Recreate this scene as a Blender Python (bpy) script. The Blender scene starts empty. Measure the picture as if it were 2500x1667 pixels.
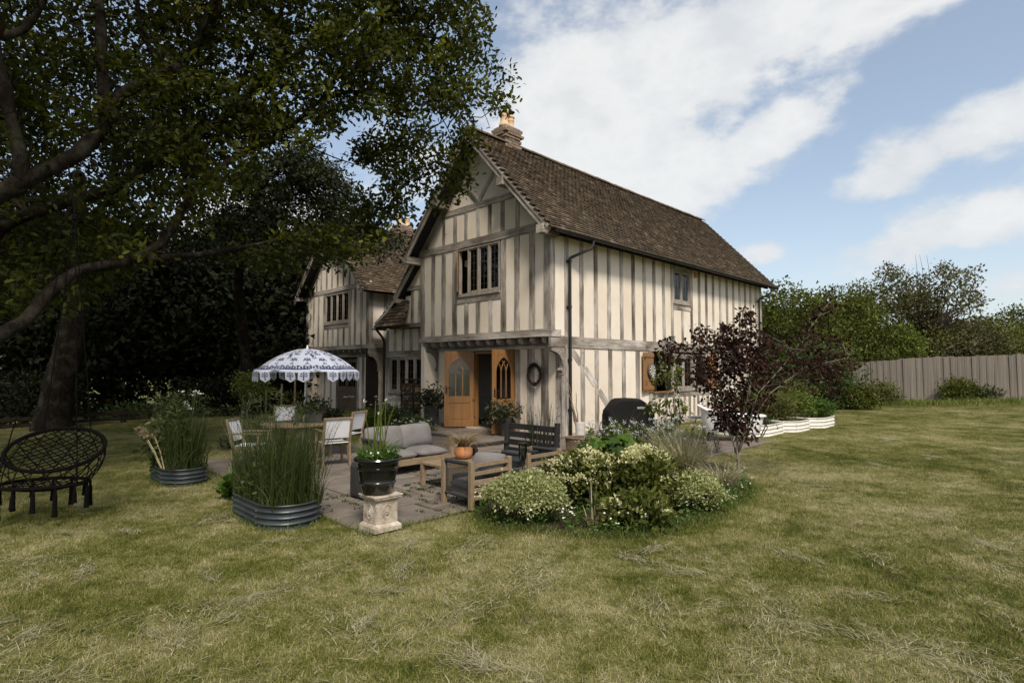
import bpy, math, random
import numpy as np
from mathutils import Vector, Matrix
random.seed(7); rng = np.random.default_rng(7)
S = bpy.context.scene; COL = S.collection; PI = math.pi; R = math.radians
# ------------------------------------------------------------------ camera
F, PITCH, EYE = 1368.0, R(2.7), 1.6            # focal length in px of a 2500 px wide picture
cam = bpy.data.cameras.new('camera'); co = bpy.data.objects.new('camera', cam); COL.objects.link(co)
cam.sensor_width = 36; cam.lens = F / 2500 * 36; cam.clip_start = .05; cam.clip_end = 2000
co.location = (0, 0, EYE); co.rotation_euler = (PI / 2 + PITCH, 0, 0); S.camera = co
# ------------------------------------------------------------------ sky, sun, exposure
SUN_AZ, SUN_EL = R(166), R(50)                  # azimuth clockwise from +Y
def mk(nt, t, **kw):
    n = nt.nodes.new(t)
    for k, v in kw.items():
        if k == 'ins':
            for i, x in v.items(): n.inputs[i].default_value = x
        else: setattr(n, k, v)
    return n
W = bpy.data.worlds.new('World'); S.world = W; W.use_nodes = True
def build_world():
    nt = W.node_tree; nt.nodes.clear(); L = nt.links.new
    out = mk(nt, 'ShaderNodeOutputWorld'); bg = mk(nt, 'ShaderNodeBackground'); bg.inputs[1].default_value = 1.0
    L(bg.outputs[0], out.inputs[0])
    sky = mk(nt, 'ShaderNodeTexSky', sky_type='NISHITA', sun_disc=False, sun_elevation=SUN_EL, sun_rotation=SUN_AZ,
             air_density=1.0, dust_density=1.6, ozone_density=1.0)
    skym = mk(nt, 'ShaderNodeMix', data_type='RGBA', blend_type='MULTIPLY'); skym.inputs[0].default_value = 1
    L(sky.outputs[0], skym.inputs[6]); skym.inputs[7].default_value = (.122, .117, .110, 1)
    tc = mk(nt, 'ShaderNodeTexCoord'); sep = mk(nt, 'ShaderNodeSeparateXYZ'); L(tc.outputs['Generated'], sep.inputs[0])
    def M(op, a, b=None, c=None, clamp=False):
        n = mk(nt, 'ShaderNodeMath', operation=op, use_clamp=clamp)
        for i, x in enumerate((a, b, c)):
            if x is None: continue
            if isinstance(x, (int, float)): n.inputs[i].default_value = x
            else: L(x, n.inputs[i])
        return n.outputs[0]
    X, Y, Z = sep.outputs
    az = M('ARCTAN2', X, Y); el = M('ARCSINE', Z)
    def noise(scale, detail, sc=(1, 1, 1.7), dist=0.0, off=(0, 0, 0)):
        mp = mk(nt, 'ShaderNodeMapping'); mp.inputs['Scale'].default_value = sc; mp.inputs['Location'].default_value = off
        L(tc.outputs['Generated'], mp.inputs[0])
        n = mk(nt, 'ShaderNodeTexNoise'); n.inputs['Scale'].default_value = scale; n.inputs['Detail'].default_value = detail
        n.inputs['Roughness'].default_value = .58; n.inputs['Distortion'].default_value = dist
        L(mp.outputs[0], n.inputs[0]); return n.outputs[0]
    n1 = noise(4.6, 10, off=(.3, 1.7, .2), dist=.15); n2 = noise(15, 8, off=(2, 0, 1))
    # clouds: soft lobes in azimuth and elevation (degrees), broken up by noise
    lobes = [(9, 24, 9, 8, 0, 1.5), (16, 27.5, 9.5, 5.5, 14, 1.35), (27, 31, 13, 4.2, 20, 1.3), (36, 29.5, 8, 2.6, 20, 1.1), (13, 18, 11, 5, 10, 1.35), (24.5, 20.8, 6, 2.4, 22, 1.2), (4, 19, 6, 6, 0, 1.2),
             (34, 16.5, 5, 2.0, 20, .95), (41, 19, 6, 2.4, 14, .85), (37, 10.5, 8.5, 2.4, 8, 1.0), (24.2, 10.8, 3.0, 1.5, 0, 1.1), (18, 14.2, 4, .9, 14, .65), (33, 8.5, 6, 1.4, 3, .7),
             (30, 5.5, 12, 1.6, 2, .75), (-10, 19, 9, 4, 8, .9), (-24, 14, 10, 4, 0, .9), (-30, 30, 9, 4, 0, .7), (-20, 8, 14, 3, 0, .8), (43, 6.5, 8, 1.6, 4, .7)]
    field = None
    for a0, e0, ra, re, rot, amp in lobes:
        da = M('MULTIPLY', M('SUBTRACT', az, R(a0)), math.cos(R(e0))); de = M('SUBTRACT', el, R(e0))
        c, s = math.cos(R(rot)), math.sin(R(rot))
        u = M('DIVIDE', M('ADD', M('MULTIPLY', da, c), M('MULTIPLY', de, s)), R(ra))
        v = M('DIVIDE', M('SUBTRACT', M('MULTIPLY', de, c), M('MULTIPLY', da, s)), R(re))
        r2 = M('ADD', M('MULTIPLY', u, u), M('MULTIPLY', v, v))
        g = M('MULTIPLY', M('EXPONENT', M('MULTIPLY', r2, -.75)), amp)
        field = g if field is None else M('MAXIMUM', field, g)
    # away from the lobes (behind, overhead) the same kind of broken cloud goes on
    away = M('MAXIMUM', M('MULTIPLY', M('SUBTRACT', M('ABSOLUTE', az), .84), 4, clamp=True), M('MULTIPLY', M('SUBTRACT', el, .62), 5, clamp=True))
    field = M('MAXIMUM', field, M('MULTIPLY', away, .60))
    nz = M('ADD', M('MULTIPLY', M('SUBTRACT', n1, .5), 2.0), M('MULTIPLY', M('SUBTRACT', n2, .5), .9))
    f = M('ADD', field, nz)
    mr = mk(nt, 'ShaderNodeMapRange', interpolation_type='SMOOTHSTEP'); mr.inputs[1].default_value = .33; mr.inputs[2].default_value = .83
    L(f, mr.inputs[0])
    mask = M('MULTIPLY', mr.outputs[0], .97)
    ccol = mk(nt, 'ShaderNodeValToRGB'); L(M('ADD', M('MULTIPLY', M('SUBTRACT', f, .45), .50), M('MULTIPLY', M('SUBTRACT', noise(7, 6, off=(5, 2, 3)), .5), 1.1)), ccol.inputs[0])
    ccol.color_ramp.elements[0].color = (.47, .48, .495, 1); ccol.color_ramp.elements[1].color = (.40, .405, .415, 1)
    ccol.color_ramp.elements[0].position = .0; ccol.color_ramp.elements[1].position = 1
    e = ccol.color_ramp.elements.new(.38); e.color = (.60, .595, .58, 1)
    mx = mk(nt, 'ShaderNodeMix', data_type='RGBA'); L(mask, mx.inputs[0]); L(skym.outputs[2], mx.inputs[6]); L(ccol.outputs[0], mx.inputs[7])
    # pale veil near the horizon
    hz = mk(nt, 'ShaderNodeMix', data_type='RGBA'); L(M('ADD', M('MULTIPLY', M('EXPONENT', M('MULTIPLY', M('ABSOLUTE', el), -6.5)), .5), .20), hz.inputs[0])
    L(mx.outputs[2], hz.inputs[6]); hz.inputs[7].default_value = (.50, .55, .60, 1)
    L(hz.outputs[2], bg.inputs[0])
build_world()
sl = bpy.data.lights.new('sun', 'SUN'); sl.energy = 2.9; sl.angle = R(12); sl.color = (1, .915, .80)
so = bpy.data.objects.new('sun', sl); COL.objects.link(so)
sd = Vector((math.sin(SUN_AZ) * math.cos(SUN_EL), math.cos(SUN_AZ) * math.cos(SUN_EL), math.sin(SUN_EL)))
so.rotation_euler = sd.to_track_quat('Z', 'Y').to_euler(); so.location = (20, 0, 30)
S.view_settings.view_transform = 'Standard'; S.view_settings.look = 'None'; S.view_settings.gamma = 1
S.view_settings.exposure = .60
# ------------------------------------------------------------------ picture to place
def ray(px, py):
    x, z = (px - 1250) / F, (833.5 - py) / F; c, s = math.cos(PITCH), math.sin(PITCH)
    return np.array([x, c - s * z, s + c * z])
def ground_at(px, py, z=0.0):
    d = ray(px, py); t = (z - EYE) / d[2]; return Vector((d[0] * t, d[1] * t, z))
def at_depth(px, py, Y):
    d = ray(px, py); t = Y / d[1]; return Vector((d[0] * t, Y, EYE + d[2] * t))
def project(P):
    P = np.atleast_2d(P); v = P - np.array([0, 0, EYE]); c, s = math.cos(PITCH), math.sin(PITCH)
    f = c * v[:, 1] + s * v[:, 2]; u = -s * v[:, 1] + c * v[:, 2]; f = np.where(np.abs(f) < 1e-3, 1e-3, f)
    return 1250 + F * v[:, 0] / f, 833.5 - F * u / f, f
C0 = ground_at(1379, 1072); HS = math.sqrt(.5)     # nearest ground corner of the house; house turned 45 degrees
def hw(x, y, z=0.0): return Vector((C0.x + (x - y) * HS, C0.y + (x + y) * HS, z))
def hl(p): dx, dy = p[0] - C0.x, p[1] - C0.y; return ((dx + dy) * HS, (dy - dx) * HS)
def on_x(px, py, c):                               # point on the house plane x = c, in house coordinates
    d = ray(px, py); ex = (d[0] + d[1]) * HS; t = (c + (C0.x + C0.y) * HS) / ex
    l = hl((d[0] * t, d[1] * t)); return l[1], EYE + d[2] * t
def on_y(px, py, c):
    d = ray(px, py); ey = (d[1] - d[0]) * HS; t = (c + (C0.y - C0.x) * HS) / ey
    l = hl((d[0] * t, d[1] * t)); return l[0], EYE + d[2] * t
def sstep(a, b, x): t = np.clip((x - a) / (b - a), 0, 1); return t * t * (3 - 2 * t)
def ground_z(x, y):
    dx, dy = x - C0.x, y - C0.y; ly = (dy - dx) * HS
    return .34 * sstep(13, 20.5, x) * sstep(12, 20, y) - .45 * sstep(10.5, 17, ly) * sstep(15, 20, y)
# ------------------------------------------------------------------ objects
def link(o, parent=None):
    COL.objects.link(o)
    if parent is not None: o.parent = parent
    return o
def tag(o, label=None, cat=None, group=None, kind=None):
    for k, v in (('label', label), ('category', cat), ('group', group), ('kind', kind)):
        if v: o[k] = v
    return o
def thing(name, label, cat, loc=(0, 0, 0), rz=0.0, group=None):
    o = bpy.data.objects.new(name, None); COL.objects.link(o); o.empty_display_size = .2
    o.location = loc; o.rotation_euler = (0, 0, rz); return tag(o, label, cat, group)
def copy_tree(o, parent=None):
    c = o.copy(); COL.objects.link(c); c.parent = parent
    for ch in list(o.children): copy_tree(ch, c)
    return c
class MB:
    def __init__(s): s.v = []; s.f = []; s.t = []
    def add(s, vs, fs, t=.5):
        b = len(s.v); s.v += [tuple(x) for x in vs]; s.f += [tuple(i + b for i in f) for f in fs]; s.t += [t] * len(fs); return s
    def box(s, x0, x1, y0, y1, z0, z1, t=.5):
        return s.add([(x0, y0, z0), (x1, y0, z0), (x1, y1, z0), (x0, y1, z0), (x0, y0, z1), (x1, y0, z1), (x1, y1, z1), (x0, y1, z1)],
                     [(3, 2, 1, 0), (4, 5, 6, 7), (0, 1, 5, 4), (1, 2, 6, 5), (2, 3, 7, 6), (3, 0, 4, 7)], t)
    def bar(s, a, b, w, h, up=(0, 0, 1), w2=None, h2=None, t=.5):
        a, b = Vector(a), Vector(b); d = (b - a).normalized(); up = Vector(up); x = d.cross(up)
        if x.length < 1e-4: x = d.cross(Vector((0, 1, 0)))
        x.normalize(); z = x.cross(d); w2 = w2 or w; h2 = h2 or h; vs = []
        for p, ww, hh in ((a, w, h), (b, w2, h2)):
            for sx, sz in ((-1, -1), (1, -1), (1, 1), (-1, 1)): vs.append(p + x * sx * ww / 2 + z * sz * hh / 2)
        return s.add(vs, [(3, 2, 1, 0), (4, 5, 6, 7), (0, 1, 5, 4), (1, 2, 6, 5), (2, 3, 7, 6), (3, 0, 4, 7)], t)
    def tube(s, pts, r, n=8, cap=True, t=.5):
        pts = [Vector(p) for p in pts]; m = len(pts); rs = r if hasattr(r, '__len__') else [r] * m
        prev = None; vs = []
        for i, p in enumerate(pts):
            d = (pts[min(i + 1, m - 1)] - pts[max(i - 1, 0)])
            d = d.normalized() if d.length > 1e-9 else Vector((0, 0, 1))
            if prev is None:
                x = d.cross(Vector((0, 0, 1)));
                if x.length < .05: x = d.cross(Vector((0, 1, 0)))
            else: x = prev - d * prev.dot(d)
            x.normalize(); prev = x; y = d.cross(x)
            for k in range(n):
                a = 2 * PI * k / n; vs.append(p + (x * math.cos(a) + y * math.sin(a)) * rs[i])
        fs = [(i * n + k, i * n + (k + 1) % n, (i + 1) * n + (k + 1) % n, (i + 1) * n + k) for i in range(m - 1) for k in range(n)]
        if cap: fs += [tuple(range(n))[::-1], tuple((m - 1) * n + k for k in range(n))]
        return s.add(vs, fs, t)
    def lathe(s, prof, n=24, c=(0, 0, 0), sx=1, sy=1, t=.5):
        vs = [(c[0] + r * math.cos(2 * PI * k / n) * sx, c[1] + r * math.sin(2 * PI * k / n) * sy, c[2] + z) for r, z in prof for k in range(n)]
        m = len(prof)
        fs = [(i * n + k, i * n + (k + 1) % n, (i + 1) * n + (k + 1) % n, (i + 1) * n + k) for i in range(m - 1) for k in range(n)]
        fs += [tuple(range(n))[::-1], tuple((m - 1) * n + k for k in range(n))]
        return s.add(vs, fs, t)
    def prism(s, poly, n, d0, d1, t=.5):
        """poly: 3-D points in order, pushed along n from d0 to d1"""
        n = Vector(n); k = len(poly); poly = [Vector(p) for p in poly]
        vs = [p + n * d0 for p in poly] + [p + n * d1 for p in poly]
        return s.add(vs, [tuple(range(k))[::-1], tuple(range(k, 2 * k))] + [(i, (i + 1) % k, k + (i + 1) % k, k + i) for i in range(k)], t)
    def mesh(s, name):
        me = bpy.data.meshes.new(name); me.from_pydata(s.v, [], s.f); me.update()
        a = me.attributes.new('tint', 'FLOAT', 'FACE'); a.data.foreach_set('value', np.array(s.t, dtype=np.float32)); return me
    def build(s, name, mat, parent=None, smooth=False, bevel=0, seg=2, fix=True):
        me = s.mesh(name)
        if fix:
            import bmesh
            bm = bmesh.new(); bm.from_mesh(me); bmesh.ops.recalc_face_normals(bm, faces=bm.faces); bm.to_mesh(me); bm.free()
        me.materials.append(MAT[mat]); o = bpy.data.objects.new(name, me); link(o, parent)
        if smooth:
            me.polygons.foreach_set('use_smooth', [True] * len(me.polygons)); me.set_sharp_from_angle(angle=R(40))
        if bevel:
            b = o.modifiers.new('b', 'BEVEL'); b.width = bevel; b.segments = seg; b.limit_method = 'ANGLE'
        return o
def mesh_np(name, V, Fc, mat, parent=None, tint=None, smooth=False):
    me = bpy.data.meshes.new(name); V = np.asarray(V, np.float32); Fc = np.asarray(Fc, np.int32); k = Fc.shape[1]; nf = len(Fc)
    me.vertices.add(len(V)); me.vertices.foreach_set('co', V.ravel())
    me.loops.add(nf * k); me.loops.foreach_set('vertex_index', Fc.ravel())
    me.polygons.add(nf); me.polygons.foreach_set('loop_start', np.arange(nf, dtype=np.int32) * k)
    me.update(calc_edges=True)
    a = me.attributes.new('tint', 'FLOAT', 'FACE')
    a.data.foreach_set('value', np.asarray(tint if tint is not None else np.full(nf, .5), np.float32))
    if smooth: me.polygons.foreach_set('use_smooth', np.ones(nf, bool))
    me.materials.append(MAT[mat]); o = bpy.data.objects.new(name, me)
    if name in ('flowers', 'sprigs', 'seed_heads', 'flower_heads'): o['kind'] = 'stuff'     # too small to pick apart
    return link(o, parent)
def join_np(parts):
    Vs, Fs, Ts, b = [], [], [], 0
    for V, Fc, T in parts: Vs.append(V); Fs.append(Fc + b); Ts.append(T); b += len(V)
    return np.vstack(Vs), np.vstack(Fs), np.concatenate(Ts)
# leaf templates: length along y, face up z
def fan(outline, c):
    v = [c] + outline; n = len(outline); return np.array(v, float), np.array([(0, 1 + i, 1 + (i + 1) % n) for i in range(n)])
def mirror(pts): return pts + [(-x, y, z) for x, y, z in reversed(pts) if abs(x) > 1e-6]
OAKL = fan(mirror([(0, 0, 0), (.13, .2, .03), (.24, .34, .06), (.14, .45, .03), (.29, .64, .05), (.16, .76, .01), (.17, .92, -.03), (0, 1, -.06)]), (0, .5, -.02))
LEAF = (np.array([(0, 0, 0), (.24, .38, .07), (.19, .72, .03), (0, 1, -.1), (-.19, .72, .03), (-.24, .38, .07), (0, .5, 0)], float),
        np.array([(0, 1, 6), (1, 2, 6), (2, 3, 6), (3, 4, 6), (4, 5, 6), (5, 0, 6)]))
LEAF2 = (np.array([(0, 0, 0), (.26, .5, .06), (0, 1, -.05), (-.26, .5, .06)], float), np.array([(0, 1, 2), (0, 2, 3)]))
BIGL = fan(mirror([(0, .06, 0), (.18, -.06, .02), (.44, .06, .06), (.38, .25, .05), (.55, .45, .02), (.34, .56, .05), (.36, .8, -.02), (.14, .82, 0), (0, 1.06, -.12)]), (0, .4, -.03))
NEEDL = (np.array([(0, 0, 0), (.07, .5, .02), (0, 1, -.05), (-.07, .5, .02)], float), np.array([(0, 1, 2), (0, 2, 3)]))
PETAL5 = fan([(math.cos(a) * (1 if i % 2 else .55) * .5, math.sin(a) * (1 if i % 2 else .55) * .5, .08 if i % 2 else .02) for i, a in enumerate(np.linspace(0, 2 * PI, 10, endpoint=False))], (0, 0, -.02))
def unit(a): return a / np.maximum(np.linalg.norm(a, axis=1, keepdims=True), 1e-9)
def scatter(tpl, pos, dirs, size, normal=None, tint=None, flat=0.0):
    """copies of a leaf template at pos, pointing along dirs; flat pulls the faces level"""
    tv, tf = tpl; N = len(pos); y = unit(dirs); r = rng.normal(size=(N, 3)) if normal is None else normal
    r = r + np.array([0, 0, flat * 2.0]); z = unit(r - y * np.sum(r * y, 1, keepdims=True)); x = np.cross(y, z)
    B = np.stack([x, y, z], 1); sz = np.broadcast_to(np.asarray(size, float), (N,))
    V = np.einsum('kc,ncd->nkd', tv, B) * sz[:, None, None] + pos[:, None, :]
    Fc = tf[None] + (np.arange(N) * len(tv))[:, None, None]
    T = np.repeat(rng.random(N) if tint is None else tint, len(tf))
    return V.reshape(-1, 3), Fc.reshape(-1, 3), T
def blades(base, h, ang, bend, w, seg=4, droop=0.0, tint=None):
    """curved ribbons growing from base: height h, leaning along ang by bend*h, drooping at the tip"""
    N = len(base); t = np.linspace(0, 1, seg + 1); h = np.broadcast_to(h, (N,)); bend = np.broadcast_to(bend, (N,)); w = np.broadcast_to(w, (N,)); droop = np.broadcast_to(droop, (N,))
    dx, dy = np.cos(ang), np.sin(ang); roll = rng.random(N) * PI
    out = np.zeros((N, seg + 1, 2, 3)); off = (bend * h)[:, None] * (t ** 1.7)[None]
    for k in range(2):
        sg = (k - .5) * w[:, None] * (1 - .86 * t ** 2)[None]
        out[:, :, k, 0] = base[:, 0, None] + dx[:, None] * off + np.cos(roll)[:, None] * sg
        out[:, :, k, 1] = base[:, 1, None] + dy[:, None] * off + np.sin(roll)[:, None] * sg
        out[:, :, k, 2] = base[:, 2, None] + h[:, None] * (t[None] - droop[:, None] * t[None] ** 2.5)
    V = out.reshape(-1, 3); q = []
    for i in range(seg):
        a = i * 2; q += [(a, a + 1, a + 3), (a, a + 3, a + 2)]
    q = np.array(q); Fc = (q[None] + (np.arange(N) * (seg + 1) * 2)[:, None, None]).reshape(-1, 3)
    T = np.repeat(rng.random(N) if tint is None else tint, len(q)); return V, Fc, T
def inpoly(x, y, poly):
    x = np.asarray(x); y = np.asarray(y); r = np.zeros(x.shape, bool); n = len(poly)
    for i in range(n):
        x0, y0 = poly[i]; x1, y1 = poly[(i + 1) % n]
        if y0 == y1: continue
        r ^= ((y0 > y) != (y1 > y)) & (x < (x1 - x0) * (y - y0) / (y1 - y0) + x0)
    return r
# ------------------------------------------------------------------ materials
MAT = {}
class NT:
    def __init__(s, name):
        m = bpy.data.materials.new(name); m.use_nodes = True; s.m = m; s.nt = m.node_tree; s.nt.nodes.clear(); MAT[name] = m
        s.out = mk(s.nt, 'ShaderNodeOutputMaterial'); s.L = s.nt.links.new
    def n(s, t, **k): return mk(s.nt, t, **k)
    def noise(s, vec, scale, detail=4, rough=.55, dist=0, mapping=None):
        if mapping is not None:
            mp = s.n('ShaderNodeMapping'); mp.inputs['Scale'].default_value = mapping; s.L(vec, mp.inputs[0]); vec = mp.outputs[0]
        n = s.n('ShaderNodeTexNoise'); n.inputs['Scale'].default_value = scale; n.inputs['Detail'].default_value = detail
        n.inputs['Roughness'].default_value = rough; n.inputs['Distortion'].default_value = dist; s.L(vec, n.inputs[0]); return n.outputs[0]
    def ramp(s, fac, stops):
        r = s.n('ShaderNodeValToRGB'); s.L(fac, r.inputs[0]); el = r.color_ramp.elements
        while len(el) < len(stops): el.new(.5)
        for e, (p, c) in zip(el, sorted(stops, key=lambda q: q[0])): e.position = p; e.color = (*c, 1) if len(c) == 3 else c
        return r.outputs[0]
    def mix(s, f, a, b, mode='MIX'):
        m = s.n('ShaderNodeMix', data_type='RGBA', blend_type=mode)
        for i, x in ((0, f), (6, a), (7, b)):
            if isinstance(x, (int, float)): m.inputs[i].default_value = x
            elif isinstance(x, tuple): m.inputs[i].default_value = (*x, 1)
            else: s.L(x, m.inputs[i])
        return m.outputs[2]
    def math(s, op, a, b=None, clamp=False):
        m = s.n('ShaderNodeMath', operation=op, use_clamp=clamp)
        for i, x in enumerate((a, b)):
            if x is None: continue
            if isinstance(x, (int, float)): m.inputs[i].default_value = x
            else: s.L(x, m.inputs[i])
        return m.outputs[0]
    def attr(s, name): return s.n('ShaderNodeAttribute', attribute_name=name)
    def obj(s): return s.n('ShaderNodeTexCoord').outputs['Object']
    def pos(s): return s.n('ShaderNodeNewGeometry').outputs['Position']
    def rnd(s): return s.n('ShaderNodeObjectInfo').outputs['Random']
    def pbr(s, col, rough=.8, spec=.3, metal=0, bump=None, bs=.2, bd=.01, trans=0, tcol=None, coat=0):
        p = s.n('ShaderNodeBsdfPrincipled')
        for k, v in (('Base Color', col), ('Roughness', rough), ('Specular IOR Level', spec), ('Metallic', metal), ('Coat Weight', coat)):
            if isinstance(v, tuple): p.inputs[k].default_value = (*v, 1)
            elif isinstance(v, (int, float)): p.inputs[k].default_value = v
            else: s.L(v, p.inputs[k])
        if bump is not None:
            b = s.n('ShaderNodeBump'); b.inputs['Strength'].default_value = bs; b.inputs['Distance'].default_value = bd
            s.L(bump, b.inputs['Height']); s.L(b.outputs[0], p.inputs['Normal'])
        sh = p.outputs[0]
        if trans:
            t = s.n('ShaderNodeBsdfTranslucent'); c = tcol if tcol is not None else col
            if isinstance(c, tuple): t.inputs[0].default_value = (*c, 1)
            else: s.L(c, t.inputs[0])
            m = s.n('ShaderNodeMixShader'); m.inputs[0].default_value = trans; s.L(sh, m.inputs[1]); s.L(t.outputs[0], m.inputs[2]); sh = m.outputs[0]
        s.L(sh, s.out.inputs[0]); return s
def plain(name, col, rough=.6, spec=.3, metal=0, var=.12, scale=6, bump=.1, coat=0):
    n = NT(name); o = n.obj(); a = n.noise(o, scale, 5); dark = tuple(c * (1 - var * 1.6) for c in col); lite = tuple(min(1, c * (1 + var)) for c in col)
    n.pbr(n.ramp(a, [(.3, dark), (.7, lite)]), rough, spec, metal, n.noise(o, scale * 9, 3) if bump else None, bump, .004, coat=coat)
def leafmat(name, stops, trans=.28, rough=.5, spec=.35):
    n = NT(name); c = n.ramp(n.attr('tint').outputs['Fac'], stops)
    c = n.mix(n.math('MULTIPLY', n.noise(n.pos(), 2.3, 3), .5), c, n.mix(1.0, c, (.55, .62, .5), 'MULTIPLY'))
    n.pbr(c, rough, spec, trans=trans, tcol=n.mix(1.0, c, (1.5, 1.45, .6), 'MULTIPLY'))
def materials():
    # lime plaster: cream with faint clouding, ochre runs and a little dirt
    n = NT('plaster'); o = n.obj(); a = n.noise(o, 1.4, 6, .6); b = n.noise(o, 1, 5, .6, mapping=(5, 5, .55)); r = n.rnd()
    c = n.ramp(a, [(.25, (.66, .57, .455)), (.5, (.74, .66, .56)), (.75, (.79, .72, .63))])
    c = n.mix(n.math('MULTIPLY', n.ramp(b, [(.54, (0, 0, 0)), (.75, (1, 1, 1))]), .42), c, (.58, .455, .30))
    c = n.mix(n.math('MULTIPLY', r, .35), c, (.57, .475, .355))
    n.pbr(c, .92, .15, bump=n.noise(o, 34, 5), bs=.25, bd=.004)
    # weathered oak: silver-grey with brown and black streaks along the grain (gc = along, across, offset)
    n = NT('oak'); g = n.attr('gc').outputs['Vector']; s1 = n.noise(g, 1, 6, .62, mapping=(1.3, 34, 1)); s2 = n.noise(g, 1, 4, .6, mapping=(.9, 5, 1)); s3 = n.noise(g, 1, 3, .5, mapping=(4, 120, 1))
    c = n.ramp(s2, [(.30, (.05, .036, .026)), (.44, (.135, .11, .088)), (.56, (.27, .25, .228)), (.72, (.40, .39, .375))])
    c = n.mix(.62, c, n.ramp(s1, [(.3, (.07, .058, .048)), (.52, (.23, .21, .188)), (.75, (.36, .345, .325))]))
    c = n.mix(n.math('MULTIPLY', n.ramp(s3, [(.56, (0, 0, 0)), (.66, (1, 1, 1))]), .8), c, (.025, .02, .017))
    s4 = n.noise(g, 1, 3, .6, mapping=(.75, 1.2, 1)); c = n.mix(1.0, n.mix(1.0, c, (1.0, .985, .96), 'MULTIPLY'), n.ramp(s4, [(.33, (.72, .68, .63)), (.45, (1.4, 1.38, 1.35)), (.56, (1.85, 1.85, 1.85)), (.72, (2.3, 2.31, 2.33))]), 'MULTIPLY')
    n.pbr(c, .85, .2, bump=n.math('ADD', s1, s3), bs=.35, bd=.006)
    n = NT('oak_end'); o = n.obj(); n.pbr(n.ramp(n.noise(o, 30, 5), [(.3, (.10, .085, .07)), (.7, (.36, .33, .29))]), .9, .15)
    n = NT('frame_oak'); o = n.obj(); n.pbr(n.ramp(n.noise(o, 1, 5, .6, mapping=(20, 20, 3)), [(.3, (.17, .14, .11)), (.7, (.40, .36, .31))]), .85, .2)
    n = NT('honey'); o = n.obj(); s1 = n.noise(o, 1, 5, .6, mapping=(26, 26, 1.4)); s2 = n.noise(o, 1.8, 3)
    c = n.mix(.35, n.ramp(s1, [(.3, (.155, .072, .023)), (.6, (.26, .13, .045)), (.8, (.34, .185, .072))]), n.ramp(s2, [(.3, (.17, .08, .026)), (.7, (.31, .16, .06))]))
    n.pbr(c, .42, .4, bump=s1, bs=.08, bd=.002)
    n = NT('teak'); o = n.obj(); s1 = n.noise(o, 1, 5, .6, dist=.4, mapping=(9, 9, 9)); s2 = n.noise(o, 40, 4)
    n.pbr(n.mix(.4, n.ramp(s1, [(.3, (.165, .115, .068)), (.7, (.285, .212, .132))]), n.ramp(s2, [(.3, (.14, .10, .06)), (.7, (.30, .228, .148))])), .6, .3, bump=s2, bs=.1, bd=.002)
    # clay tiles: brown, each its own tone, lichen flecks
    n = NT('tile'); t = n.attr('tint').outputs['Fac']; p = n.pos(); a = n.noise(p, 5, 6, .65); b = n.noise(p, 38, 3); d = n.noise(p, .55, 4)
    c = n.ramp(t, [(0, (.024, .017, .012)), (.35, (.066, .046, .030)), (.7, (.112, .079, .051)), (1, (.22, .172, .122))])
    c = n.mix(n.math('MULTIPLY', n.ramp(a, [(.5, (0, 0, 0)), (.7, (1, 1, 1))]), .3), c, (.13, .112, .08))
    c = n.mix(n.math('MULTIPLY', n.ramp(d, [(.4, (0, 0, 0)), (.7, (1, 1, 1))]), .35), c, (.07, .062, .04))
    c = n.mix(n.ramp(b, [(.66, (0, 0, 0)), (.74, (.8, .8, .8))]), c, (.30, .28, .23))
    n.pbr(c, .9, .2, bump=n.noise(p, 60, 3), bs=.3, bd=.004)
    n = NT('brick'); t = n.rnd(); p = n.obj(); a = n.noise(p, 22, 5)
    c = n.mix(.5, n.ramp(t, [(0, (.12, .075, .055)), (.5, (.22, .145, .10)), (1, (.30, .225, .17))]), n.ramp(a, [(.3, (.09, .065, .05)), (.7, (.30, .24, .19))]))
    n.pbr(c, .9, .2, bump=a, bs=.3, bd=.004)
    # grass: straw and green by place, every blade its own tone
    for nm, k in (('grass', .75), ('lawn', .43)):
        n = NT(nm); p = n.pos(); t = n.attr('tint').outputs['Fac']; big = n.noise(p, .36, 4, .6, .5); mid = n.noise(p, 1.5, 6, .68, .4); mot = n.noise(p, 7, 5, .65)
        f = n.math('ADD', n.math('ADD', n.math('MULTIPLY', big, .62), n.math('MULTIPLY', mid, .80)), n.math('MULTIPLY', mot, .55)); f = n.math('SUBTRACT', f, .45)
        f = n.math('ADD', f, n.math('MULTIPLY', n.math('SUBTRACT', t, .5), .26)) if nm == 'grass' else n.math('ADD', f, n.math('MULTIPLY', n.math('SUBTRACT', n.noise(p, 55, 4, .7), .5), .4))
        q = lambda *c: tuple(k * x for x in c)
        c = n.ramp(f, [(.22, q(.06, .08, .011)), (.36, q(.125, .148, .022)), (.47, q(.22, .228, .052)), (.59, q(.38, .355, .14)), (.75, q(.60, .54, .31))])
        th = n.ramp(n.noise(p, 2.2, 6, .72, .6), [(.60, (0, 0, 0)), (.68, (1, 1, 1))]); c = n.mix(n.math('MULTIPLY', th, .65), c, q(.15, .12, .075))
        if nm == 'grass': n.pbr(c, .6, .25, trans=.25, tcol=c)
        else: n.pbr(c, .95, .1, bump=n.noise(p, 60, 4, .7), bs=.8, bd=.03)
    n = NT('slab'); o = n.obj(); r = n.rnd(); a = n.noise(o, 2.2, 6, .62); b = n.noise(o, 16, 5, .65)
    c = n.mix(r, n.ramp(a, [(.3, (.085, .066, .052)), (.7, (.175, .142, .117))]), n.ramp(a, [(.3, (.12, .101, .087)), (.7, (.205, .178, .155))]))
    c = n.mix(n.math('MULTIPLY', n.ramp(b, [(.55, (0, 0, 0)), (.72, (1, 1, 1))]), .4), c, (.115, .10, .08))
    n.pbr(c, .85, .25, bump=b, bs=.35, bd=.006)
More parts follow.
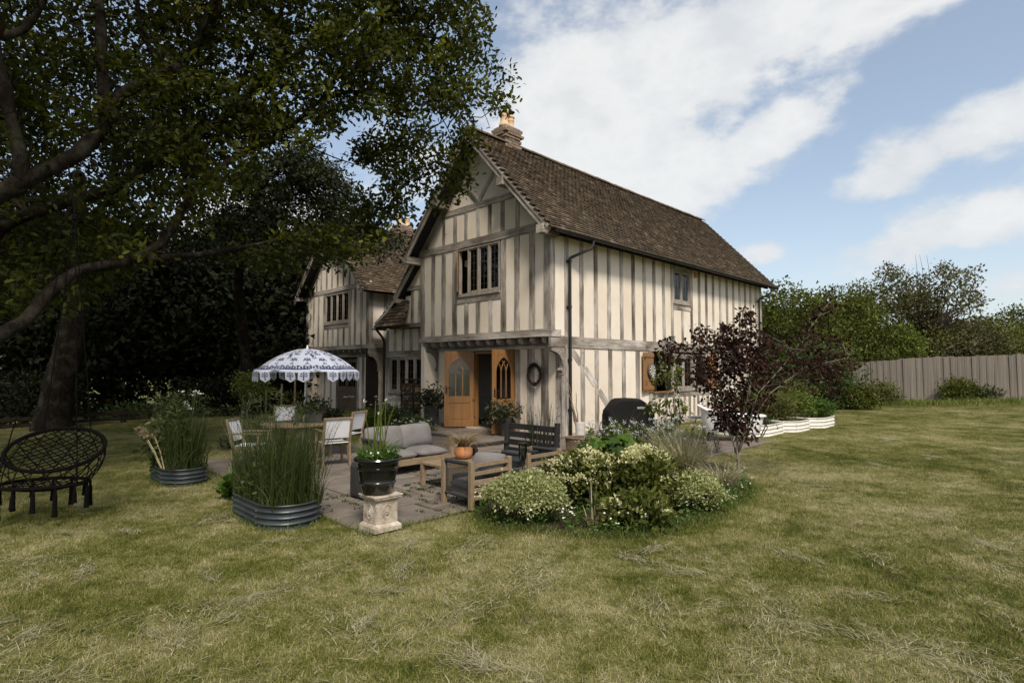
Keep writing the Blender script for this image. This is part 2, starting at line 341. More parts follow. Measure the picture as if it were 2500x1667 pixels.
    n = NT('soil'); p = n.pos(); n.pbr(n.ramp(n.noise(p, 24, 6, .7), [(.3, (.018, .013, .009)), (.7, (.07, .052, .036))]), 1, .1, bump=n.noise(p, 40, 5), bs=1, bd=.03)
    n = NT('bark'); p = n.pos(); a = n.noise(p, 1, 7, .68, 1.2, mapping=(9, 9, 4)); b = n.noise(p, 3.5, 5, .6)
    c = n.mix(n.math('MULTIPLY', n.ramp(b, [(.50, (0, 0, 0)), (.68, (1, 1, 1))]), .6), n.ramp(a, [(.3, (.005, .004, .003)), (.52, (.016, .0125, .009)), (.75, (.04, .032, .024))]), (.07, .064, .048))
    n.pbr(c, .95, .1, bump=a, bs=1, bd=.05)
    n = NT('glass'); fr = n.n('ShaderNodeFresnel'); fr.inputs[0].default_value = 1.5; t = n.n('ShaderNodeBsdfTransparent'); t.inputs[0].default_value = (.72, .74, .72, 1)
    g = n.n('ShaderNodeBsdfGlossy'); g.inputs['Roughness'].default_value = .03
    nb = n.n('ShaderNodeBump'); nb.inputs['Strength'].default_value = .06; nb.inputs['Distance'].default_value = .02; n.L(n.noise(n.obj(), 5, 2), nb.inputs['Height']); n.L(nb.outputs[0], g.inputs['Normal'])
    m = n.n('ShaderNodeMixShader'); n.L(fr.outputs[0], m.inputs[0]); n.L(t.outputs[0], m.inputs[1]); n.L(g.outputs[0], m.inputs[2]); n.L(m.outputs[0], n.out.inputs[0])
    n = NT('fence_wood'); o = n.obj(); r = n.rnd(); s1 = n.noise(o, 1, 5, .6, .3, mapping=(22, 22, 1.1)); kn = n.noise(o, 1, 2, .5, mapping=(5, 5, 2.6))
    c = n.mix(n.math('MULTIPLY', r, .6), n.ramp(s1, [(.3, (.115, .098, .08)), (.7, (.235, .207, .175))]), n.ramp(s1, [(.3, (.17, .149, .126)), (.7, (.31, .278, .24))]))
    c = n.mix(n.ramp(kn, [(.68, (0, 0, 0)), (.73, (.8, .8, .8))]), c, (.10, .075, .055)); n.pbr(c, .9, .15, bump=s1, bs=.3, bd=.004)
    n = NT('stone_cast'); o = n.obj(); a = n.noise(o, 7, 7, .7); b = n.noise(o, 24, 5)
    c = n.ramp(a, [(.3, (.21, .15, .10)), (.5, (.40, .34, .27)), (.68, (.54, .50, .44))]); c = n.mix(n.ramp(b, [(.58, (0, 0, 0)), (.72, (.7, .7, .7))]), c, (.13, .105, .075))
    n.pbr(c, .92, .15, bump=b, bs=.5, bd=.006)
    n = NT('terracotta'); o = n.obj(); n.pbr(n.mix(n.ramp(n.noise(o, 9, 5), [(.5, (0, 0, 0)), (.7, (.6, .6, .6))]), (.52, .225, .09), (.60, .40, .26)), .8, .25)
    n = NT('cushion'); o = n.obj(); w = n.noise(o, 300, 2); n.pbr(n.ramp(n.noise(o, 3.5, 4), [(.3, (.135, .125, .12)), (.7, (.19, .178, .172))]), .95, .1, bump=n.math('ADD', w, n.math('MULTIPLY', n.noise(o, 9, 3), 3)), bs=.15, bd=.006)
    n = NT('wicker'); o = n.obj(); n.pbr(n.ramp(n.noise(o, 45, 4), [(.3, (.07, .048, .032)), (.7, (.22, .165, .115))]), .85, .2)
    n = NT('canvas'); t = n.attr('tint').outputs['Fac']; n.pbr(n.mix(n.ramp(t, [(.45, (0, 0, 0)), (.55, (1, 1, 1))]), (.50, .53, .62), (.020, .032, .088)), .9, .1, trans=.15, tcol=(.6, .62, .7))
    plain('white_sling', (.72, .71, .72), .8, .2, var=.05); plain('iron', (.012, .011, .011), .5, .4, var=.2); plain('pipe', (.014, .012, .011), .42, .45)
    plain('lead', (.09, .09, .09), .6, .4); plain('urn', (.006, .006, .006), .16, .6, bump=.03, coat=.3); plain('rope', (.04, .041, .042), .9, .1, scale=60)
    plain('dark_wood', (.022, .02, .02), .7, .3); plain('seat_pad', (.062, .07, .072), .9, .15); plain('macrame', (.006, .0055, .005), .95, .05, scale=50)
    plain('galv', (.085, .10, .105), .38, .5, metal=.65, var=.25, scale=3); plain('galv_dark', (.04, .045, .045), .5, .4, metal=.3, var=.3, scale=3)
    plain('white_metal', (.70, .66, .58), .5, .35, var=.10, scale=5); plain('enamel', (.78, .775, .76), .18, .5, var=.03, bump=0); plain('cover', (.010, .0095, .009), .85, .2, scale=3)
    plain('sage_metal', (.16, .175, .17), .55, .35); plain('pot_clay', (.60, .42, .26), .85, .2, scale=9); plain('white_print', (.75, .74, .72), .7, .2); plain('jug', (.62, .58, .53), .6, .3)
    plain('planter_grey', (.05, .048, .046), .75, .25, var=.2); plain('car_red', (.22, .008, .008), .25, .5, coat=.6, bump=0); plain('chrome', (.7, .7, .72), .12, .5, metal=1, bump=0); plain('tyre', (.012, .012, .012), .8, .2)
    plain('dark_room', (.018, .015, .012), .9, .1); plain('floor_wood', (.05, .03, .018), .5, .3); plain('blind', (.5, .47, .42), .9, .1); plain('log', (.12, .085, .055), .95, .1, var=.35, scale=30); plain('cut_log', (.30, .22, .14), .95, .1, scale=40)
    plain('driftwood', (.20, .155, .115), .9, .1, var=.3, scale=14); plain('tarp', (.13, .16, .20), .5, .4, scale=2); plain('rail_wood', (.04, .03, .022), .9, .1, var=.3); plain('dart_dark', (.03, .03, .03), .8, .2); plain('dart_light', (.6, .56, .48), .8, .2)
    plain('door_old', (.135, .10, .066), .7, .3, var=.25, scale=12); plain('sage_can', (.22, .27, .25), .5, .4); plain('pale_bark', (.20, .17, .135), .9, .1, scale=30); plain('twig', (.04, .03, .022), .9, .1); plain('straw', (.42, .34, .21), .9, .1); plain('wire', (.02, .018, .016), .6, .4); plain('mortar', (.30, .26, .21), .95, .1, scale=20)
    leafmat('oak_leaf', [(0, (.015, .019, .003)), (.45, (.036, .044, .006)), (.82, (.078, .088, .011)), (1, (.19, .19, .025))], .42, .6, .18)
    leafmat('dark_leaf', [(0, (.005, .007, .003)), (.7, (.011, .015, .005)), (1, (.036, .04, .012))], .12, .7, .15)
    leafmat('conifer', [(0, (.016, .021, .007)), (.6, (.034, .042, .013)), (1, (.066, .072, .02))], .15)
    leafmat('hedge', [(0, (.03, .037, .008)), (.5, (.082, .097, .020)), (1, (.18, .195, .044))], .3, .65, .15)
    leafmat('hedge_olive', [(0, (.04, .044, .014)), (.5, (.105, .112, .035)), (1, (.195, .20, .07))], .25, .65, .15)
    leafmat('hedge_brown', [(0, (.045, .043, .024)), (.5, (.10, .096, .05)), (1, (.17, .16, .088))], .22, .65, .15)
    leafmat('purple', [(0, (.012, .006, .005)), (.6, (.032, .014, .011)), (.9, (.065, .028, .02)), (1, (.10, .042, .028))], .22, .75, .12)
    leafmat('variegated', [(0, (.10, .12, .035)), (.4, (.24, .265, .10)), (1, (.56, .55, .30))], .25)
    leafmat('fresh', [(0, (.05, .072, .010)), (.5, (.11, .145, .022)), (1, (.20, .235, .045))], .32)
    leafmat('lush', [(0, (.03, .06, .008)), (.5, (.058, .115, .014)), (1, (.10, .17, .028))], .3)
    leafmat('reed', [(0, (.022, .034, .008)), (.55, (.045, .066, .014)), (.9, (.085, .10, .028)), (1, (.15, .14, .06))], .25)
    leafmat('tan_grass', [(0, (.19, .165, .095)), (.5, (.34, .305, .195)), (1, (.50, .46, .33))], .25)
    leafmat('brown_grass', [(0, (.13, .085, .04)), (.5, (.23, .16, .08)), (1, (.34, .25, .135))], .25)
    leafmat('cream_flower', [(0, (.50, .47, .23)), (1, (.78, .75, .50))], .2); leafmat('white_flower', [(0, (.6, .6, .55)), (1, (.82, .82, .80))], .2); leafmat('blue_flower', [(0, (.45, .46, .58)), (1, (.68, .69, .76))], .2)
    leafmat('garden', [(0, (.025, .04, .010)), (.5, (.05, .075, .018)), (1, (.10, .13, .035))], .28)
    leafmat('dead', [(0, (.20, .14, .08)), (1, (.38, .30, .19))], .2)
    leafmat('shade_plant', [(0, (.014, .019, .008)), (.6, (.03, .038, .014)), (1, (.10, .10, .06))], .2)
materials()
# ================================================================== ground
PATIO = [(-6.95, -3.30), (-.05, -3.30), (-.05, 4.6), (-2.9, 4.6), (-2.9, 2.45), (-6.95, 2.45)]       # house coordinates
TERR = [(-.3, -3.5), (2.9, -3.5), (2.9, -.05), (-.3, -.05)]
BED_PX = [(1150, 1258), (1190, 1290), (1300, 1302), (1450, 1316), (1600, 1312), (1720, 1282), (1835, 1218), (1838, 1185), (1760, 1135), (1640, 1108), (1500, 1096), (1380, 1108), (1290, 1158)]
BED = [tuple(ground_at(*p)[:2]) for p in BED_PX]
wp = lambda poly: [tuple(hw(*p)[:2]) for p in poly]
HOUSE = wp([(-.1, -.1), (11.6, -.1), (11.6, 5), (8, 14.2), (.8, 14.2), (.8, 7.9), (.2, 7.9), (.2, 4.9), (-.1, 4.9)])
def make_ground():
    xs = np.concatenate([[-400, -120, -60], np.arange(-36, 46.1, 1.0), [70, 130, 400]]); ys = np.concatenate([[-200, -40], np.arange(-8, 52.1, 1.0), [80, 150, 700]])
    X, Y = np.meshgrid(xs, ys); V = np.stack([X, Y, ground_z(X, Y)], -1).reshape(-1, 3); nx = len(xs); Q = []
    for j in range(len(ys) - 1):
        for i in range(nx - 1): Q.append((j * nx + i, j * nx + i + 1, (j + 1) * nx + i + 1, (j + 1) * nx + i))
    o = mesh_np('lawn', V, Q, 'lawn', smooth=True); tag(o, kind='structure')
make_ground()
def make_patio():
    base = MB(); base.add([hw(x, y, .004) for x, y in PATIO], [tuple(range(6))]); p = base.build('patio', 'soil', fix=False); tag(p, kind='structure')
    rs = random.Random(4); cell = .34
    def lay(poly, parent, seed):
        rs = random.Random(seed); xs = [q[0] for q in poly]; ys = [q[1] for q in poly]; x0, y0 = min(xs), min(ys); nx = int((max(xs) - x0) / cell); ny = int((max(ys) - y0) / cell)
        used = np.zeros((nx, ny), bool)
        for i in range(nx):
            for j in range(ny):
                cx, cy = x0 + (i + .5) * cell, y0 + (j + .5) * cell
                if not inpoly(np.array([cx]), np.array([cy]), poly)[0]: used[i, j] = True
        for j in range(ny):
            for i in range(nx):
                if used[i, j]: continue
                for w, h in rs.sample([(2, 2), (3, 2), (2, 1), (1, 2), (2, 3), (2, 2), (1, 1)], 7) + [(1, 1)]:
                    if i + w <= nx and j + h <= ny and not used[i:i + w, j:j + h].any(): break
                used[i:i + w, j:j + h] = True; g = .012; a, b = x0 + i * cell + g, x0 + (i + w) * cell - g; c, d = y0 + j * cell + g, y0 + (j + h) * cell - g
                z = .026 + rs.uniform(-.005, .006); jj = lambda: rs.uniform(-.006, .006); e = .012
                top = [hw(x + jj(), y + jj(), z + rs.uniform(-.002, .002)) for x, y in ((a + e, c + e), (b - e, c + e), (b - e, d - e), (a + e, d - e))]
                mid = [hw(x, y, z - .008) for x, y in ((a, c), (b, c), (b, d), (a, d))]; bot = [v - Vector((0, 0, z - .012)) for v in mid]
                ctr = hw((a + b) / 2, (c + d) / 2, 0)
                m = MB(); m.add([v - ctr for v in top + mid + bot], [(0, 1, 2, 3)] + [(4 + k, 4 + (k + 1) % 4, (k + 1) % 4, k) for k in range(4)] + [(8 + k, 8 + (k + 1) % 4, 4 + (k + 1) % 4, 4 + k) for k in range(4)])
                o = m.build('slab', 'slab', parent, fix=False); o.location = ctr
    lay(PATIO, p, 4)
    base = MB(); base.add([hw(x, y, .004) for x, y in TERR], [(0, 1, 2, 3)]); q = base.build('terrace', 'soil', fix=False); tag(q, kind='structure'); lay(TERR, q, 9)
    b = MB(); b.add([(x, y, .006) for x, y in BED], [tuple(range(len(BED)))[::-1]]); o = b.build('flower_bed', 'soil', fix=False); tag(o, kind='structure')
make_patio()
# moss and weeds in the joints
def joint_weeds():
    n = 1500; lx = -7.1 + rng.random(n) * 4.5; ly = -3.4 + rng.random(n) * 5.5; cell = .34
    on = rng.random(n) < .5; lx = np.where(on, -7.15 + np.round((lx + 7.15) / cell) * cell, lx); ly = np.where(on, ly, -3.45 + np.round((ly + 3.45) / cell) * cell)
    k = rng.random((7, 2)) * np.array([4, 4]) + np.array([-7, -3.3])
    keep = np.min(np.hypot(lx[:, None] - k[None, :, 0], ly[:, None] - k[None, :, 1]), 1) < .55; lx, ly = lx[keep], ly[keep]
    P = np.array([hw(a, b, .02) for a, b in zip(lx, ly)]); m = len(P); P = np.repeat(P, 10, 0) + rng.normal(size=(m * 10, 3)) * np.array([.022, .022, .004]); P[:, 2] = .02 + np.abs(P[:, 2] - .02)
    d = rng.normal(size=(len(P), 3)); d[:, 2] = np.abs(d[:, 2]) + .4
    o = mesh_np('joint_weeds', *scatter(LEAF2, P, d, .016 + rng.random(len(P)) * .022)[:2], 'garden'); tag(o, 'small weeds and moss in the joints between the paving slabs', 'weeds', kind='stuff')
joint_weeds()
# the grass itself: patches of blades set out by geometry nodes
def make_grass():
    lib = bpy.data.collections.new('grass_patches')
    for k in range(5):
        n = 1500; a = rng.random(n) * 2 * PI; r = np.sqrt(rng.random(n)) * .33; base = np.stack([r * np.cos(a), r * np.sin(a), np.full(n, -.004)], 1)
        h = .011 + .022 * rng.random(n) ** 1.5; lay = rng.random(n) < .30; h = np.where(lay, h * .35 + .004, h); bend = np.where(lay, 2.5 + rng.random(n) * 4, rng.random(n) * 1.1)
        V, Fc, T = blades(base, h, rng.random(n) * 2 * PI, bend, .0032 + .0028 * rng.random(n), 2, tint=np.where(lay, .62 + .5 * rng.random(n), rng.random(n) * .9))
        o = mesh_np('grass_patch', V, Fc, 'grass', tint=T); COL.objects.unlink(o); lib.objects.link(o)
    pts = []
    for y in np.arange(2.2, 27, .34):
        hwid = y * .98 + 1.0; pts.append(np.stack([np.arange(-hwid, hwid, .34), np.full(len(np.arange(-hwid, hwid, .34)), y)], 1))
    P = np.vstack(pts); P += (rng.random(P.shape) - .5) * .22
    def grow(poly, d):
        c = np.mean(poly, 0); return [tuple(c + (np.array(p) - c) * (1 + d / np.linalg.norm(np.array(p) - c))) for p in poly]
    bad = inpoly(P[:, 0], P[:, 1], grow(wp(PATIO[:1] + [(-.05, -3.30), (-.05, 2.45)] + PATIO[5:]), .16)) | inpoly(P[:, 0], P[:, 1], wp(PATIO)) | inpoly(P[:, 0], P[:, 1], grow(wp(TERR), .16)) | inpoly(P[:, 0], P[:, 1], grow(BED, -.05)) | inpoly(P[:, 0], P[:, 1], grow(HOUSE, .3))
    P = P[~bad]; V = np.column_stack([P, ground_z(P[:, 0], P[:, 1])])
    me = bpy.data.meshes.new('lawn_grass'); me.from_pydata(V.tolist(), [], []); o = bpy.data.objects.new('lawn_grass', me); link(o)
    tag(o, 'short dry mown grass covering the lawn', 'grass', kind='stuff')
    ng = bpy.data.node_groups.new('grass', 'GeometryNodeTree'); ng.interface.new_socket('Geometry', in_out='INPUT', socket_type='NodeSocketGeometry'); ng.interface.new_socket('Geometry', in_out='OUTPUT', socket_type='NodeSocketGeometry')
    gi = mk(ng, 'NodeGroupInput'); go = mk(ng, 'NodeGroupOutput'); ci = mk(ng, 'GeometryNodeCollectionInfo'); ci.inputs['Collection'].default_value = lib; ci.inputs['Separate Children'].default_value = True; ci.inputs['Reset Children'].default_value = True
    ip = mk(ng, 'GeometryNodeInstanceOnPoints'); ip.inputs['Pick Instance'].default_value = True
    rv = mk(ng, 'FunctionNodeRandomValue', data_type='FLOAT_VECTOR'); rv.inputs[0].default_value = (0, 0, 0); rv.inputs[1].default_value = (0, 0, 6.283)
    rsz = mk(ng, 'FunctionNodeRandomValue', data_type='FLOAT_VECTOR'); rsz.inputs[0].default_value = (1, 1, .7); rsz.inputs[1].default_value = (1.15, 1.15, 1.5)
    L = ng.links.new; L(gi.outputs[0], ip.inputs['Points']); L(ci.outputs[0], ip.inputs['Instance']); L(rv.outputs[0], ip.inputs['Rotation']); L(rsz.outputs[0], ip.inputs['Scale']); L(ip.outputs[0], go.inputs[0])
    md = o.modifiers.new('grass', 'NODES'); md.node_group = ng
make_grass()

def clippings():
    """raked-up wisps of cut grass lying on the lawn, thickest near the camera"""
    rs = random.Random(14); B = []; A = []; n = 0
    while n < 170:
        y = 2.6 + 15 * rs.random() ** 1.4; x = rs.uniform(-1, 1) * (y * .95 + .5); l = hl((x, y))
        if (-7.3 < l[0] < 3.2 and -3.7 < l[1] < 3) or inpoly(np.array([x]), np.array([y]), [tuple(np.array(p) * 1.0) for p in BED])[0] or l[0] > -.3 and l[1] > -.3: continue
        k = int(rs.uniform(40, 190)); w = rs.uniform(.04, .16); a0 = rs.uniform(0, 3.14); u = rng.normal(size=(k, 2)) * np.array([w * 1.9, w * .6]); c, s = math.cos(a0), math.sin(a0)
        B.append(np.stack([x + u[:, 0] * c - u[:, 1] * s, y + u[:, 0] * s + u[:, 1] * c, .012 + .018 * rng.random(k)], 1)); A.append(a0 + rng.normal(size=k) * .8); n += 1
    B = np.vstack(B); A = np.concatenate(A); k = len(B); B[:, 2] += ground_z(B[:, 0], B[:, 1]); V, Fc, T = blades(B, .006 + .012 * rng.random(k), A, 4 + 5 * rng.random(k), .0035 + .003 * rng.random(k), 2, .3, tint=rng.random(k))
    o = mesh_np('grass_clippings', V, Fc, 'tan_grass', None, T); tag(o, 'pale wisps of dry cut grass strewn over the lawn', 'clippings', kind='stuff')
clippings()
# ================================================================== the house
HO = thing('timber_framed_house', 'cream plastered timber framed house with two jettied gables and brown tiled roofs', 'house', C0, R(45))
def hpart(mb, name, mat, parent=None, **k): return mb.build(name, mat, parent or HO, **k)
def timber(name, a, b, wv, n, w, din, dout, parent, jit=.006, mat='oak', w2=None):
    """a squared timber from a to b; wv across the face, n outward; slightly uneven edges and its own grain coordinates"""
    a, b, wv, n = Vector(a), Vector(b), Vector(wv), Vector(n); ln = (b - a).length; k = max(2, min(9, int(ln / .3) + 1)); off = random.random() * 50; vs = []; gc = []; w2 = w2 or w
    for i in range(k + 1):
        t = i / k; c = a.lerp(b, t); ww = w + (w2 - w) * t; j1, j2, j3 = (random.uniform(-jit, jit) for _ in range(3))
        for sx, dd in ((-1, -din), (1, -din), (1, dout), (-1, dout)):
            vs.append(c + wv * (sx * ww / 2 + (j1 if sx < 0 else j2)) + n * (dd + (j3 * .4 if dd == dout else 0))); gc.append((t * ln, sx * ww / 2 + (dd * .7), off))
    fs = [(3, 2, 1, 0), tuple(4 * k + q for q in range(4))]
    for i in range(k):
        for q in range(4): fs.append((4 * i + q, 4 * i + (q + 1) % 4, 4 * i + 4 + (q + 1) % 4, 4 * i + 4 + q))
    m = MB(); m.add(vs, fs); o = m.build(name, mat, parent)
    at = o.data.attributes.new('gc', 'FLOAT_VECTOR', 'POINT'); at.data.foreach_set('vector', np.array(gc, np.float32).ravel()); return o
class Wall:
    """axis 'x': wall on plane x=c running along y; axis 'y': wall on plane y=c running along x. Faces the negative side."""
    def __init__(s, axis, c, name): s.axis = axis; s.c = c; s.n = Vector((-1, 0, 0)) if axis == 'x' else Vector((0, -1, 0)); s.u = Vector((0, 1, 0)) if axis == 'x' else Vector((1, 0, 0)); s.name = name; s.core = None
    def P(s, u, z, d=0.0): return Vector((s.c - d, u, z)) if s.axis == 'x' else Vector((u, s.c - d, z))
    def rects(s, u0, u1, z0, z1, holes):
        us = sorted({u0, u1} | {x for h in holes for x in h[:2] if u0 < x < u1}); out = []
        for a, b in zip(us, us[1:]):
            if b - a < .012: continue
            m = (a + b) / 2; zs = [(h[2], h[3]) for h in holes if h[0] < m < h[1]]; z = z0
            for p, q in sorted(zs):
                if p - z > .02: out.append((a, b, z, min(p, z1)))
                z = max(z, q)
            if z1 - z > .02: out.append((a, b, z, z1))
        return out
    def make_core(s, u0, u1, z0, z1, openings, mat='dark_room', poly=None):
        m = MB()
        for a, b, p, q in s.rects(u0, u1, z0, z1, openings): m.prism([s.P(a, p), s.P(b, p), s.P(b, q), s.P(a, q)], s.n, -.16, -.05)
        if poly: m.prism([s.P(*p) for p in poly], s.n, -.16, -.05)
        s.core = hpart(m, s.name, mat); return s
    def stud(s, u0, u1, z0, z1, out=.014, name='stud', din=.045): return timber(name, s.P((u0 + u1) / 2, z0), s.P((u0 + u1) / 2, z1), s.u, s.n, abs(u1 - u0), din, out, s.core)
    def beam(s, u0, u1, z0, z1, out=.02, name='beam', din=.045): return timber(name, s.P(u0, (z0 + z1) / 2), s.P(u1, (z0 + z1) / 2), Vector((0, 0, 1)), s.n, z1 - z0, din, out, s.core)
    def diag(s, a, b, w, out=.018, name='brace', din=.04):
        A, B = s.P(*a), s.P(*b); d = (B - A).normalized(); return timber(name, A, B, d.cross(s.n), s.n, w, din, out, s.core)
    def panel(s, a, b, p, q):
        m = MB(); e = .014; f = s.P
        vs = [f(a, p, -.045), f(b, p, -.045), f(b, q, -.045), f(a, q, -.045), f(a, p, -.004), f(b, p, -.004), f(b, q, -.004), f(a, q, -.004)]
        pu = .003 * random.random(); vs += [f(a + e, p + e, .002 + pu), f(b - e, p + e, .002 + pu), f(b - e, q - e, .002 + pu), f(a + e, q - e, .002 + pu)]
        m.add(vs, [(0, 1, 5, 4), (1, 2, 6, 5), (2, 3, 7, 6), (3, 0, 4, 7), (4, 5, 9, 8), (5, 6, 10, 9), (6, 7, 11, 10), (7, 4, 8, 11), (8, 9, 10, 11), (3, 2, 1, 0)]); return m.build('plaster_panel', 'plaster', s.core)
    def poly_panel(s, pts): m = MB(); m.prism([s.P(*p) for p in pts], s.n, -.045, .002); return m.build('plaster_panel', 'plaster', s.core)
    def fill(s, u0, u1, z0, z1, holes):
        for r in s.rects(u0, u1, z0, z1, holes): s.panel(*r)
    def pegs(s, pts):
        m = MB()
        for u, z in pts: m.tube([s.P(u, z, 0), s.P(u, z, .028)], .010, 6)
        m.build('peg', 'dark_wood', s.core)['kind'] = 'stuff'
    def window(s, u0, u1, z0, z1, n, rows=4, cols=2, skip=(), arch=False, label=None, flip=False, mull=.055):
        """a mullioned window: frame, mullions, a casement round every light, leaded panes and a sill"""
        f = MB(); P = s.P; fr = .05
        for a, b, p, q in ((u0, u0 + fr, z0, z1), (u1 - fr, u1, z0, z1), (u0 + fr, u1 - fr, z1 - fr, z1), (u0 + fr, u1 - fr, z0, z0 + fr)): f.prism([P(a, p), P(b, p), P(b, q), P(a, q)], s.n, -.1, .012)
        w = f.build('window', 'frame_oak', HO)
        if label: w['label'] = label
        step = (u1 - u0 - 2 * fr + mull) / n; m = MB()
        m.prism([P(u0 - .03, z0 - .045), P(u1 + .03, z0 - .045), P(u1 + .03, z0 - .008), P(u0 - .03, z0 - .008)], s.n, -.06, .045); m.build('sill', 'frame_oak', w, bevel=.006)
        for i in range(n):
            a = u0 + fr + i * step; b = a + step - mull
            if i < n - 1: m = MB(); m.prism([P(b, z0 + fr), P(b + mull, z0 + fr), P(b + mull, z1 - fr), P(b, z1 - fr)], s.n, -.1, .008); m.build('mullion', 'frame_oak', w, bevel=.01)
            if i in skip: continue
            c = MB(); k = .032; p, q = z0 + fr + .004, z1 - fr - .004; a += .004; b -= .004
            for r in ((a, a + k, p, q), (b - k, b, p, q), (a + k, b - k, q - k, q), (a + k, b - k, p, p + k * 1.5)): c.prism([P(r[0], r[2]), P(r[1], r[2]), P(r[1], r[3]), P(r[0], r[3])], s.n, -.05, -.012)
            if arch:
                h = (b - a) / 2 - k; cx = (a + b) / 2
                for sg in (-1, 1):
                    pts = [(cx + sg * h, q - k)] + [(cx + sg * h * math.cos(t), q - k - h * .75 + h * .75 * math.sin(t)) for t in np.linspace(0, PI / 2, 6)]; c.prism([P(*x) for x in pts], s.n, -.05, -.012)
            c.build('casement', 'frame_oak', w, bevel=.004)
            g = MB(); g.prism([P(a + k, p + k), P(b - k, p + k), P(b - k, q - k), P(a + k, q - k)], s.n, -.034, -.031); g.build('pane', 'glass', w)
            l = MB()
            for j in range(1, rows): z = p + (q - p) * j / rows; l.prism([P(a + k, z - .0025), P(b - k, z - .0025), P(b - k, z + .0025), P(a + k, z + .0025)], s.n, -.030, -.026)
            for j in range(1, cols): u = a + (b - a) * j / cols; l.prism([P(u - .0025, p), P(u + .0025, p), P(u + .0025, q), P(u - .0025, q)], s.n, -.0305, -.0265)
            l.build('lead_cames', 'lead', w)
        return w
XU = -.47                                        # upper gable face (jettied), ground floor face x = 0
def zr(y): return 7.50 - 1.085 * abs(2.42 - y)   # underside of the main roof over the gable
def main_gable():
    win = (1.62, 3.22, 3.47, 4.70)
    W1 = Wall('x', XU, 'upper_gable_wall').make_core(0, 4.85, 2.46, 4.72, [win], poly=[(0, 4.72), (4.85, 4.72), (2.42, 7.36)])
    studs = [(4.66, 4.86), (4.20, 4.36), (3.73, 3.90), (3.25, 3.43), (1.41, 1.58), (.955, 1.125), (.47, .64), (-.004, .19)]
    for a, b in studs: W1.stud(a, b, 2.46, 4.71)
    low = [(2.79, 2.94), (2.34, 2.49), (1.88, 2.03)]
    for a, b in low: W1.stud(a, b, 2.46, 3.27)
    W1.beam(1.585, 3.245, 3.27, 3.42, .02, 'window_beam')
    W1.fill(0, 4.85, 2.46, 4.71, [(a, b, 2.46, 4.71) for a, b in studs] + [(a, b, 2.46, 3.27) for a, b in low] + [(1.58, 3.25, 3.27, 4.71)])
    W1.beam(-.05, 4.89, 2.30, 2.455, .03, 'bressummer', .30); W1.beam(-.02, 4.90, 4.715, 4.90, .026, 'tie_beam')
    W1.window(*win, 4, 6, 2, skip=(3,), label='four light window with its left casement open')
    c = MB(); c.box(-.37, -.01, -.02, .02, 3.54, 4.63); o = c.build('open_casement', 'honey', HO, bevel=.005); o.location = (XU - .02, 3.18, 0); o.rotation_euler = (0, 0, R(47))
    b = MB(); b.box(-.03, .02, 1.66, 3.18, 4.26, 4.44); o = b.build('blind', 'blind', HO, bevel=.01); o.location = (XU + .22, 0, 0)
    # gable triangle
    cz0, cz1 = 5.65, 5.80
    def inner(z, k=.20): h = (7.50 - z) / 1.085 - k * 1.36; return 2.42 - h, 2.42 + h
    a, b = inner(5.72, .12); W1.beam(a, b, cz0, cz1, .024, 'collar')
    us = [(.95, 1.08), (1.46, 1.60), (1.92, 2.05), (2.36, 2.50), (2.82, 2.95), (3.26, 3.40), (3.76, 3.88)]
    def topz(u): return min(cz0, 7.50 - 1.085 * (abs(2.42 - u)) - .27)
    for p, q in us: W1.stud(p, q, 4.905, min(topz(p), topz(q)))
    edges = [.60] + [x for r in us for x in r] + [4.24]
    lo, hi = inner(4.905)
    edges[0] = max(lo, .3); edges[-1] = min(hi, 4.55)
    for i in range(0, len(edges), 2):
        p, q = edges[i], edges[i + 1]; ts = sorted({p, q} | {x for x in inner(cz0) if p < x < q})
        pts = [(p, 4.905), (q, 4.905)] + [(t, max(4.91, topz(t))) for t in reversed(ts)]
        W1.poly_panel(pts)
    a, b = inner(cz1); W1.poly_panel([(a, cz1), (b, cz1), (2.42, 7.50 - .20 * 1.47)])
    W1.diag((2.40, cz1 + .01), (1.66, 6.62), .13, .016, 'gable_strut'); W1.diag((2.46, cz1 + .01), (3.20, 6.58), .13, .016, 'gable_strut')
    for sg in (-1, 1): W1.diag((2.42 + sg * 2.52, 4.72), (2.42 + sg * .03, 7.36), .19, .02, 'principal_rafter')
    W1.pegs([(u, 4.84) for u in (.55, 1.05, 1.5, 2.0, 2.6, 3.2, 3.8, 4.3)] + [(u, 2.40) for u in (.1, .55, 1.05, 1.5, 2.4, 3.3, 4.3)] + [(u, 5.73) for u in (1.5, 1.98, 2.43, 2.9, 3.3)] + [(u, 3.35) for u in (1.95, 2.42, 2.86)] + [(.72, 5.25), (1.2, 5.85), (3.7, 5.2)])
    # ground floor face
    door = (1.57, 3.09, .02, 2.02)
    W0 = Wall('x', 0, 'ground_floor_gable_wall').make_core(0, 4.85, -.1, 2.14, [door])
    st = [(4.62, 4.86), (1.40, 1.56), (.92, 1.15), (.48, .70), (-.05, .25), (3.10, 3.22)]
    for a, b in st: W0.stud(a, b, 0, 2.05)
    W0.fill(0, 4.85, .06, 2.05, [(a, b, 0, 2.05) for a, b in st] + [(1.56, 3.10, 0, 2.05)])
    W0.beam(-.05, 4.86, 2.05, 2.14, .03, 'girding_beam')
    m = MB(); m.box(-.02, .12, 0, 1.57, -.1, .06); m.build('plinth', 'stone_cast', W0.core); m = MB(); m.box(-.02, .12, 3.09, 4.85, -.1, .06); m.build('plinth', 'stone_cast', W0.core)
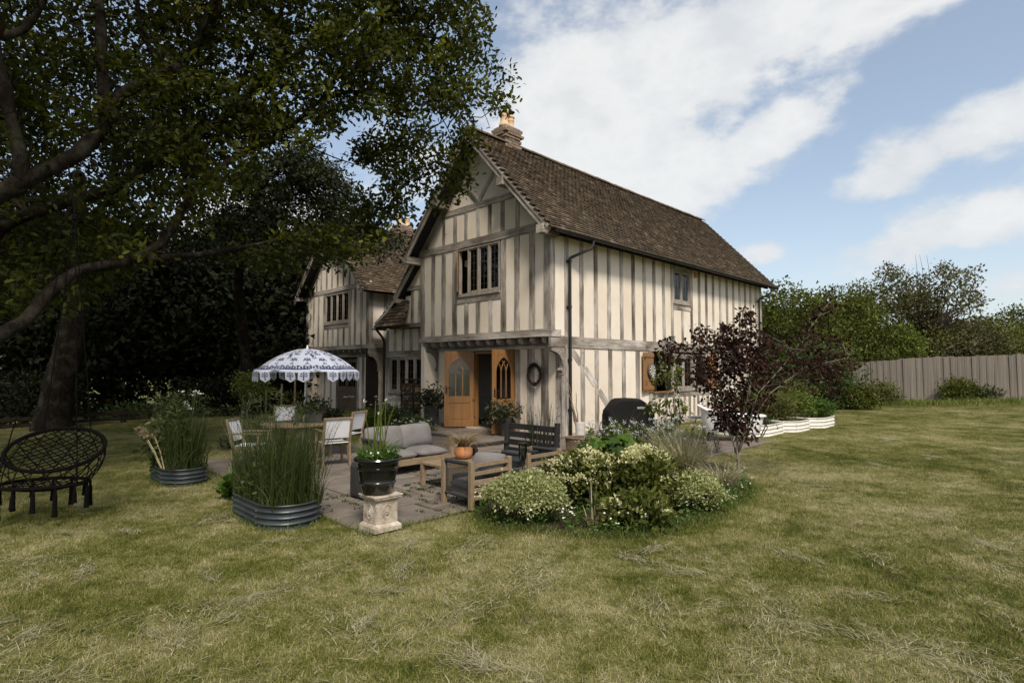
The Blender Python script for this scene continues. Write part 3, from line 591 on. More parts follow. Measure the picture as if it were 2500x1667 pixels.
    for i in range(13):
        y = .22 + i * .372; m = MB(); k = .06
        pts = [(-.06 + .5 * t, 0) for t in (0, 1)]
        prof = [(.12, 2.145), (.12, 2.297), (XU + .02, 2.297), (XU - .005, 2.25), (XU + .02, 2.19), (XU + .06, 2.150), (XU + .10, 2.145)]
        m.prism([(x, y - k, z) for x, z in prof], (0, 1, 0), 0, 2 * k); m.build('joist', 'oak_end', W0.core, bevel=.008)
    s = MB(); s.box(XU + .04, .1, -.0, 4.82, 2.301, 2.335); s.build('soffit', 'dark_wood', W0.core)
    for y, lab in ((.08, 0), (4.74, 1)):            # curved jetty brackets
        m = MB(); prof = [(-.03, 2.14), (XU + .06, 2.14), (XU + .07, 2.06)] + [(-.02 - .36 * math.cos(t) + .0, 1.62 + .40 * math.sin(t)) for t in np.linspace(R(65), R(8), 7)][0:0]
        prof += [(XU + .10 + .34 * math.sin(t), 2.03 - .40 * (1 - math.cos(t))) for t in np.linspace(0, PI / 2, 8)] + [(-.10, 1.55), (-.06, 1.50), (-.03, 1.50)]
        m.prism([(x, y - .07, z) for x, z in prof], (0, 1, 0), 0, .14); m.build('jetty_bracket', 'oak_end', W0.core, bevel=.006)
    m = MB(); prof = [(.05, 2.055), (XU + .02, 2.055), (XU + .02, 1.99)] + [(XU + .06 + .36 * math.sin(t), 1.97 - .42 * (1 - math.cos(t))) for t in np.linspace(0, PI / 2, 8)] + [(-.06, 1.44), (.05, 1.44)]
    m.prism([(x, -.02, z) for x, z in prof], (0, 1, 0), 0, .13); m.build('jetty_bracket', 'oak_end', W0.core, bevel=.006)
    return door
DOOR = main_gable()
def french_door(hinge, ang, w, name_label, side):
    """oak door leaf with an intersecting-arch glazed panel; built along +y from its hinge"""
    h, t = 1.98, .045; st = .115; p0 = .80; e = thing('_', None, None); COL.objects.unlink(e); bpy.data.objects.remove(e)
    m = MB(); zt = .06
    def bx(y0, y1, z0, z1, x0=-t / 2, x1=t / 2): m.box(x0, x1, y0, y1, z0, z1)
    bx(0, st, zt, zt + h); bx(w - st, w, zt, zt + h); bx(st, w - st, zt, zt + .16); bx(st, w - st, zt + .62, zt + p0); bx(st, w - st, zt + h - .12, zt + h)
    m.box(-.010, .010, st, w - st, zt + .16, zt + .62); m.box(-.017, .017, st + .05, w - st - .05, zt + .20, zt + .58)
    gw = w - 2 * st; cy = w / 2; zs = zt + 1.42; r = gw; ztop = zt + h - .12       # arch springs at zs
    for sg in (-1, 1):                                                            # spandrels
        arc = [(cy - sg * gw / 2 + sg * r * math.cos(a), zs + .80 * r * math.sin(a)) for a in np.linspace(0, PI / 3, 9)]
        arc = [(y, min(z, ztop)) for y, z in arc]; pts = arc + [(cy, ztop), (cy + sg * gw / 2, ztop)]
        m.prism([(0, y, z) for y, z in pts], (1, 0, 0), -t / 2 + .004, t / 2 - .004)
    d = m.build('door', 'honey', HO, bevel=.004); d.location = (hinge[0], hinge[1], 0); d.rotation_euler = (0, 0, ang); d['label'] = name_label
    g = MB(); g.box(-.003, .003, st, w - st, zt + p0, ztop - .02); g.build('pane', 'glass', d)
    l = MB(); bw = .026
    for k in (1, 2): y = st + gw * k / 3; l.box(-.012, .012, y - bw / 2, y + bw / 2, zt + p0, zs)
    def arcb(c, rad, sg, a1):
        pts = [(0, c + sg * rad * math.cos(a), zs + .80 * rad * math.sin(a)) for a in np.linspace(0, a1, 10)]
        pts = [p for p in pts if st < p[1] < w - st and abs(p[1] - cy) < 9 and p[2] < zs + .80 * math.sqrt(max(0, r * r - (abs(p[1] - cy) + gw / 2) ** 2)) + .01]
        for p, q in zip(pts, pts[1:]): l.bar(p, q, .02, bw, (1, 0, 0))
    for k in (1, 2):
        y = st + gw * k / 3
        for sg in (-1, 1): arcb(y - sg * gw, gw, sg, PI / 2); arcb(y - sg * gw / 3 * 1.0, gw / 3, sg, 0)
    l.build('tracery', 'honey', d)
    k = MB(); y = w - .055
    for x in (-1, 1): k.box(x * .0235 - .004, x * .0235 + .004, y - .022, y + .022, .92, 1.12); k.tube([(x * .03, y, 1.06), (x * .065, y, 1.06), (x * .065, y - .11, 1.06)], .009, 6)
    k.build('handle', 'iron', d); return d
french_door((-.03, DOOR[1] - .02), R(48), .78, 'oak french door leaf folded back against the wall', 1)
french_door((-.03, DOOR[0] + .02), R(95), .78, 'oak french door leaf standing open at a right angle', -1)
def door_frame():
    m = MB(); y0, y1, _, z1 = DOOR
    m.box(-.02, .12, y0, y0 + .035, .02, z1); m.box(-.02, .12, y1 - .035, y1, .02, z1); m.box(-.02, .12, y0 + .035, y1 - .035, z1 - .05, z1); m.build('door_frame', 'honey', HO)
    m = MB(); m.box(-.22, .12, y0 - .1, y1 + .1, -.02, .058); m.build('threshold', 'stone_cast', HO, bevel=.008)
    m = MB(); m.box(.13, 11.2, .2, 4.6, -.05, .05); m.build('floor', 'floor_wood', HO)
    m = MB(); m.box(-.3, 11.2, .2, 4.6, 2.34, 2.45); m.build('ceiling', 'dark_room', HO)
    m = MB(); m.box(4.2, 4.3, .2, 4.6, .05, 2.34); m.build('inner_wall', 'dark_room', HO)
door_frame()
def side_wall():
    win = (4.94, 5.93, 3.50, 4.46); hatch = (3.74, 4.82, .94, 2.02); w2 = (4.95, 6.05, .96, 2.0); w3 = (6.16, 6.90, .96, 2.0)
    Ws = Wall('y', 0, 'long_side_wall').make_core(0, 11.4, -.1, 4.62, [win, hatch, w2, w3])
    c = [.08, .63, 1.19, 1.74, 2.29, 2.83, 3.37, 3.87, 4.38]; d = [6.52, 7.0, 7.48, 7.98, 8.50, 9.0, 9.5, 9.98, 10.45, 10.92]
    up = [(XU + .004, XU + .14)] + [(x - .07, x + .07) for x in c + d] + [(4.79, 4.93), (5.95, 6.09), (11.28, 11.44)]
    for a, b in up: Ws.stud(a, b, 2.31, 4.60)
    Ws.stud(5.39, 5.51, 2.31, 3.30); Ws.beam(4.94, 5.94, 3.30, 3.45, .02, 'window_beam')
    m = MB(); m.prism([Ws.P(XU + .13, 2.3), Ws.P(.2, 2.3), Ws.P(.2, 4.62), Ws.P(XU + .13, 4.62)], Ws.n, -.16, -.05); m.build('wall_return', 'dark_room', Ws.core)
    Ws.fill(XU + .1, 11.4, 2.31, 4.60, [(a, b, 2.3, 4.6) for a, b in up] + [(5.39, 5.51, 2.3, 3.3), (4.93, 5.95, 3.3, 4.6)])
    Ws.beam(4.93, 5.95, 4.47, 4.60, .02, 'lintel')
    Ws.beam(XU - .02, 3.38, 2.065, 2.31, .028, 'bressummer'); Ws.beam(3.385, 11.44, 2.055, 2.30, .028, 'bressummer')
    lo = [(-.05, .16)] + [(x - .075, x + .075) for x in (.66, 1.21, 1.77, 2.36)] + [(2.92, 3.10), (3.56, 3.73), (4.83, 4.94), (6.06, 6.15), (6.92, 7.06)] + [(x - .07, x + .07) for x in (7.5, 8.0, 8.5, 9.0, 9.5, 10.0, 10.5, 10.95)] + [(11.28, 11.44)]
    for a, b in lo: Ws.stud(a, b, .05, 2.06)
    un = [(x - .06, x + .06) for x in (4.05, 4.45, 5.22, 5.52, 5.82, 6.36, 6.66)]
    for a, b in un: Ws.stud(a, b, .05, .78)
    Ws.beam(3.73, 4.83, .78, .92, .02, 'window_beam'); Ws.beam(4.94, 6.06, .78, .92, .02, 'window_beam'); Ws.beam(6.15, 6.92, .78, .92, .02, 'window_beam')
    Ws.fill(0, 11.4, .1, 2.06, [(a, b, .05, 2.06) for a, b in lo] + [(a, b, .05, .78) for a, b in un] + [(3.73, 6.92, .78, 2.06)])
    Ws.beam(-.04, 11.4, -.06, .09, .03, 'sill_beam')
    for a, b in (((.17, 2.06), (.585, 1.70)), ((.735, 1.58), (1.135, 1.20)), ((1.285, 1.06), (1.695, .64)), ((1.845, .50), (2.25, .12))): Ws.diag(a, b, .17, .012)
    Ws.pegs([(x, 2.24) for x in (.1, .66, 1.2, 1.75, 2.3, 2.85, 3.5, 4.4, 5.4, 6.5)] + [(.66, 1.95), (.66, 1.66), (1.21, 1.15), (1.21, 1.3), (5.45, .85), (5.1, .85), (5.8, .85)])
    Ws.window(*win, 2, 4, 2, mull=.07); Ws.window(*w2, 2, 5, 2, arch=True, mull=.06); Ws.window(*w3, 1, 5, 2, arch=True)
    m = MB(); m.prism([Ws.P(3.70, .915), Ws.P(4.86, .915), Ws.P(4.86, .945), Ws.P(3.70, .945)], Ws.n, -.15, .10); m.build('serving_sill', 'honey', HO, bevel=.005)
    for hx, ang, lab in ((3.74, R(180 + 5), 'open honey coloured window shutter carrying a dart board'), (6.96, R(-10), 'open honey coloured window shutter at the right')):
        m = MB(); w = .60 if hx < 5 else .5; z0, z1 = .95, 2.01
        for i in range(5): m.box(w * i / 5 + .002, w * (i + 1) / 5 - .002, -.012, .012, z0, z1)
        for z in (z0 + .06, z1 - .12): m.box(.01, w - .01, .0125, .034, z, z + .09); 
        m.box(0, w, -.011, .011, z0 + .001, z1 - .001); o = m.build('shutter', 'honey', HO, bevel=.003); o['label'] = lab; o.location = (hx, -.035, 0); o.rotation_euler = (0, 0, ang)
        k = MB(); k.box(w - .09, w - .05, .013, .02, z1 - .2, z1 - .05); k.tube([(w - .12, .013, z0 + .18), (w - .12, .045, z0 + .2), (w - .12, .045, z0 + .3), (w - .12, .013, z0 + .32)], .006, 6); k.build('ironwork', 'iron', o)
    # wall lantern and vent
    m = MB(); m.box(4.50, 4.53, -.05, -.015, 2.36, 2.46); m.bar((4.515, -.03, 2.42), (4.515, -.16, 2.46), .02, .02); o = m.build('wall_lantern', 'iron', HO)
    m = MB(); m.box(4.44, 4.60, -.24, -.10, 2.475, 2.49); m.box(4.45, 4.59, -.23, -.11, 2.325, 2.335)
    for x in (4.45, 4.52, 4.585):
        for y in (-.23, -.115): m.box(x, x + .008, y, y + .008, 2.335, 2.475)
    m.build('lantern_cage', 'iron', o); m = MB(); m.box(4.463, 4.58, -.219, -.12, 2.336, 2.474); m.build('lantern_glass', 'glass', o)
    m = MB(); m.box(6.20, 6.34, -.03, .02, 4.36, 4.52); 
    for i in range(5): m.box(6.21, 6.33, -.042, -.03, 4.375 + i * .028, 4.39 + i * .028)
    m.build('wall_vent', 'terracotta', HO)
side_wall()
# hidden faces of the house, so it is a closed building
def back_walls():
    m = MB(); m.box(11.25, 11.40, .05, 4.85, -.1, 4.6); m.prism([(11.4, 0, 4.6), (11.4, 4.85, 4.6), (11.4, 2.42, 7.35)], (-1, 0, 0), 0, .15); m.build('rear_gable_wall', 'plaster', HO)
    m = MB(); m.box(XU + .02, 11.25, 4.70, 4.85, -.1, 4.6); m.build('far_side_wall', 'plaster', HO)
back_walls()
# ------------------------------------------------------------------ roofs
def tile_mesh(t):
    w, l, th = .079, .150, .021; m = MB(); c = .005
    vs = [(-w, 0, -th), (w, 0, -th), (w, l, -th), (-w, l, -th), (-w, 0, 0), (-w * .33, 0, c), (w * .33, 0, c), (w, 0, 0), (w, l, 0), (-w, l, 0)]
    m.add(vs, [(0, 1, 7, 6, 5, 4), (4, 5, 6, 7, 8, 9), (0, 4, 9, 3), (1, 2, 8, 7), (3, 2, 1, 0)], t); return m
TILES = [tile_mesh((k + .5) / 10).mesh('tile') for k in range(10)]
for me in TILES: me.materials.append(MAT['tile'])
def tiled_slope(name, o, u, v, length, height, nparts=0, gauge=.10, wid=.166, sag=0.0, keep=None, poly=None):
    """o: eave corner, u: along the eave, v: up the slope; nearest nparts tiles are objects, the rest one mesh"""
    o, u, v = Vector(o), Vector(u).normalized(), Vector(v).normalized(); n = u.cross(v)
    if n.z < 0: n = -n
    d = MB(); d.prism([o + u * a + v * b for a, b in (poly or [(0, 0), (length, 0), (length, height), (0, height)])], n, -.09, -.012); deck = d.build(name, 'dark_wood', HO)
    rows = int(height / gauge); cols = int(length / wid); out = []
    for j in range(rows):
        for i in range(cols + 1):
            x = i * wid + (wid / 2 if j % 2 else 0)
            if x > length - .02: continue
            wv = .007 * math.sin(x * 1.3 + j * .08)
            if keep and not keep(x, j * gauge): continue
            p = o + u * x + v * (j * gauge - .03) + n * (.026 + wv - sag * math.sin(PI * min(1, max(0, x / length))) * (j / rows))
            if j == 0: p = p - v * .02
            tilt = -.21 + random.uniform(-.02, .015); rl = random.gauss(0, .012); vv = (v + n * tilt + u * rl).normalized(); uu = (u - vv * u.dot(vv)).normalized(); nn = uu.cross(vv)
            if nn.dot(n) < 0: uu = -uu; nn = uu.cross(vv)
            out.append((Matrix(((uu.x, vv.x, nn.x, p.x), (uu.y, vv.y, nn.y, p.y), (uu.z, vv.z, nn.z, p.z), (0, 0, 0, 1))), min(.999, max(0, random.gauss(.48, .22)))))
    def dist(q): t = q[0].translation; w = hw(t.x, t.y, t.z); return (w - Vector((0, 0, EYE))).length
    out.sort(key=dist)
    for Mx, t in out[:nparts]:
        ob = bpy.data.objects.new('tile', TILES[int(t * 10)]); link(ob, deck); ob.matrix_local = Mx
    rest = out[nparts:]
    if rest:
        base = tile_mesh(0); bv = np.array(base.v); MM = np.array([np.array(q[0]) for q in rest]); V = np.einsum('nij,kj->nki', MM[:, :3, :3], bv) + MM[:, None, :3, 3]
        tri = [];
        for f in base.f:
            for k in range(1, len(f) - 1): tri.append((f[0], f[k], f[k + 1]))
        tri = np.array(tri); Fc = (tri[None] + (np.arange(len(rest)) * len(bv))[:, None, None]).reshape(-1, 3)
        t = mesh_np('tile_field', V.reshape(-1, 3), Fc, 'tile', deck, np.repeat([q[1] for q in rest], len(tri))); t['kind'] = 'stuff'
    return deck
def ridge_run(a, b, r=.11, parent=None, step=.33):
    a, b = Vector(a), Vector(b); n = int((b - a).length / step); d = (b - a) / n; s = Vector((d.y, -d.x, 0)).normalized()
    for i in range(n):
        m = MB(); vs = []; p0 = a + d * i; z = -.012 * math.sin(PI * i / n) * 2 + random.uniform(-.006, .006)
        for p, rr in ((p0, r), (p0 + d * 1.04, r * .94)):
            for k in range(8): t = PI * k / 7; vs.append(p + s * rr * math.cos(t) + Vector((0, 0, rr * .85 * math.sin(t) + z)))
        m.add(vs, [(k, k + 1, 9 + k, 8 + k) for k in range(7)] + [tuple(range(8))], random.uniform(.3, .8)); m.build('ridge_tile', 'tile', parent or HO, fix=False)
def barge(a, b, n, w, th, name='barge_board', parent=None):
    a, b, n = Vector(a), Vector(b), Vector(n); d = (b - a).normalized(); return timber(name, a, b, d.cross(n), n, w, 0, th, parent or HO, .002)
EV, RZ, RY = (-.42, 4.60), 7.62, 2.42; SL = Vector((0, RY - EV[0], RZ - EV[1])); XV0, XV1 = -.86, 11.86
def main_roof():
    r = tiled_slope('roof', (XV0, EV[0], EV[1]), (1, 0, 0), SL, XV1 - XV0, SL.length, 300); r['label'] = 'main roof slope above the long side wall'
    far = tiled_slope('roof', (XV0, 2 * RY - EV[0], EV[1]), (1, 0, 0), (0, -SL.y, SL.z), XV1 - XV0, SL.length, 0)
    ridge_run((XV0, RY, RZ - .02), (XV1, RY, RZ - .02), parent=r)
    for sg in (-1, 1):
        f = lambda y, z, x: Vector((x, RY + sg * (RY - y), z))
        e, t = f(EV[0] + .10, EV[1] + .02, XV0), f(RY, RZ - .085, XV0)
        barge(e + Vector((0, 0, -.09)), t + Vector((0, 0, -.09)), (-1, 0, 0), .17, .035); barge(e + Vector((-.036, 0, -.015)), t + Vector((-.036, 0, -.015)), (-1, 0, 0), .06, .022, 'barge_cap')
        barge(f(EV[0] + .10, EV[1] - .07, XV1), f(RY, RZ - .17, XV1), (1, 0, 0), .17, .03)
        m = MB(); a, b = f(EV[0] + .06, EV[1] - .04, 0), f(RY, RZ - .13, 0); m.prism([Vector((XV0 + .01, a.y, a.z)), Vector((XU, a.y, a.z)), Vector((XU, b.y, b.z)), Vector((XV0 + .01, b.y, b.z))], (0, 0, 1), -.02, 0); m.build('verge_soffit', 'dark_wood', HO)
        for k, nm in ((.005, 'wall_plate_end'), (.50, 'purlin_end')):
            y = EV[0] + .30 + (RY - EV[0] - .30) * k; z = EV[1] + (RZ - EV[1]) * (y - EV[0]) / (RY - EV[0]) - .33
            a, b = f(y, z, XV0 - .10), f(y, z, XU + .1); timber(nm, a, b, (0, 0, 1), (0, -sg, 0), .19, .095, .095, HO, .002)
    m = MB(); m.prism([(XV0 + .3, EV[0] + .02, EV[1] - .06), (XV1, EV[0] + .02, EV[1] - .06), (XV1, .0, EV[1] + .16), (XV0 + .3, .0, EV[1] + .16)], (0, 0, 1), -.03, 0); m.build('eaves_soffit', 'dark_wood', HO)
    for i in range(27): x = -.3 + i * .44; m = MB(); m.bar((x, EV[0] + .06, EV[1] - .10), (x, .02, EV[1] + .06), .055, .09); m.build('rafter_foot', 'dark_wood', HO)
    # gutter on brackets, down pipes
    g = MB(); yg, zg, rg = EV[0] - .035, EV[1] - .035, .062; vs = []
    for x in (XV0 + .04, XV1 - .03):
        for rr in (rg, rg - .008):
            for k in range(9): t = PI + PI * k / 8; vs.append((x, yg + rr * math.cos(t), zg + rr * math.sin(t)))
    g.add(vs, [(k, k + 1, 19 + k, 18 + k) for k in range(8)] + [(9 + k, 27 + k, 28 + k, 10 + k) for k in range(8)] + [(0, 18, 27, 9), (8, 17, 35, 26)] + [tuple(range(9)), tuple(range(18, 27))]); gu = g.build('gutter', 'pipe', HO, smooth=True)
    for i in range(7):
        m = MB(); x = XV0 + .5 + i * 1.85; vs = [(xx, yg + .068 * math.cos(PI + PI * k / 8), zg + .068 * math.sin(PI + PI * k / 8)) for xx in (x, x + .07) for k in range(9)]; m.add(vs, [(k, k + 1, 10 + k, 9 + k) for k in range(8)]); m.build('gutter_union', 'pipe', gu)
    def pipe(xw, xg, zb):
        m = MB(); m.tube([(xg, yg, zg - .05), (xg, yg, zg - .16), (xg - (xg - xw) * .12, yg + .03, zg - .24), (xw, -.075, zg - .46), (xw, -.075, zg - .56), (xw, -.075, zb)], .034, 10); m.build('down_pipe', 'pipe', HO, smooth=True); c = MB()
        for z in (4.0, 2.95, 1.75, .62): c.tube([(xw, -.075, z), (xw, -.075, z + .07)], .043, 10); c.box(xw - .07, xw + .07, -.045, -.02, z + .015, z + .055)
        c.build('pipe_collar', 'pipe', HO)
    pipe(.12, .50, .05); pipe(11.05, 11.25, .05)
main_roof()
def chimney(cx, cy, z0, z1, w, d, pots, cowl=False, lab=None):
    co = MB(); co.box(cx - w / 2 + .03, cx + w / 2 - .03, cy - d / 2 + .03, cy + d / 2 - .03, z0, z1 - .02); st = co.build('chimney', 'mortar', HO)
    if lab: st['label'] = lab
    bm = {}
    def brick(x0, x1, y0, y1, z):
        key = (round(x1 - x0, 3), round(y1 - y0, 3))
        if key not in bm: bb = MB(); a, b = key; bb.box(-a / 2, a / 2, -b / 2, b / 2, 0, .062); me = bb.mesh('brick'); me.materials.append(MAT['brick']); bm[key] = me
        o = bpy.data.objects.new('brick', bm[key]); link(o, st); o.location = ((x0 + x1) / 2 + random.uniform(-.003, .003), (y0 + y1) / 2 + random.uniform(-.003, .003), z)
    nc = int((z1 - z0) / .074)
    for j in range(nc):
        z = z0 + j * .074; k = nc - 1 - j; e = {0: .02, 1: .045, 2: .045, 3: .02}.get(k, 0); X0, X1, Y0, Y1 = cx - w / 2 - e, cx + w / 2 + e, cy - d / 2 - e, cy + d / 2 + e
        n = max(2, round((X1 - X0 - .10) / .215)); bl = (X1 - X0 - .104) / n
        for side in (0, 1):
            x = X0 if (j + side) % 2 == 0 else X0 + .104
            for i in range(n): brick(x + .005, x + bl - .005, Y0 if side == 0 else Y1 - .1, Y0 + .1 if side == 0 else Y1, z); x += bl
            n2 = max(1, round((Y1 - Y0 - .104) / .215)); bl2 = (Y1 - Y0 - .104) / n2; y = Y0 + .104 if (j + side) % 2 == 0 else Y0
            y = Y0 if (j + side) % 2 == 1 else Y0 + .104
            if (j + side) % 2 == 1 and side == 0: y = Y0 + .104
            for i in range(n2): brick(X0 if side == 0 else X1 - .1, X0 + .1 if side == 0 else X1, max(y, Y0 + .104) + .005 if i == 0 else y + .005, min(y + bl2, Y1 - .104) - .005, z); y += bl2
    for px_, py_, h, r in pots:
        m = MB(); m.lathe([(r * 1.35, 0), (r * 1.35, .05), (r * 1.15, .09), (r * 1.0, .11), (r * .92, h * .62), (r * 1.02, h * .66), (r * 1.02, h * .71), (r * .92, h * .74), (r * .95, h * .84), (r * 1.12, h * .87), (r * 1.12, h * .95), (r * .98, h), (r * .8, h), (r * .75, h * .8)], 20, (px_, py_, z1 - .01)); p = m.build('chimney_pot', 'pot_clay', st, smooth=True)
        c = MB(); zt = z1 + h
        for k in range(3): a = 2.1 * k; c.tube([(px_ + r * .8 * math.cos(a), py_ + r * .8 * math.sin(a), zt - .03), (px_ + r * .8 * math.cos(a), py_ + r * .8 * math.sin(a), zt + .11)], .008, 5)
        c.lathe([(.02, .15), (r * .9, .12), (r * 1.15, .105), (r * 1.15, .095), (.02, .11)], 16, (px_, py_, zt)); c.build('cowl', 'iron', p)
chimney(.68, 2.55, 7.3, 8.10, .62, .52, [(.52, 2.50, .42, .105), (.86, 2.60, .42, .105)], lab='brick chimney stack behind the main gable peak')
# ------------------------------------------------------------------ linking range and the left wing
def link_range():
    xl = -.10; w = (5.22, 6.99, .84, 1.93)
    Wl = Wall('x', xl, 'link_wall').make_core(4.86, 7.2, -.1, 2.9, [w], poly=[(4.86, 2.9), (6.45, 2.9), (4.86, 4.55)])
    st = [(7.06, 7.2), (6.64, 6.76), (6.2, 6.32), (5.78, 5.92), (5.34, 5.48), (4.9, 5.02)]
    for a, b in st: Wl.stud(a, b, 2.12, 2.80)
    Wl.beam(4.87, 6.4, 2.80, 2.91, .02, 'mid_rail'); Wl.fill(4.87, 7.2, 2.12, 2.80, [(a, b, 2, 3) for a, b in st])
    Wt = Wall('x', -.40, 'link_upper_wall').make_core(4.87, 5.95, 2.80, 3.3, [], poly=[(4.87, 3.3), (5.95, 3.3), (5.95, 3.55), (4.87, 4.65)])
    Wt.beam(4.87, 5.96, 2.78, 2.89, .02, 'mid_rail'); Wt.stud(4.90, 5.08, 2.89, 3.84); Wt.stud(5.28, 5.42, 2.89, 3.84); Wt.stud(5.72, 5.90, 2.89, 3.58)
    for p, q, z in ((5.08, 5.28, 3.84), (5.42, 5.72, 3.70)): Wt.panel(p, q, 2.89, z)
    Wt.beam(4.87, 5.62, 3.85, 3.96, .02, 'upper_rail'); Wt.poly_panel([(4.87, 3.97), (5.52, 3.97), (4.87, 4.62)]); m = MB(); m.box(-.36, -.1, 5.80, 5.95, 2.8, 3.5); m.box(-.39, -.06, 4.87, 5.95, 2.77, 2.80); m.build('link_return', 'dark_wood', HO)
    Wl.beam(4.87, 7.24, 1.935, 2.12, .028, 'bressummer'); Wl.window(*w, 4, 5, 2, mull=.075)
    for a, b in ((7.02, 7.2), (5.06, 5.21)): Wl.stud(a, b, .05, 1.93)
    Wl.beam(5.21, 7.02, .60, .77, .02, 'window_beam'); lo = ((6.5, 6.64), (6.0, 6.14), (5.5, 5.64))
    for a, b in lo: Wl.stud(a, b, .05, .60)
    Wl.fill(4.87, 7.2, .05, 1.93, [(7.02, 7.3, 0, 2), (5.06, 5.22, 0, 2), (5.22, 7.02, .6, 2)] + [(a, b, 0, .6) for a, b in lo])
    m = MB(); m.box(xl + .02, 3, 7.06, 7.2, -.1, 2.9); m.build('link_end_wall', 'plaster', HO)
    # catslide: the main slope runs on, set back behind the front verge, then sweeps out to a low eave; a steep tiled skirt closes its end
    k = Vector((0, -1, 1.064)).normalized(); tiled_slope('catslide_roof', (-.56, 5.98, 3.70), (1, 0, 0), k, 6.0, 1.40, 0)
    k2 = Vector((0, -1.0, .66)).normalized(); tiled_slope('catslide_foot', (-.56, 6.86, 3.04), (1, 0, 0), k2, 6.0, 1.08, 0)
    barge((-.60, 4.95, 4.66), (-.60, 5.98, 3.58), (-1, 0, 0), .16, .035); barge((-.636, 4.95, 4.73), (-.636, 5.98, 3.65), (-1, 0, 0), .05, .02, 'barge_cap'); barge((-.60, 5.96, 3.60), (-.62, 6.30, 3.30), (-1, 0, 0), .10, .03); barge((-.62, 6.28, 3.32), (-.70, 6.86, 2.93), (-1, 0, 0), .09, .03)
    m = MB(); m.prism([(-.56, 4.9, 4.66), (-.38, 4.9, 4.66), (-.38, 5.98, 3.54), (-.56, 5.98, 3.54)], (0, 0, 1), -.02, 0); m.build('verge_soffit', 'dark_wood', HO)
    timber('purlin_end', (-.68, 5.80, 3.55), (xl + .1, 5.80, 3.55), (0, 0, 1), (0, -1, 0), .12, .06, .06, HO, .002)
    v = Vector((.26, 0, .70)); top = v.length; tri = [(0, 0), (1.52, 0), (1.0, top * .42), (.62, top * .86), (.45, top), (.10, top)]
    tiled_slope('pentice_skirt', (-.80, 5.32, 2.86), (0, 1, 0), v, 1.52, top, 80, poly=tri, keep=lambda x, h: inpoly(np.array([x + .05]), np.array([h + .01]), [(-.05, -.1), (1.55, -.1), (1.02, top * .42), (.64, top * .86), (.45, top + .05), (.08, top + .05)])[0])
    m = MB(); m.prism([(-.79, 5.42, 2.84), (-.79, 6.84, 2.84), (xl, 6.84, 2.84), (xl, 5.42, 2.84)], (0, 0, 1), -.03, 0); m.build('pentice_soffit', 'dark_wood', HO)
    p = MB(); p.tube([(-.62, 6.92, 2.86), (-.60, 6.98, 2.78), (-.28, 7.14, 2.55), (-.20, 7.16, 2.4), (-.19, 7.16, .05)], .04, 10); p.build('down_pipe', 'pipe', HO, smooth=True)
    m = MB(); m.prism([(.4, 4.86, 2.9), (.4, 8.9, 2.9), (6, 8.9, 2.9), (6, 4.86, 2.9)], (0, 0, 1), 0, .05); m.build('link_ceiling', 'dark_room', HO)
link_range()
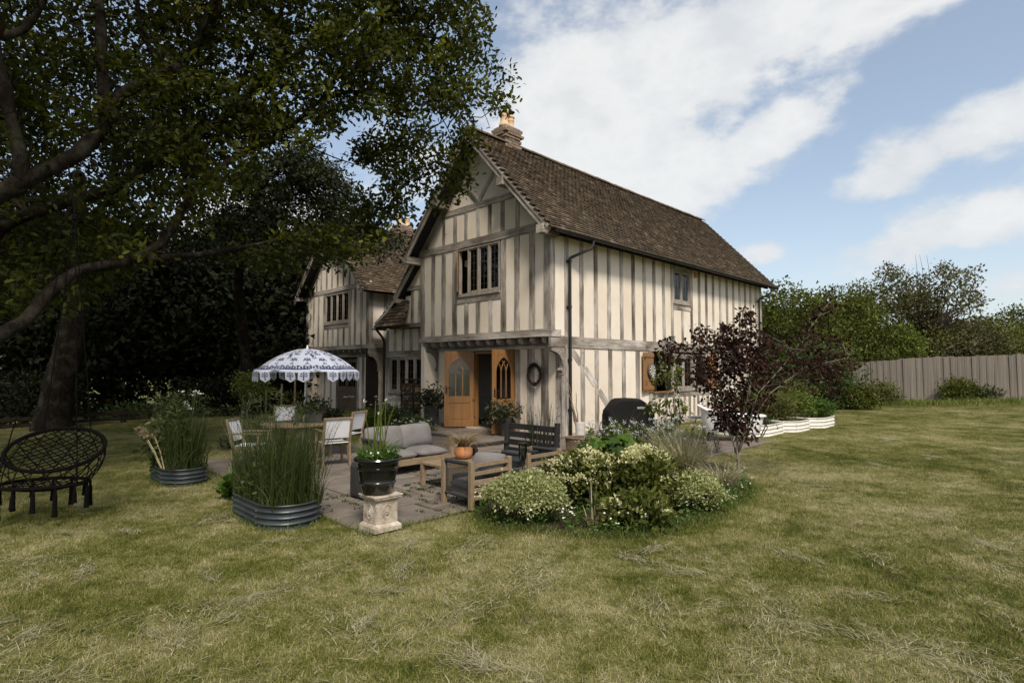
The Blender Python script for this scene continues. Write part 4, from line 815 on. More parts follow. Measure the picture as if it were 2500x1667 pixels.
def left_wing():
    xu, xg, y0, y1 = .40, .85, 9.12, 13.95; ym = (y0 + y1) / 2; win = (10.50, 12.34, 3.28, 4.42)
    Wu = Wall('x', xu, 'wing_upper_gable_wall').make_core(y0, y1, 2.42, 4.46, [win], poly=[(y0, 4.46), (y1, 4.46), (ym, 6.95)])
    st = [(y0, 9.28), (9.55, 9.68), (9.98, 10.12), (10.33, 10.48), (12.36, 12.50), (12.80, 12.93), (13.22, 13.35), (13.78, 13.95)]
    for a, b in st: Wu.stud(a, b, 2.42, 4.46)
    lo = [(10.80, 10.92), (11.22, 11.34), (11.64, 11.76), (12.04, 12.16)]
    for a, b in lo: Wu.stud(a, b, 2.42, 3.09)
    Wu.beam(10.48, 12.36, 3.09, 3.235, .02, 'window_beam'); Wu.fill(y0, y1, 2.42, 4.46, [(a, b, 2, 5) for a, b in st] + [(a, b, 2, 3.09) for a, b in lo] + [(10.48, 12.36, 3.09, 5)])
    Wu.beam(y0 - .04, y1 + .04, 2.28, 2.415, .03, 'bressummer', .3); Wu.beam(y0 - .1, y1 + .1, 4.465, 4.63, .026, 'tie_beam')
    Wu.window(*win, 4, 5, 2, mull=.07)
    def topz(u): return min(5.45, 7.05 - 1.05 * abs(ym - u) - .25)
    us = [(9.98, 10.1), (10.42, 10.54), (10.86, 10.98), (11.30, 11.42), (11.74, 11.86), (12.18, 12.30), (12.62, 12.74), (13.02, 13.12)]
    for p, q in us: Wu.stud(p, q, 4.635, min(topz(p), topz(q)))
    ed = [9.50] + [x for r in us for x in r] + [13.56]
    for i in range(0, len(ed), 2):
        p, q = ed[i], ed[i + 1]; ts = sorted({p, q} | {x for x in (ym - 1.285, ym + 1.285) if p < x < q}); Wu.poly_panel([(p, 4.635), (q, 4.635)] + [(t, max(4.64, topz(t))) for t in reversed(ts)])
    Wu.beam(ym - 1.4, ym + 1.4, 5.45, 5.59, .02, 'collar'); Wu.poly_panel([(ym - 1.15, 5.6), (ym + 1.15, 5.6), (ym, 6.78)])
    for sg in (-1, 1): Wu.diag((ym + sg * 2.45, 4.46), (ym + sg * .03, 6.95), .17, .02, 'principal_rafter')
    # ground floor: boarded glazed double doors
    d0 = on_x(871, 1000, xg)[0]; d1 = on_x(824, 1000, xg)[0]
    Wg = Wall('x', xg, 'wing_ground_floor_wall').make_core(y0, y1, -.4, 2.12, [(d0, d1, -.1, 1.95)])
    gs = [(y0, 9.32), (9.66, 9.80), (10.16, 10.30), (d0 - .13, d0), (d1, d1 + .13), (12.62, 12.74), (13.12, 13.24), (13.78, 13.95)]
    for a, b in gs: Wg.stud(a, b, -.06, 2.0)
    Wg.fill(y0, y1, -.06, 2.0, [(a, b, -1, 3) for a, b in gs] + [(d0, d1, -1, 3)]); Wg.beam(y0 - .03, y1, 2.0, 2.12, .03, 'girding_beam')
    m = MB(); m.box(xg - .06, xg + .1, y0, d0 - .05, -.4, -.03); m.build('plinth', 'stone_cast', Wg.core, bevel=.01); m = MB(); m.box(xg - .06, xg + .1, d1 + .05, y1 + .03, -.4, -.03); m.build('plinth', 'stone_cast', Wg.core, bevel=.01)
    m = MB(); m.box(xg - .35, xg + .1, d0 - .2, d1 + .2, -.4, -.09); m.build('threshold', 'stone_cast', Wg.core, bevel=.01)
    for k in range(2):
        a = d0 + (d1 - d0) * k / 2 + .008; b = d0 + (d1 - d0) * (k + 1) / 2 - .008; m = MB(); s = .10; x0, x1 = xg - .02, xg + .03
        for r in ((a, a + s, -.08, 1.93), (b - s, b, -.08, 1.93), (a + s, b - s, -.08, .08), (a + s, b - s, .36, .44), (a + s, b - s, .72, .9), (a + s, b - s, 1.8, 1.93)): m.box(x0, x1, *r)
        m.box(xg - .002, xg + .01, a + s, b - s, .08, .36); m.box(xg - .002, xg + .01, a + s, b - s, .44, .72); g = b - a - 2 * s
        for q in (1, 2): m.box(x0 + .01, x1 - .01, a + s + g * q / 3 - .012, a + s + g * q / 3 + .012, .9, 1.8)
        d = m.build('door', 'door_old', HO, bevel=.004); d['label'] = 'weathered brown garden door with tall narrow panes'; p = MB(); p.box(xg + .003, xg + .007, a + s, b - s, .9, 1.8); p.build('pane', 'glass', d)
        if k == 0: h = MB(); h.box(x0 - .01, x0, b - .06, b - .03, .85, 1.0); h.tube([(x0, b - .045, .95), (x0 - .05, b - .045, .95), (x0 - .05, b - .12, .95)], .008, 5); h.build('handle', 'iron', d)
    for i in range(12):
        y = y0 + .2 + i * .40; m = MB(); prof = [(xg + .1, 2.12), (xg + .1, 2.275), (xu + .02, 2.275), (xu, 2.23), (xu + .03, 2.16), (xu + .09, 2.13)]; m.prism([(x, y - .055, z) for x, z in prof], (0, 1, 0), 0, .11); m.build('joist', 'oak_end', Wg.core, bevel=.008)
    m = MB(); m.box(xu + .04, xg + .1, y0, y1, 2.28, 2.31); m.build('soffit', 'dark_wood', Wg.core)
    m = MB(); prof = [(xg + .05, 2.10), (xu + .02, 2.10), (xu + .02, 2.03)] + [(xu + .06 + .33 * math.sin(t), 2.0 - .42 * (1 - math.cos(t))) for t in np.linspace(0, PI / 2, 8)] + [(xg - .06, 1.48), (xg + .05, 1.48)]
    m.prism([(x, y0 - .02, z) for x, z in prof], (0, 1, 0), 0, .13); m.build('jetty_bracket', 'oak_end', Wg.core, bevel=.006)
    # side wall facing the link
    Wy = Wall('y', y0, 'wing_side_wall').make_core(xu, 8.0, -.4, 4.4, [])
    for a, b in ((xu, xu + .16), (1.0, 1.13), (1.62, 1.76), (2.3, 2.45), (3.0, 3.14), (3.7, 3.84)): Wy.stud(a, b, 2.3, 4.36)
    Wy.fill(xu, 4.5, 2.3, 4.36, [(a, b, 2, 5) for a, b in ((xu, xu + .16), (1.0, 1.13), (1.62, 1.76), (2.3, 2.45), (3.0, 3.14), (3.7, 3.84))]); Wy.beam(xu, 4.5, 2.1, 2.3, .025, 'bressummer')
    Wy.stud(xg - .02, xg + .2, -.06, 2.1); Wy.fill(xg + .2, 4.5, -.06, 2.1, [])
    m = MB(); m.box(xu + .02, 8, y1 - .14, y1, -.4, 4.4); m.box(7.86, 8, y0 + .06, y1, -.4, 4.4); m.prism([(7.9, y0, 4.4), (7.9, y1, 4.4), (7.9, ym, 6.9)], (1, 0, 0), 0, .1); m.build('wing_rear_walls', 'plaster', HO)
    m = MB(); m.box(xg + .2, 7.8, y0 + .2, y1 - .2, 2.2, 2.27); m.build('wing_floor', 'dark_room', HO)
    # roof
    e0, ez, rz, xv = y0 - .36, 4.26, 7.18, .02; v = Vector((0, ym - e0, rz - ez)); L = 8.2
    r = tiled_slope('wing_roof', (xv, e0, ez), (1, 0, 0), v, L, v.length, 160); tiled_slope('wing_roof', (xv, 2 * ym - e0, ez), (1, 0, 0), (0, -v.y, v.z), L, v.length, 0); ridge_run((xv, ym, rz - .02), (xv + L, ym, rz - .02), parent=r)
    for sg in (-1, 1):
        f = lambda y, z, x: Vector((x, ym + sg * (ym - y), z)); barge(f(e0 + .08, ez - .06, xv), f(ym, rz - .17, xv), (-1, 0, 0), .17, .035); barge(f(e0 + .08, ez + .01, xv - .036), f(ym, rz - .10, xv - .036), (-1, 0, 0), .06, .02, 'barge_cap')
        a, b = f(e0 + .06, ez - .05, 0), f(ym, rz - .14, 0); m = MB(); m.prism([Vector((xv + .01, a.y, a.z)), Vector((xu, a.y, a.z)), Vector((xu, b.y, b.z)), Vector((xv + .01, b.y, b.z))], (0, 0, 1), -.02, 0); m.build('verge_soffit', 'dark_wood', HO)
        timber('wall_plate_end', f(y0 + .02, ez + .1, xv - .05), f(y0 + .02, ez + .1, xu + .1), (0, 0, 1), (0, -sg, 0), .14, .07, .07, HO, .002)
    m = MB(); m.prism([(xv + .1, e0 + .02, ez - .05), (xv + L, e0 + .02, ez - .05), (xv + L, y0, ez + .12), (xv + .1, y0, ez + .12)], (0, 0, 1), -.03, 0); m.build('eaves_soffit', 'dark_wood', HO)
    chimney(3.55, ym + .25, 6.9, 7.62, .8, .55, [(3.35, ym + .2, .40, .11), (3.80, ym + .3, .40, .11)], lab='squat brick chimney stack on the left wing roof')
left_wing()
# ================================================================== patio furniture (house coordinates: turn 45 degrees)
A45 = R(45)
def curve_pts(f, n): return [f(i / (n - 1)) for i in range(n)]
def soft_box(name, mat, parent, c, s, puff=.03, rot=(0, 0, 0), n=7, seed=0, sag=0.0):
    """a stuffed cushion: a rounded slab that bulges on its faces and pinches at its seams"""
    rs = np.random.default_rng(seed + 11); u = np.linspace(-1, 1, n); V = []; idx = {}
    m = MB(); hx, hy, hz = s[0] / 2, s[1] / 2, s[2] / 2
    def P(a, b, top):
        e = (1 - a ** 4) * (1 - b ** 4); r = 1 - .06 * (a * a * b * b); w = .35 + .65 * (1 - max(abs(a), abs(b)) ** 6)
        return Vector((a * hx * r, b * hy * r, top * (hz * w + puff * e) + rs.normal() * .003 - sag * e))
    top = [[P(a, b, 1) for b in u] for a in u]; bot = [[P(a, b, -1) for b in u] for a in u]
    vs = [p for r in top for p in r] + [p for r in bot for p in r]; N = n * n; fs = []
    for i in range(n - 1):
        for j in range(n - 1):
            q = i * n + j; fs += [(q, q + n, q + n + 1, q + 1), (N + q, N + q + 1, N + q + n + 1, N + q + n)]
    ring = [i * n for i in range(n)] + [(n - 1) * n + j for j in range(1, n)] + [i * n + n - 1 for i in range(n - 2, -1, -1)] + [j for j in range(n - 2, 0, -1)]
    for a, b in zip(ring, ring[1:] + ring[:1]): fs.append((a, b, N + b, N + a))
    m.add(vs, fs); o = m.build(name, mat, parent, smooth=True); o.location = c; o.rotation_euler = rot
    for p in o.data.polygons: p.use_smooth = True
    sub = o.modifiers.new('s', 'SUBSURF'); sub.levels = 1; sub.render_levels = 1; return o
def rope_side(parent, x, y0, y1, z0, z1, n):
    m = MB()
    for i in range(n): y = y0 + (y1 - y0) * (i + .5) / n; m.bar((x, y, z0), (x, y, z1), .005, .005)
    o = m.build('rope_panel', 'rope', parent); o['kind'] = 'stuff'
def armchair(x0, y0, label):
    """x0,y0: rear left foot in house coordinates; faces +y"""
    t = thing('rope_armchair', label, 'armchair', hw(x0, y0, .026), A45, 'rope sided wooden armchairs'); w, d, h = .64, .54, .53; p = .055
    for x in (0, w - p):
        for y in (0, d - p): m = MB(); m.box(x, x + p, y, y + p, 0, h - (.02 if y else 0)); m.build('leg', 'teak', t, bevel=.004)
    for i, z in enumerate((.10, .19, .28, .37, .46)):
        m = MB(); c = .03 if i in (1, 2) else .0; pts = [(p + (w - 2 * p) * k / 6, .022 - c * math.sin(PI * k / 6), z + .02) for k in range(7)]
        for a, b in zip(pts, pts[1:]): m.bar(a, b, .022, .042)
        m.build('back_slat', 'teak', t)
    for x in (.0275, w - .0275):
        m = MB(); m.tube([(x, p, h - .03), (x, d - p, h - .03)], .024, 10); m.build('arm', 'rope', t, smooth=True); m = MB(); m.tube([(x, p, .13), (x, d - p, .13)], .018, 8); m.build('side_rail', 'rope', t); rope_side(t, x, p, d - p, .13, h - .03, 26)
    m = MB(); m.box(p, w - p, d - p + .01, d - .01, .12, .18); m.build('front_rail', 'teak', t); m = MB()
    m.box(p, w - p, .03, d - p, .15, .17); m.build('seat_base', 'teak', t)
    soft_box('seat_cushion', 'cushion', t, (w / 2, d / 2 + .02, .225), (w - .13, d - .09, .10), .015, seed=3)
    return t
armchair(-5.70, -3.38, 'rope sided wooden armchair with its slatted back to the camera, beside the stone pedestal')
armchair(-4.80, -3.40, 'rope sided wooden armchair half hidden behind the round pale green shrub')
def cushion(label, c, s, rot, seed):
    o = soft_box('cushion', 'cushion', None, c, s, .05, rot, seed=seed); tag(o, label, 'cushion', 'grey seat cushions'); return o
def sofa():
    x0, x1, y0, y1 = -5.38, -4.10, -1.12, -.40; t = thing('garden_sofa', 'low wooden sofa with rope arms and grey cushions behind the black urn', 'sofa', hw(x0, y0, .026), A45); w, d, h = x1 - x0, y1 - y0, .50; p = .06
    for x in (0, w - p):
        for y in (0, d - p): m = MB(); m.box(x, x + p, y, y + p, 0, h); m.build('leg', 'teak', t, bevel=.004)
    for n, y in (('front_rail', .012), ('rear_rail', d - .052)): m = MB(); m.box(p, w - p, y, y + .04, .13, .22); m.build(n, 'teak', t)
    for i, z in enumerate((.30, .40)): m = MB(); m.box(p, w - p, d - .045, d - .02, z, z + .05); m.build('back_slat', 'teak', t)
    m = MB(); m.box(p, w - p, .06, d - .06, .17, .19); m.build('seat_base', 'teak', t)
    for x in (.03, w - .03): m = MB(); m.tube([(x, 0.03, h - .01), (x, d - .03, h - .01)], .026, 10); m.build('arm', 'rope', t, smooth=True); rope_side(t, x, p, d - p, .15, h - .02, 34)
    for k in range(2): soft_box('seat_cushion', 'cushion', t, (p + (w - 2 * p) * (k + .5) / 2, d / 2 - .03, .265), ((w - 2 * p) / 2 - .01, d - .08, .12), .015, seed=k)
    for k, (u, lab) in enumerate(((.27, 'grey back cushion leaning on the near half of the sofa'), (.73, 'grey back cushion leaning on the far half of the sofa'))):
        P = hw(x0 + w * u, y1 - .16, .51); cushion(lab, P, (.66, .40, .13), (R(72), 0, A45 + R(4 if k else -5)), 20 + k)
sofa()
cushion('pale grey cushion lying across the slatted back of the nearest rope armchair', hw(-5.33, -3.25, .475), (.52, .30, .09), (R(-72), R(9), A45), 31)
def coffee_table():
    t = thing('coffee_table', 'low slatted wooden coffee table carrying the terracotta bowl', 'table', hw(-5.32, -2.52, .026), A45); w, d, h = 1.0, .62, .32; p = .055
    for x in (0, w - p):
        for y in (0, d - p): m = MB(); m.box(x, x + p, y, y + p, 0, h - .03); m.build('leg', 'teak', t, bevel=.004)
    for y in (.01, d - .04): m = MB(); m.box(p, w - p, y, y + .03, h - .09, h - .03); m.build('apron', 'teak', t)
    n = 7
    for i in range(n): m = MB(); m.box(0, w, d * i / n + .004, d * (i + 1) / n - .004, h - .03, h); m.build('top_slat', 'teak', t, bevel=.003)
coffee_table()
def terracotta_bowl():
    P = hw(-4.75, -2.12, .347); t = thing('terracotta_pot', 'round terracotta bowl on the coffee table', 'pot', P)
    m = MB(); m.lathe([(.055, 0), (.10, .02), (.128, .07), (.125, .13), (.10, .168), (.092, .172), (.085, .165), (.105, .13), (.02, .13)], 28); m.build('bowl', 'terracotta', t, smooth=True)
    q = thing('grass_plant', 'arching brown ornamental grass in the terracotta bowl', 'plant', P + Vector((0, 0, .13))); n = 520; a = rng.random(n) * 2 * PI; b = np.stack([np.cos(a), np.sin(a), np.zeros(n)], 1) * (rng.random((n, 1)) * .06)
    V, Fc, T = blades(b, .25 + .18 * rng.random(n), a + rng.normal(size=n) * .4, .5 + rng.random(n) * .8, .0075, 6, .35 + .7 * rng.random(n)); mesh_np('leaves', V, Fc, 'brown_grass', q, T)
terracotta_bowl()
def bench():
    t = thing('dark_bench', 'dark grey slatted garden bench with a grey seat pad in front of the gable wall', 'bench', hw(-3.82, -3.02, .026), A45); w, d = 1.06, .64     # runs along +y, faces -x
    for y in (0, w - .07):
        m = MB(); m.bar((0, y + .035, 0), (.06, y + .035, .80), .07, .055, (0, 1, 0)); m.build('rear_post', 'dark_wood', t, bevel=.006); m = MB(); m.box(-d, -d + .06, y, y + .07, 0, .42); m.build('front_leg', 'dark_wood', t, bevel=.006)
        m = MB(); m.box(-d - .02, .04, y - .005, y + .075, .43, .475); m.build('arm', 'dark_wood', t, bevel=.01)
    for z in (.34, .46, .58, .70): m = MB(); m.bar((.035 + z * .045, .0, z), (.035 + z * .045, w, z), .028, .085, (0, 0, 1)); m.build('back_slat', 'dark_wood', t, bevel=.004)
    for i in range(5): m = MB(); m.box(-d + .02 + i * .12, -d + .12 + i * .12, .03, w - .03, .26, .285); m.build('seat_slat', 'dark_wood', t)
    soft_box('seat_pad', 'seat_pad', t, (-.31, w / 2, .325), (.58, w - .12, .08), .012, seed=8)
bench()
def stool():
    P = hw(-6.13, -1.99, .026); t = thing('dark_stool', 'dark grey square stool with softened corners behind the black urn', 'stool', P, A45); a = .19; h = .43
    m = MB(); k = .045; ring = [(-a + k, -a), (a - k, -a), (a, -a + k), (a, a - k), (a - k, a), (-a + k, a), (-a, a - k), (-a, -a + k)]
    vs = [(x * .95, y * .95, .02) for x, y in ring] + [(x, y, .06) for x, y in ring] + [(x, y, h - .05) for x, y in ring] + [(x * .9, y * .9, h) for x, y in ring]
    m.add(vs, [tuple(range(8))[::-1], tuple(range(24, 32))] + [(8 * r + i, 8 * r + (i + 1) % 8, 8 * r + 8 + (i + 1) % 8, 8 * r + 8 + i) for r in range(3) for i in range(8)]); m.build('body', 'planter_grey', t, bevel=.01)
    m = MB()
    for x in (-.13, .13):
        for y in (-.13, .13): m.box(x - .02, x + .02, y - .02, y + .02, 0, .02)
    m.build('feet', 'dark_wood', t)
stool()
# ------------------------------------------------------------------ pedestal and urn
PED = Vector((-1.30, 5.61, 0))
def pedestal():
    t = thing('stone_pedestal', 'weathered cream stone pedestal with oval medallions on the patio corner', 'pedestal', PED + Vector((0, 0, .02)), A45)
    m = MB(); prof = [(.150, 0), (.150, .045), (.142, .055), (.128, .068), (.119, .075), (.119, .275), (.121, .285), (.135, .297), (.150, .312), (.150, .325), (.158, .329), (.158, .345)]
    vs = [(sx * r, sy * r, z) for r, z in prof for sx, sy in ((-1, -1), (1, -1), (1, 1), (-1, 1))]; n = len(prof)
    m.add(vs, [(3, 2, 1, 0), tuple(4 * n - 4 + k for k in range(4))] + [(4 * i + k, 4 * i + (k + 1) % 4, 4 * i + 4 + (k + 1) % 4, 4 * i + 4 + k) for i in range(n - 1) for k in range(4)]); m.build('block', 'stone_cast', t, bevel=.004)
    for d in range(4):
        m = MB(); c, s = math.cos(d * PI / 2), math.sin(d * PI / 2); f = lambda u, z, o: (c * u + s * (.119 + o), s * u - c * (.119 + o), z)
        for rx, rz, th in ((.050, .072, .0055), (.039, .058, .0035)):
            m.tube([f(rx * math.cos(a), .185 + rz * math.sin(a), .001) for a in np.linspace(0, 2 * PI, 25)], th, 6, cap=False)
        for q in range(9): a = q * 2.4; m.lathe([(.011 + .004 * (q % 3), -.006), (.008, .004), (.002, .008)], 7, f(.02 * math.cos(a) * (q % 4) / 3, .185 + .032 * math.sin(a) * (q % 5) / 4, -.002))
        for u in (-.108, .108): m.bar(f(u, .085, .0), f(u, .27, .0), .008, .008)
        m.bar(f(-.108, .085, 0), f(.108, .085, 0), .008, .008); m.bar(f(-.108, .27, 0), f(.108, .27, 0), .008, .008); m.build('medallion', 'stone_cast', t)
pedestal()
def urn():
    P = PED + Vector((-.03, 0, .3655)); t = thing('black_urn', 'glossy black banded plant pot standing on the stone pedestal', 'pot', P)
    m = MB(); pr = [(.105, 0), (.142, .004), (.150, .015), (.166, .095), (.170, .10), (.179, .106), (.181, .116), (.174, .124), (.171, .13), (.194, .235), (.199, .238), (.209, .246), (.210, .256), (.201, .264), (.196, .268), (.205, .305), (.212, .318), (.232, .328), (.236, .342), (.229, .354), (.206, .352), (.196, .33), (.185, .30), (.02, .30)]
    m.lathe(pr, 48); m.build('pot', 'urn', t, smooth=True); m = MB(); m.lathe([(.188, .301), (.188, .318), (.1, .326), (.01, .328)], 24); m.build('soil', 'soil', t)
    q = thing('agapanthus', 'green strappy agapanthus with pale buds in the black urn', 'plant', P + Vector((0, 0, .32))); parts = []
    n = 260; a = rng.random(n) * 2 * PI; r = np.sqrt(rng.random(n)) * .13; b = np.stack([r * np.cos(a), r * np.sin(a), np.zeros(n)], 1)
    parts.append(blades(b, .14 + .17 * rng.random(n), a, .4 + rng.random(n) * .8, .009, 5, .2 + .6 * rng.random(n)))
    n = 900; a = rng.random(n) * 2 * PI; r = np.sqrt(rng.random(n)) * .20; p = np.stack([r * np.cos(a), r * np.sin(a), .01 + rng.random(n) * .07], 1); d = rng.normal(size=(n, 3)); d[:, 2] = np.abs(d[:, 2]); parts.append(scatter(LEAF2, p, d, .02 + .022 * rng.random(n)))
    mesh_np('leaves', *join_np(parts)[:2], 'lush', q, join_np(parts)[2]); rs = random.Random(3); m = MB(); heads = []
    for i in range(13):
        x, y = rs.uniform(-.07, .07), rs.uniform(-.06, .06); h = rs.uniform(.34, .62); l = (rs.uniform(-.13, .13), rs.uniform(-.08, .08)); m.tube([(x, y, 0), (x + l[0] * .4, y + l[1] * .4, h * .55), (x + l[0], y + l[1], h)], [.005, .0045, .0035], 5); heads.append((x + l[0], y + l[1], h))
    m.build('stems', 'fresh', q); parts = []
    for h in heads[:3]: k = 6; parts.append(scatter(NEEDL, np.array([h] * k) + rng.normal(size=(k, 3)) * .003, rng.normal(size=(k, 3)) * .35 + np.array([0, 0, 1]), .042))
    n = 26; a = rng.random(n) * 2 * PI; p = np.stack([.17 * np.cos(a) * rng.random(n) ** .4, .17 * np.sin(a), .07 + .03 * rng.random(n)], 1); parts.append(scatter(PETAL5, p, rng.normal(size=(n, 3)), .028, normal=np.array([[0, -.5, 1]] * n)))
    mesh_np('flowers', *join_np(parts)[:2], 'white_flower', q)
urn()
# ------------------------------------------------------------------ dining set
def dining_chair(loc, ang, label):
    """faces +y in its own frame"""
    t = thing('dining_chair', label, 'chair', loc, ang, 'wooden dining chairs with white slings'); w, d, sh, bh = .46, .44, .39, .76; p = .036
    for x in (0, w - p):
        m = MB(); m.bar((x + p / 2 - w / 2, -d / 2 + .02, 0), (x + p / 2 - w / 2, -d / 2 + .05, sh), p, .045); m.bar((x + p / 2 - w / 2, -d / 2 + .05, sh - .01), (x + p / 2 - w / 2, -d / 2 - .05, bh), p, .045, w2=p, h2=.034); m.build('rear_leg', 'teak', t, bevel=.004)
        m = MB(); m.bar((x + p / 2 - w / 2, d / 2 - .02, 0), (x + p / 2 - w / 2, d / 2 - .02, .56), p, .04); m.build('front_leg', 'teak', t, bevel=.004)
        m = MB(); m.box(x - .006 - w / 2, x + p + .006 - w / 2, -d / 2 + .01, d / 2 + .02, .56, .585); m.build('arm', 'teak', t, bevel=.005); m = MB(); m.box(x + .004 - w / 2, x + p - .004 - w / 2, -d / 2 + .04, d / 2 - .03, sh - .06, sh - .005); m.build('seat_rail', 'teak', t)
    m = MB(); m.box(-w / 2 + p, w / 2 - p, d / 2 - .04, d / 2 - .005, sh - .06, sh - .005); m.build('front_rail', 'teak', t); m = MB(); m.box(-w / 2, w / 2, -d / 2 - .07, -d / 2 - .032, bh - .002, bh + .03); m.build('top_rail', 'teak', t, bevel=.005)
    m = MB(); m.box(-w / 2 + p, w / 2 - p, -d / 2 + .035, d / 2 - .045, sh - .012, sh - .002); m.build('seat_sling', 'white_sling', t); m = MB(); m.prism([(-w / 2 + p + .003, -d / 2 + .03, sh + .07), (w / 2 - p - .003, -d / 2 + .03, sh + .07), (w / 2 - p - .003, -d / 2 - .045, bh - .005), (-w / 2 + p + .003, -d / 2 - .045, bh - .005)], (0, 1, 0), -.006, .006); m.build('back_sling', 'white_sling', t); return t
TBL = Vector((-3.72, 9.75, .026))
for px, py, ang, lab in ((610, 1150, R(-86), 'white sling dining chair at the left of the table, half behind tall grass'), (812, 1140, R(35), 'white sling dining chair with its back to the camera, right of the tall grass'),
                         (846, 1112, R(72), 'white sling dining chair nearest the sofa, facing left'), (690, 1088, R(193), 'white sling dining chair on the far side of the table')):
    g = ground_at(px, py); dining_chair((g.x, g.y, .026), ang, lab)
def dining_table():
    t = thing('dining_table', 'wooden garden dining table under the patterned parasol', 'table', TBL, R(8)); m = MB(); n = 9; r = .58
    for i in range(n):
        y0, y1 = -r + 2 * r * i / n + .004, -r + 2 * r * (i + 1) / n - .004; m = MB(); a, b = (math.sqrt(max(.01, r * r - y * y)) for y in (y0, y1)); m.prism([(-a, y0, .60), (a, y0, .60), (b, y1, .60), (-b, y1, .60)], (0, 0, 1), 0, .028); m.build('top_slat', 'teak', t)
    for k in range(4): a = PI / 4 + k * PI / 2; m = MB(); m.bar((.42 * math.cos(a), .42 * math.sin(a), 0), (.36 * math.cos(a), .36 * math.sin(a), .60), .05, .05); m.build('leg', 'teak', t)
    m = MB(); m.lathe([(.40, .55), (.40, .60), (.36, .60), (.36, .55)], 24); m.build('apron', 'teak', t)
    q = thing('table_planter', 'dark grey square planter with white lilies on the dining table', 'planter', TBL + Vector((.28, .05, .628)), R(20)); m = MB(); a = .13
    m.add([(sx * r, sy * r, z) for r, z in ((a * .92, 0), (a, .22), (a * .93, .22), (a * .9, .17)) for sx, sy in ((-1, -1), (1, -1), (1, 1), (-1, 1))], [(3, 2, 1, 0)] + [(4 * i + k, 4 * i + (k + 1) % 4, 4 * i + 4 + (k + 1) % 4, 4 * i + 4 + k) for i in range(3) for k in range(4)] + [(12, 13, 14, 15)]); m.build('box', 'planter_grey', q)
    n = 500; p = rng.normal(size=(n, 3)) * np.array([.11, .11, .07]) + np.array([0, 0, .26]); p[:, 2] = np.maximum(p[:, 2], .18); d = rng.normal(size=(n, 3)) + np.array([0, 0, .4]); V, Fc, T = scatter(LEAF, p, d, .05 + .03 * rng.random(n)); mesh_np('leaves', V, Fc, 'shade_plant', q, T)
    n = 7; p = np.stack([rng.normal(size=n) * .1, rng.normal(size=n) * .1, .30 + .09 * rng.random(n)], 1); V, Fc, T = scatter(PETAL5, p, rng.normal(size=(n, 3)), .06, normal=np.array([[0, -1, .5]] * n)); mesh_np('flowers', V, Fc, 'white_flower', q)
dining_table()
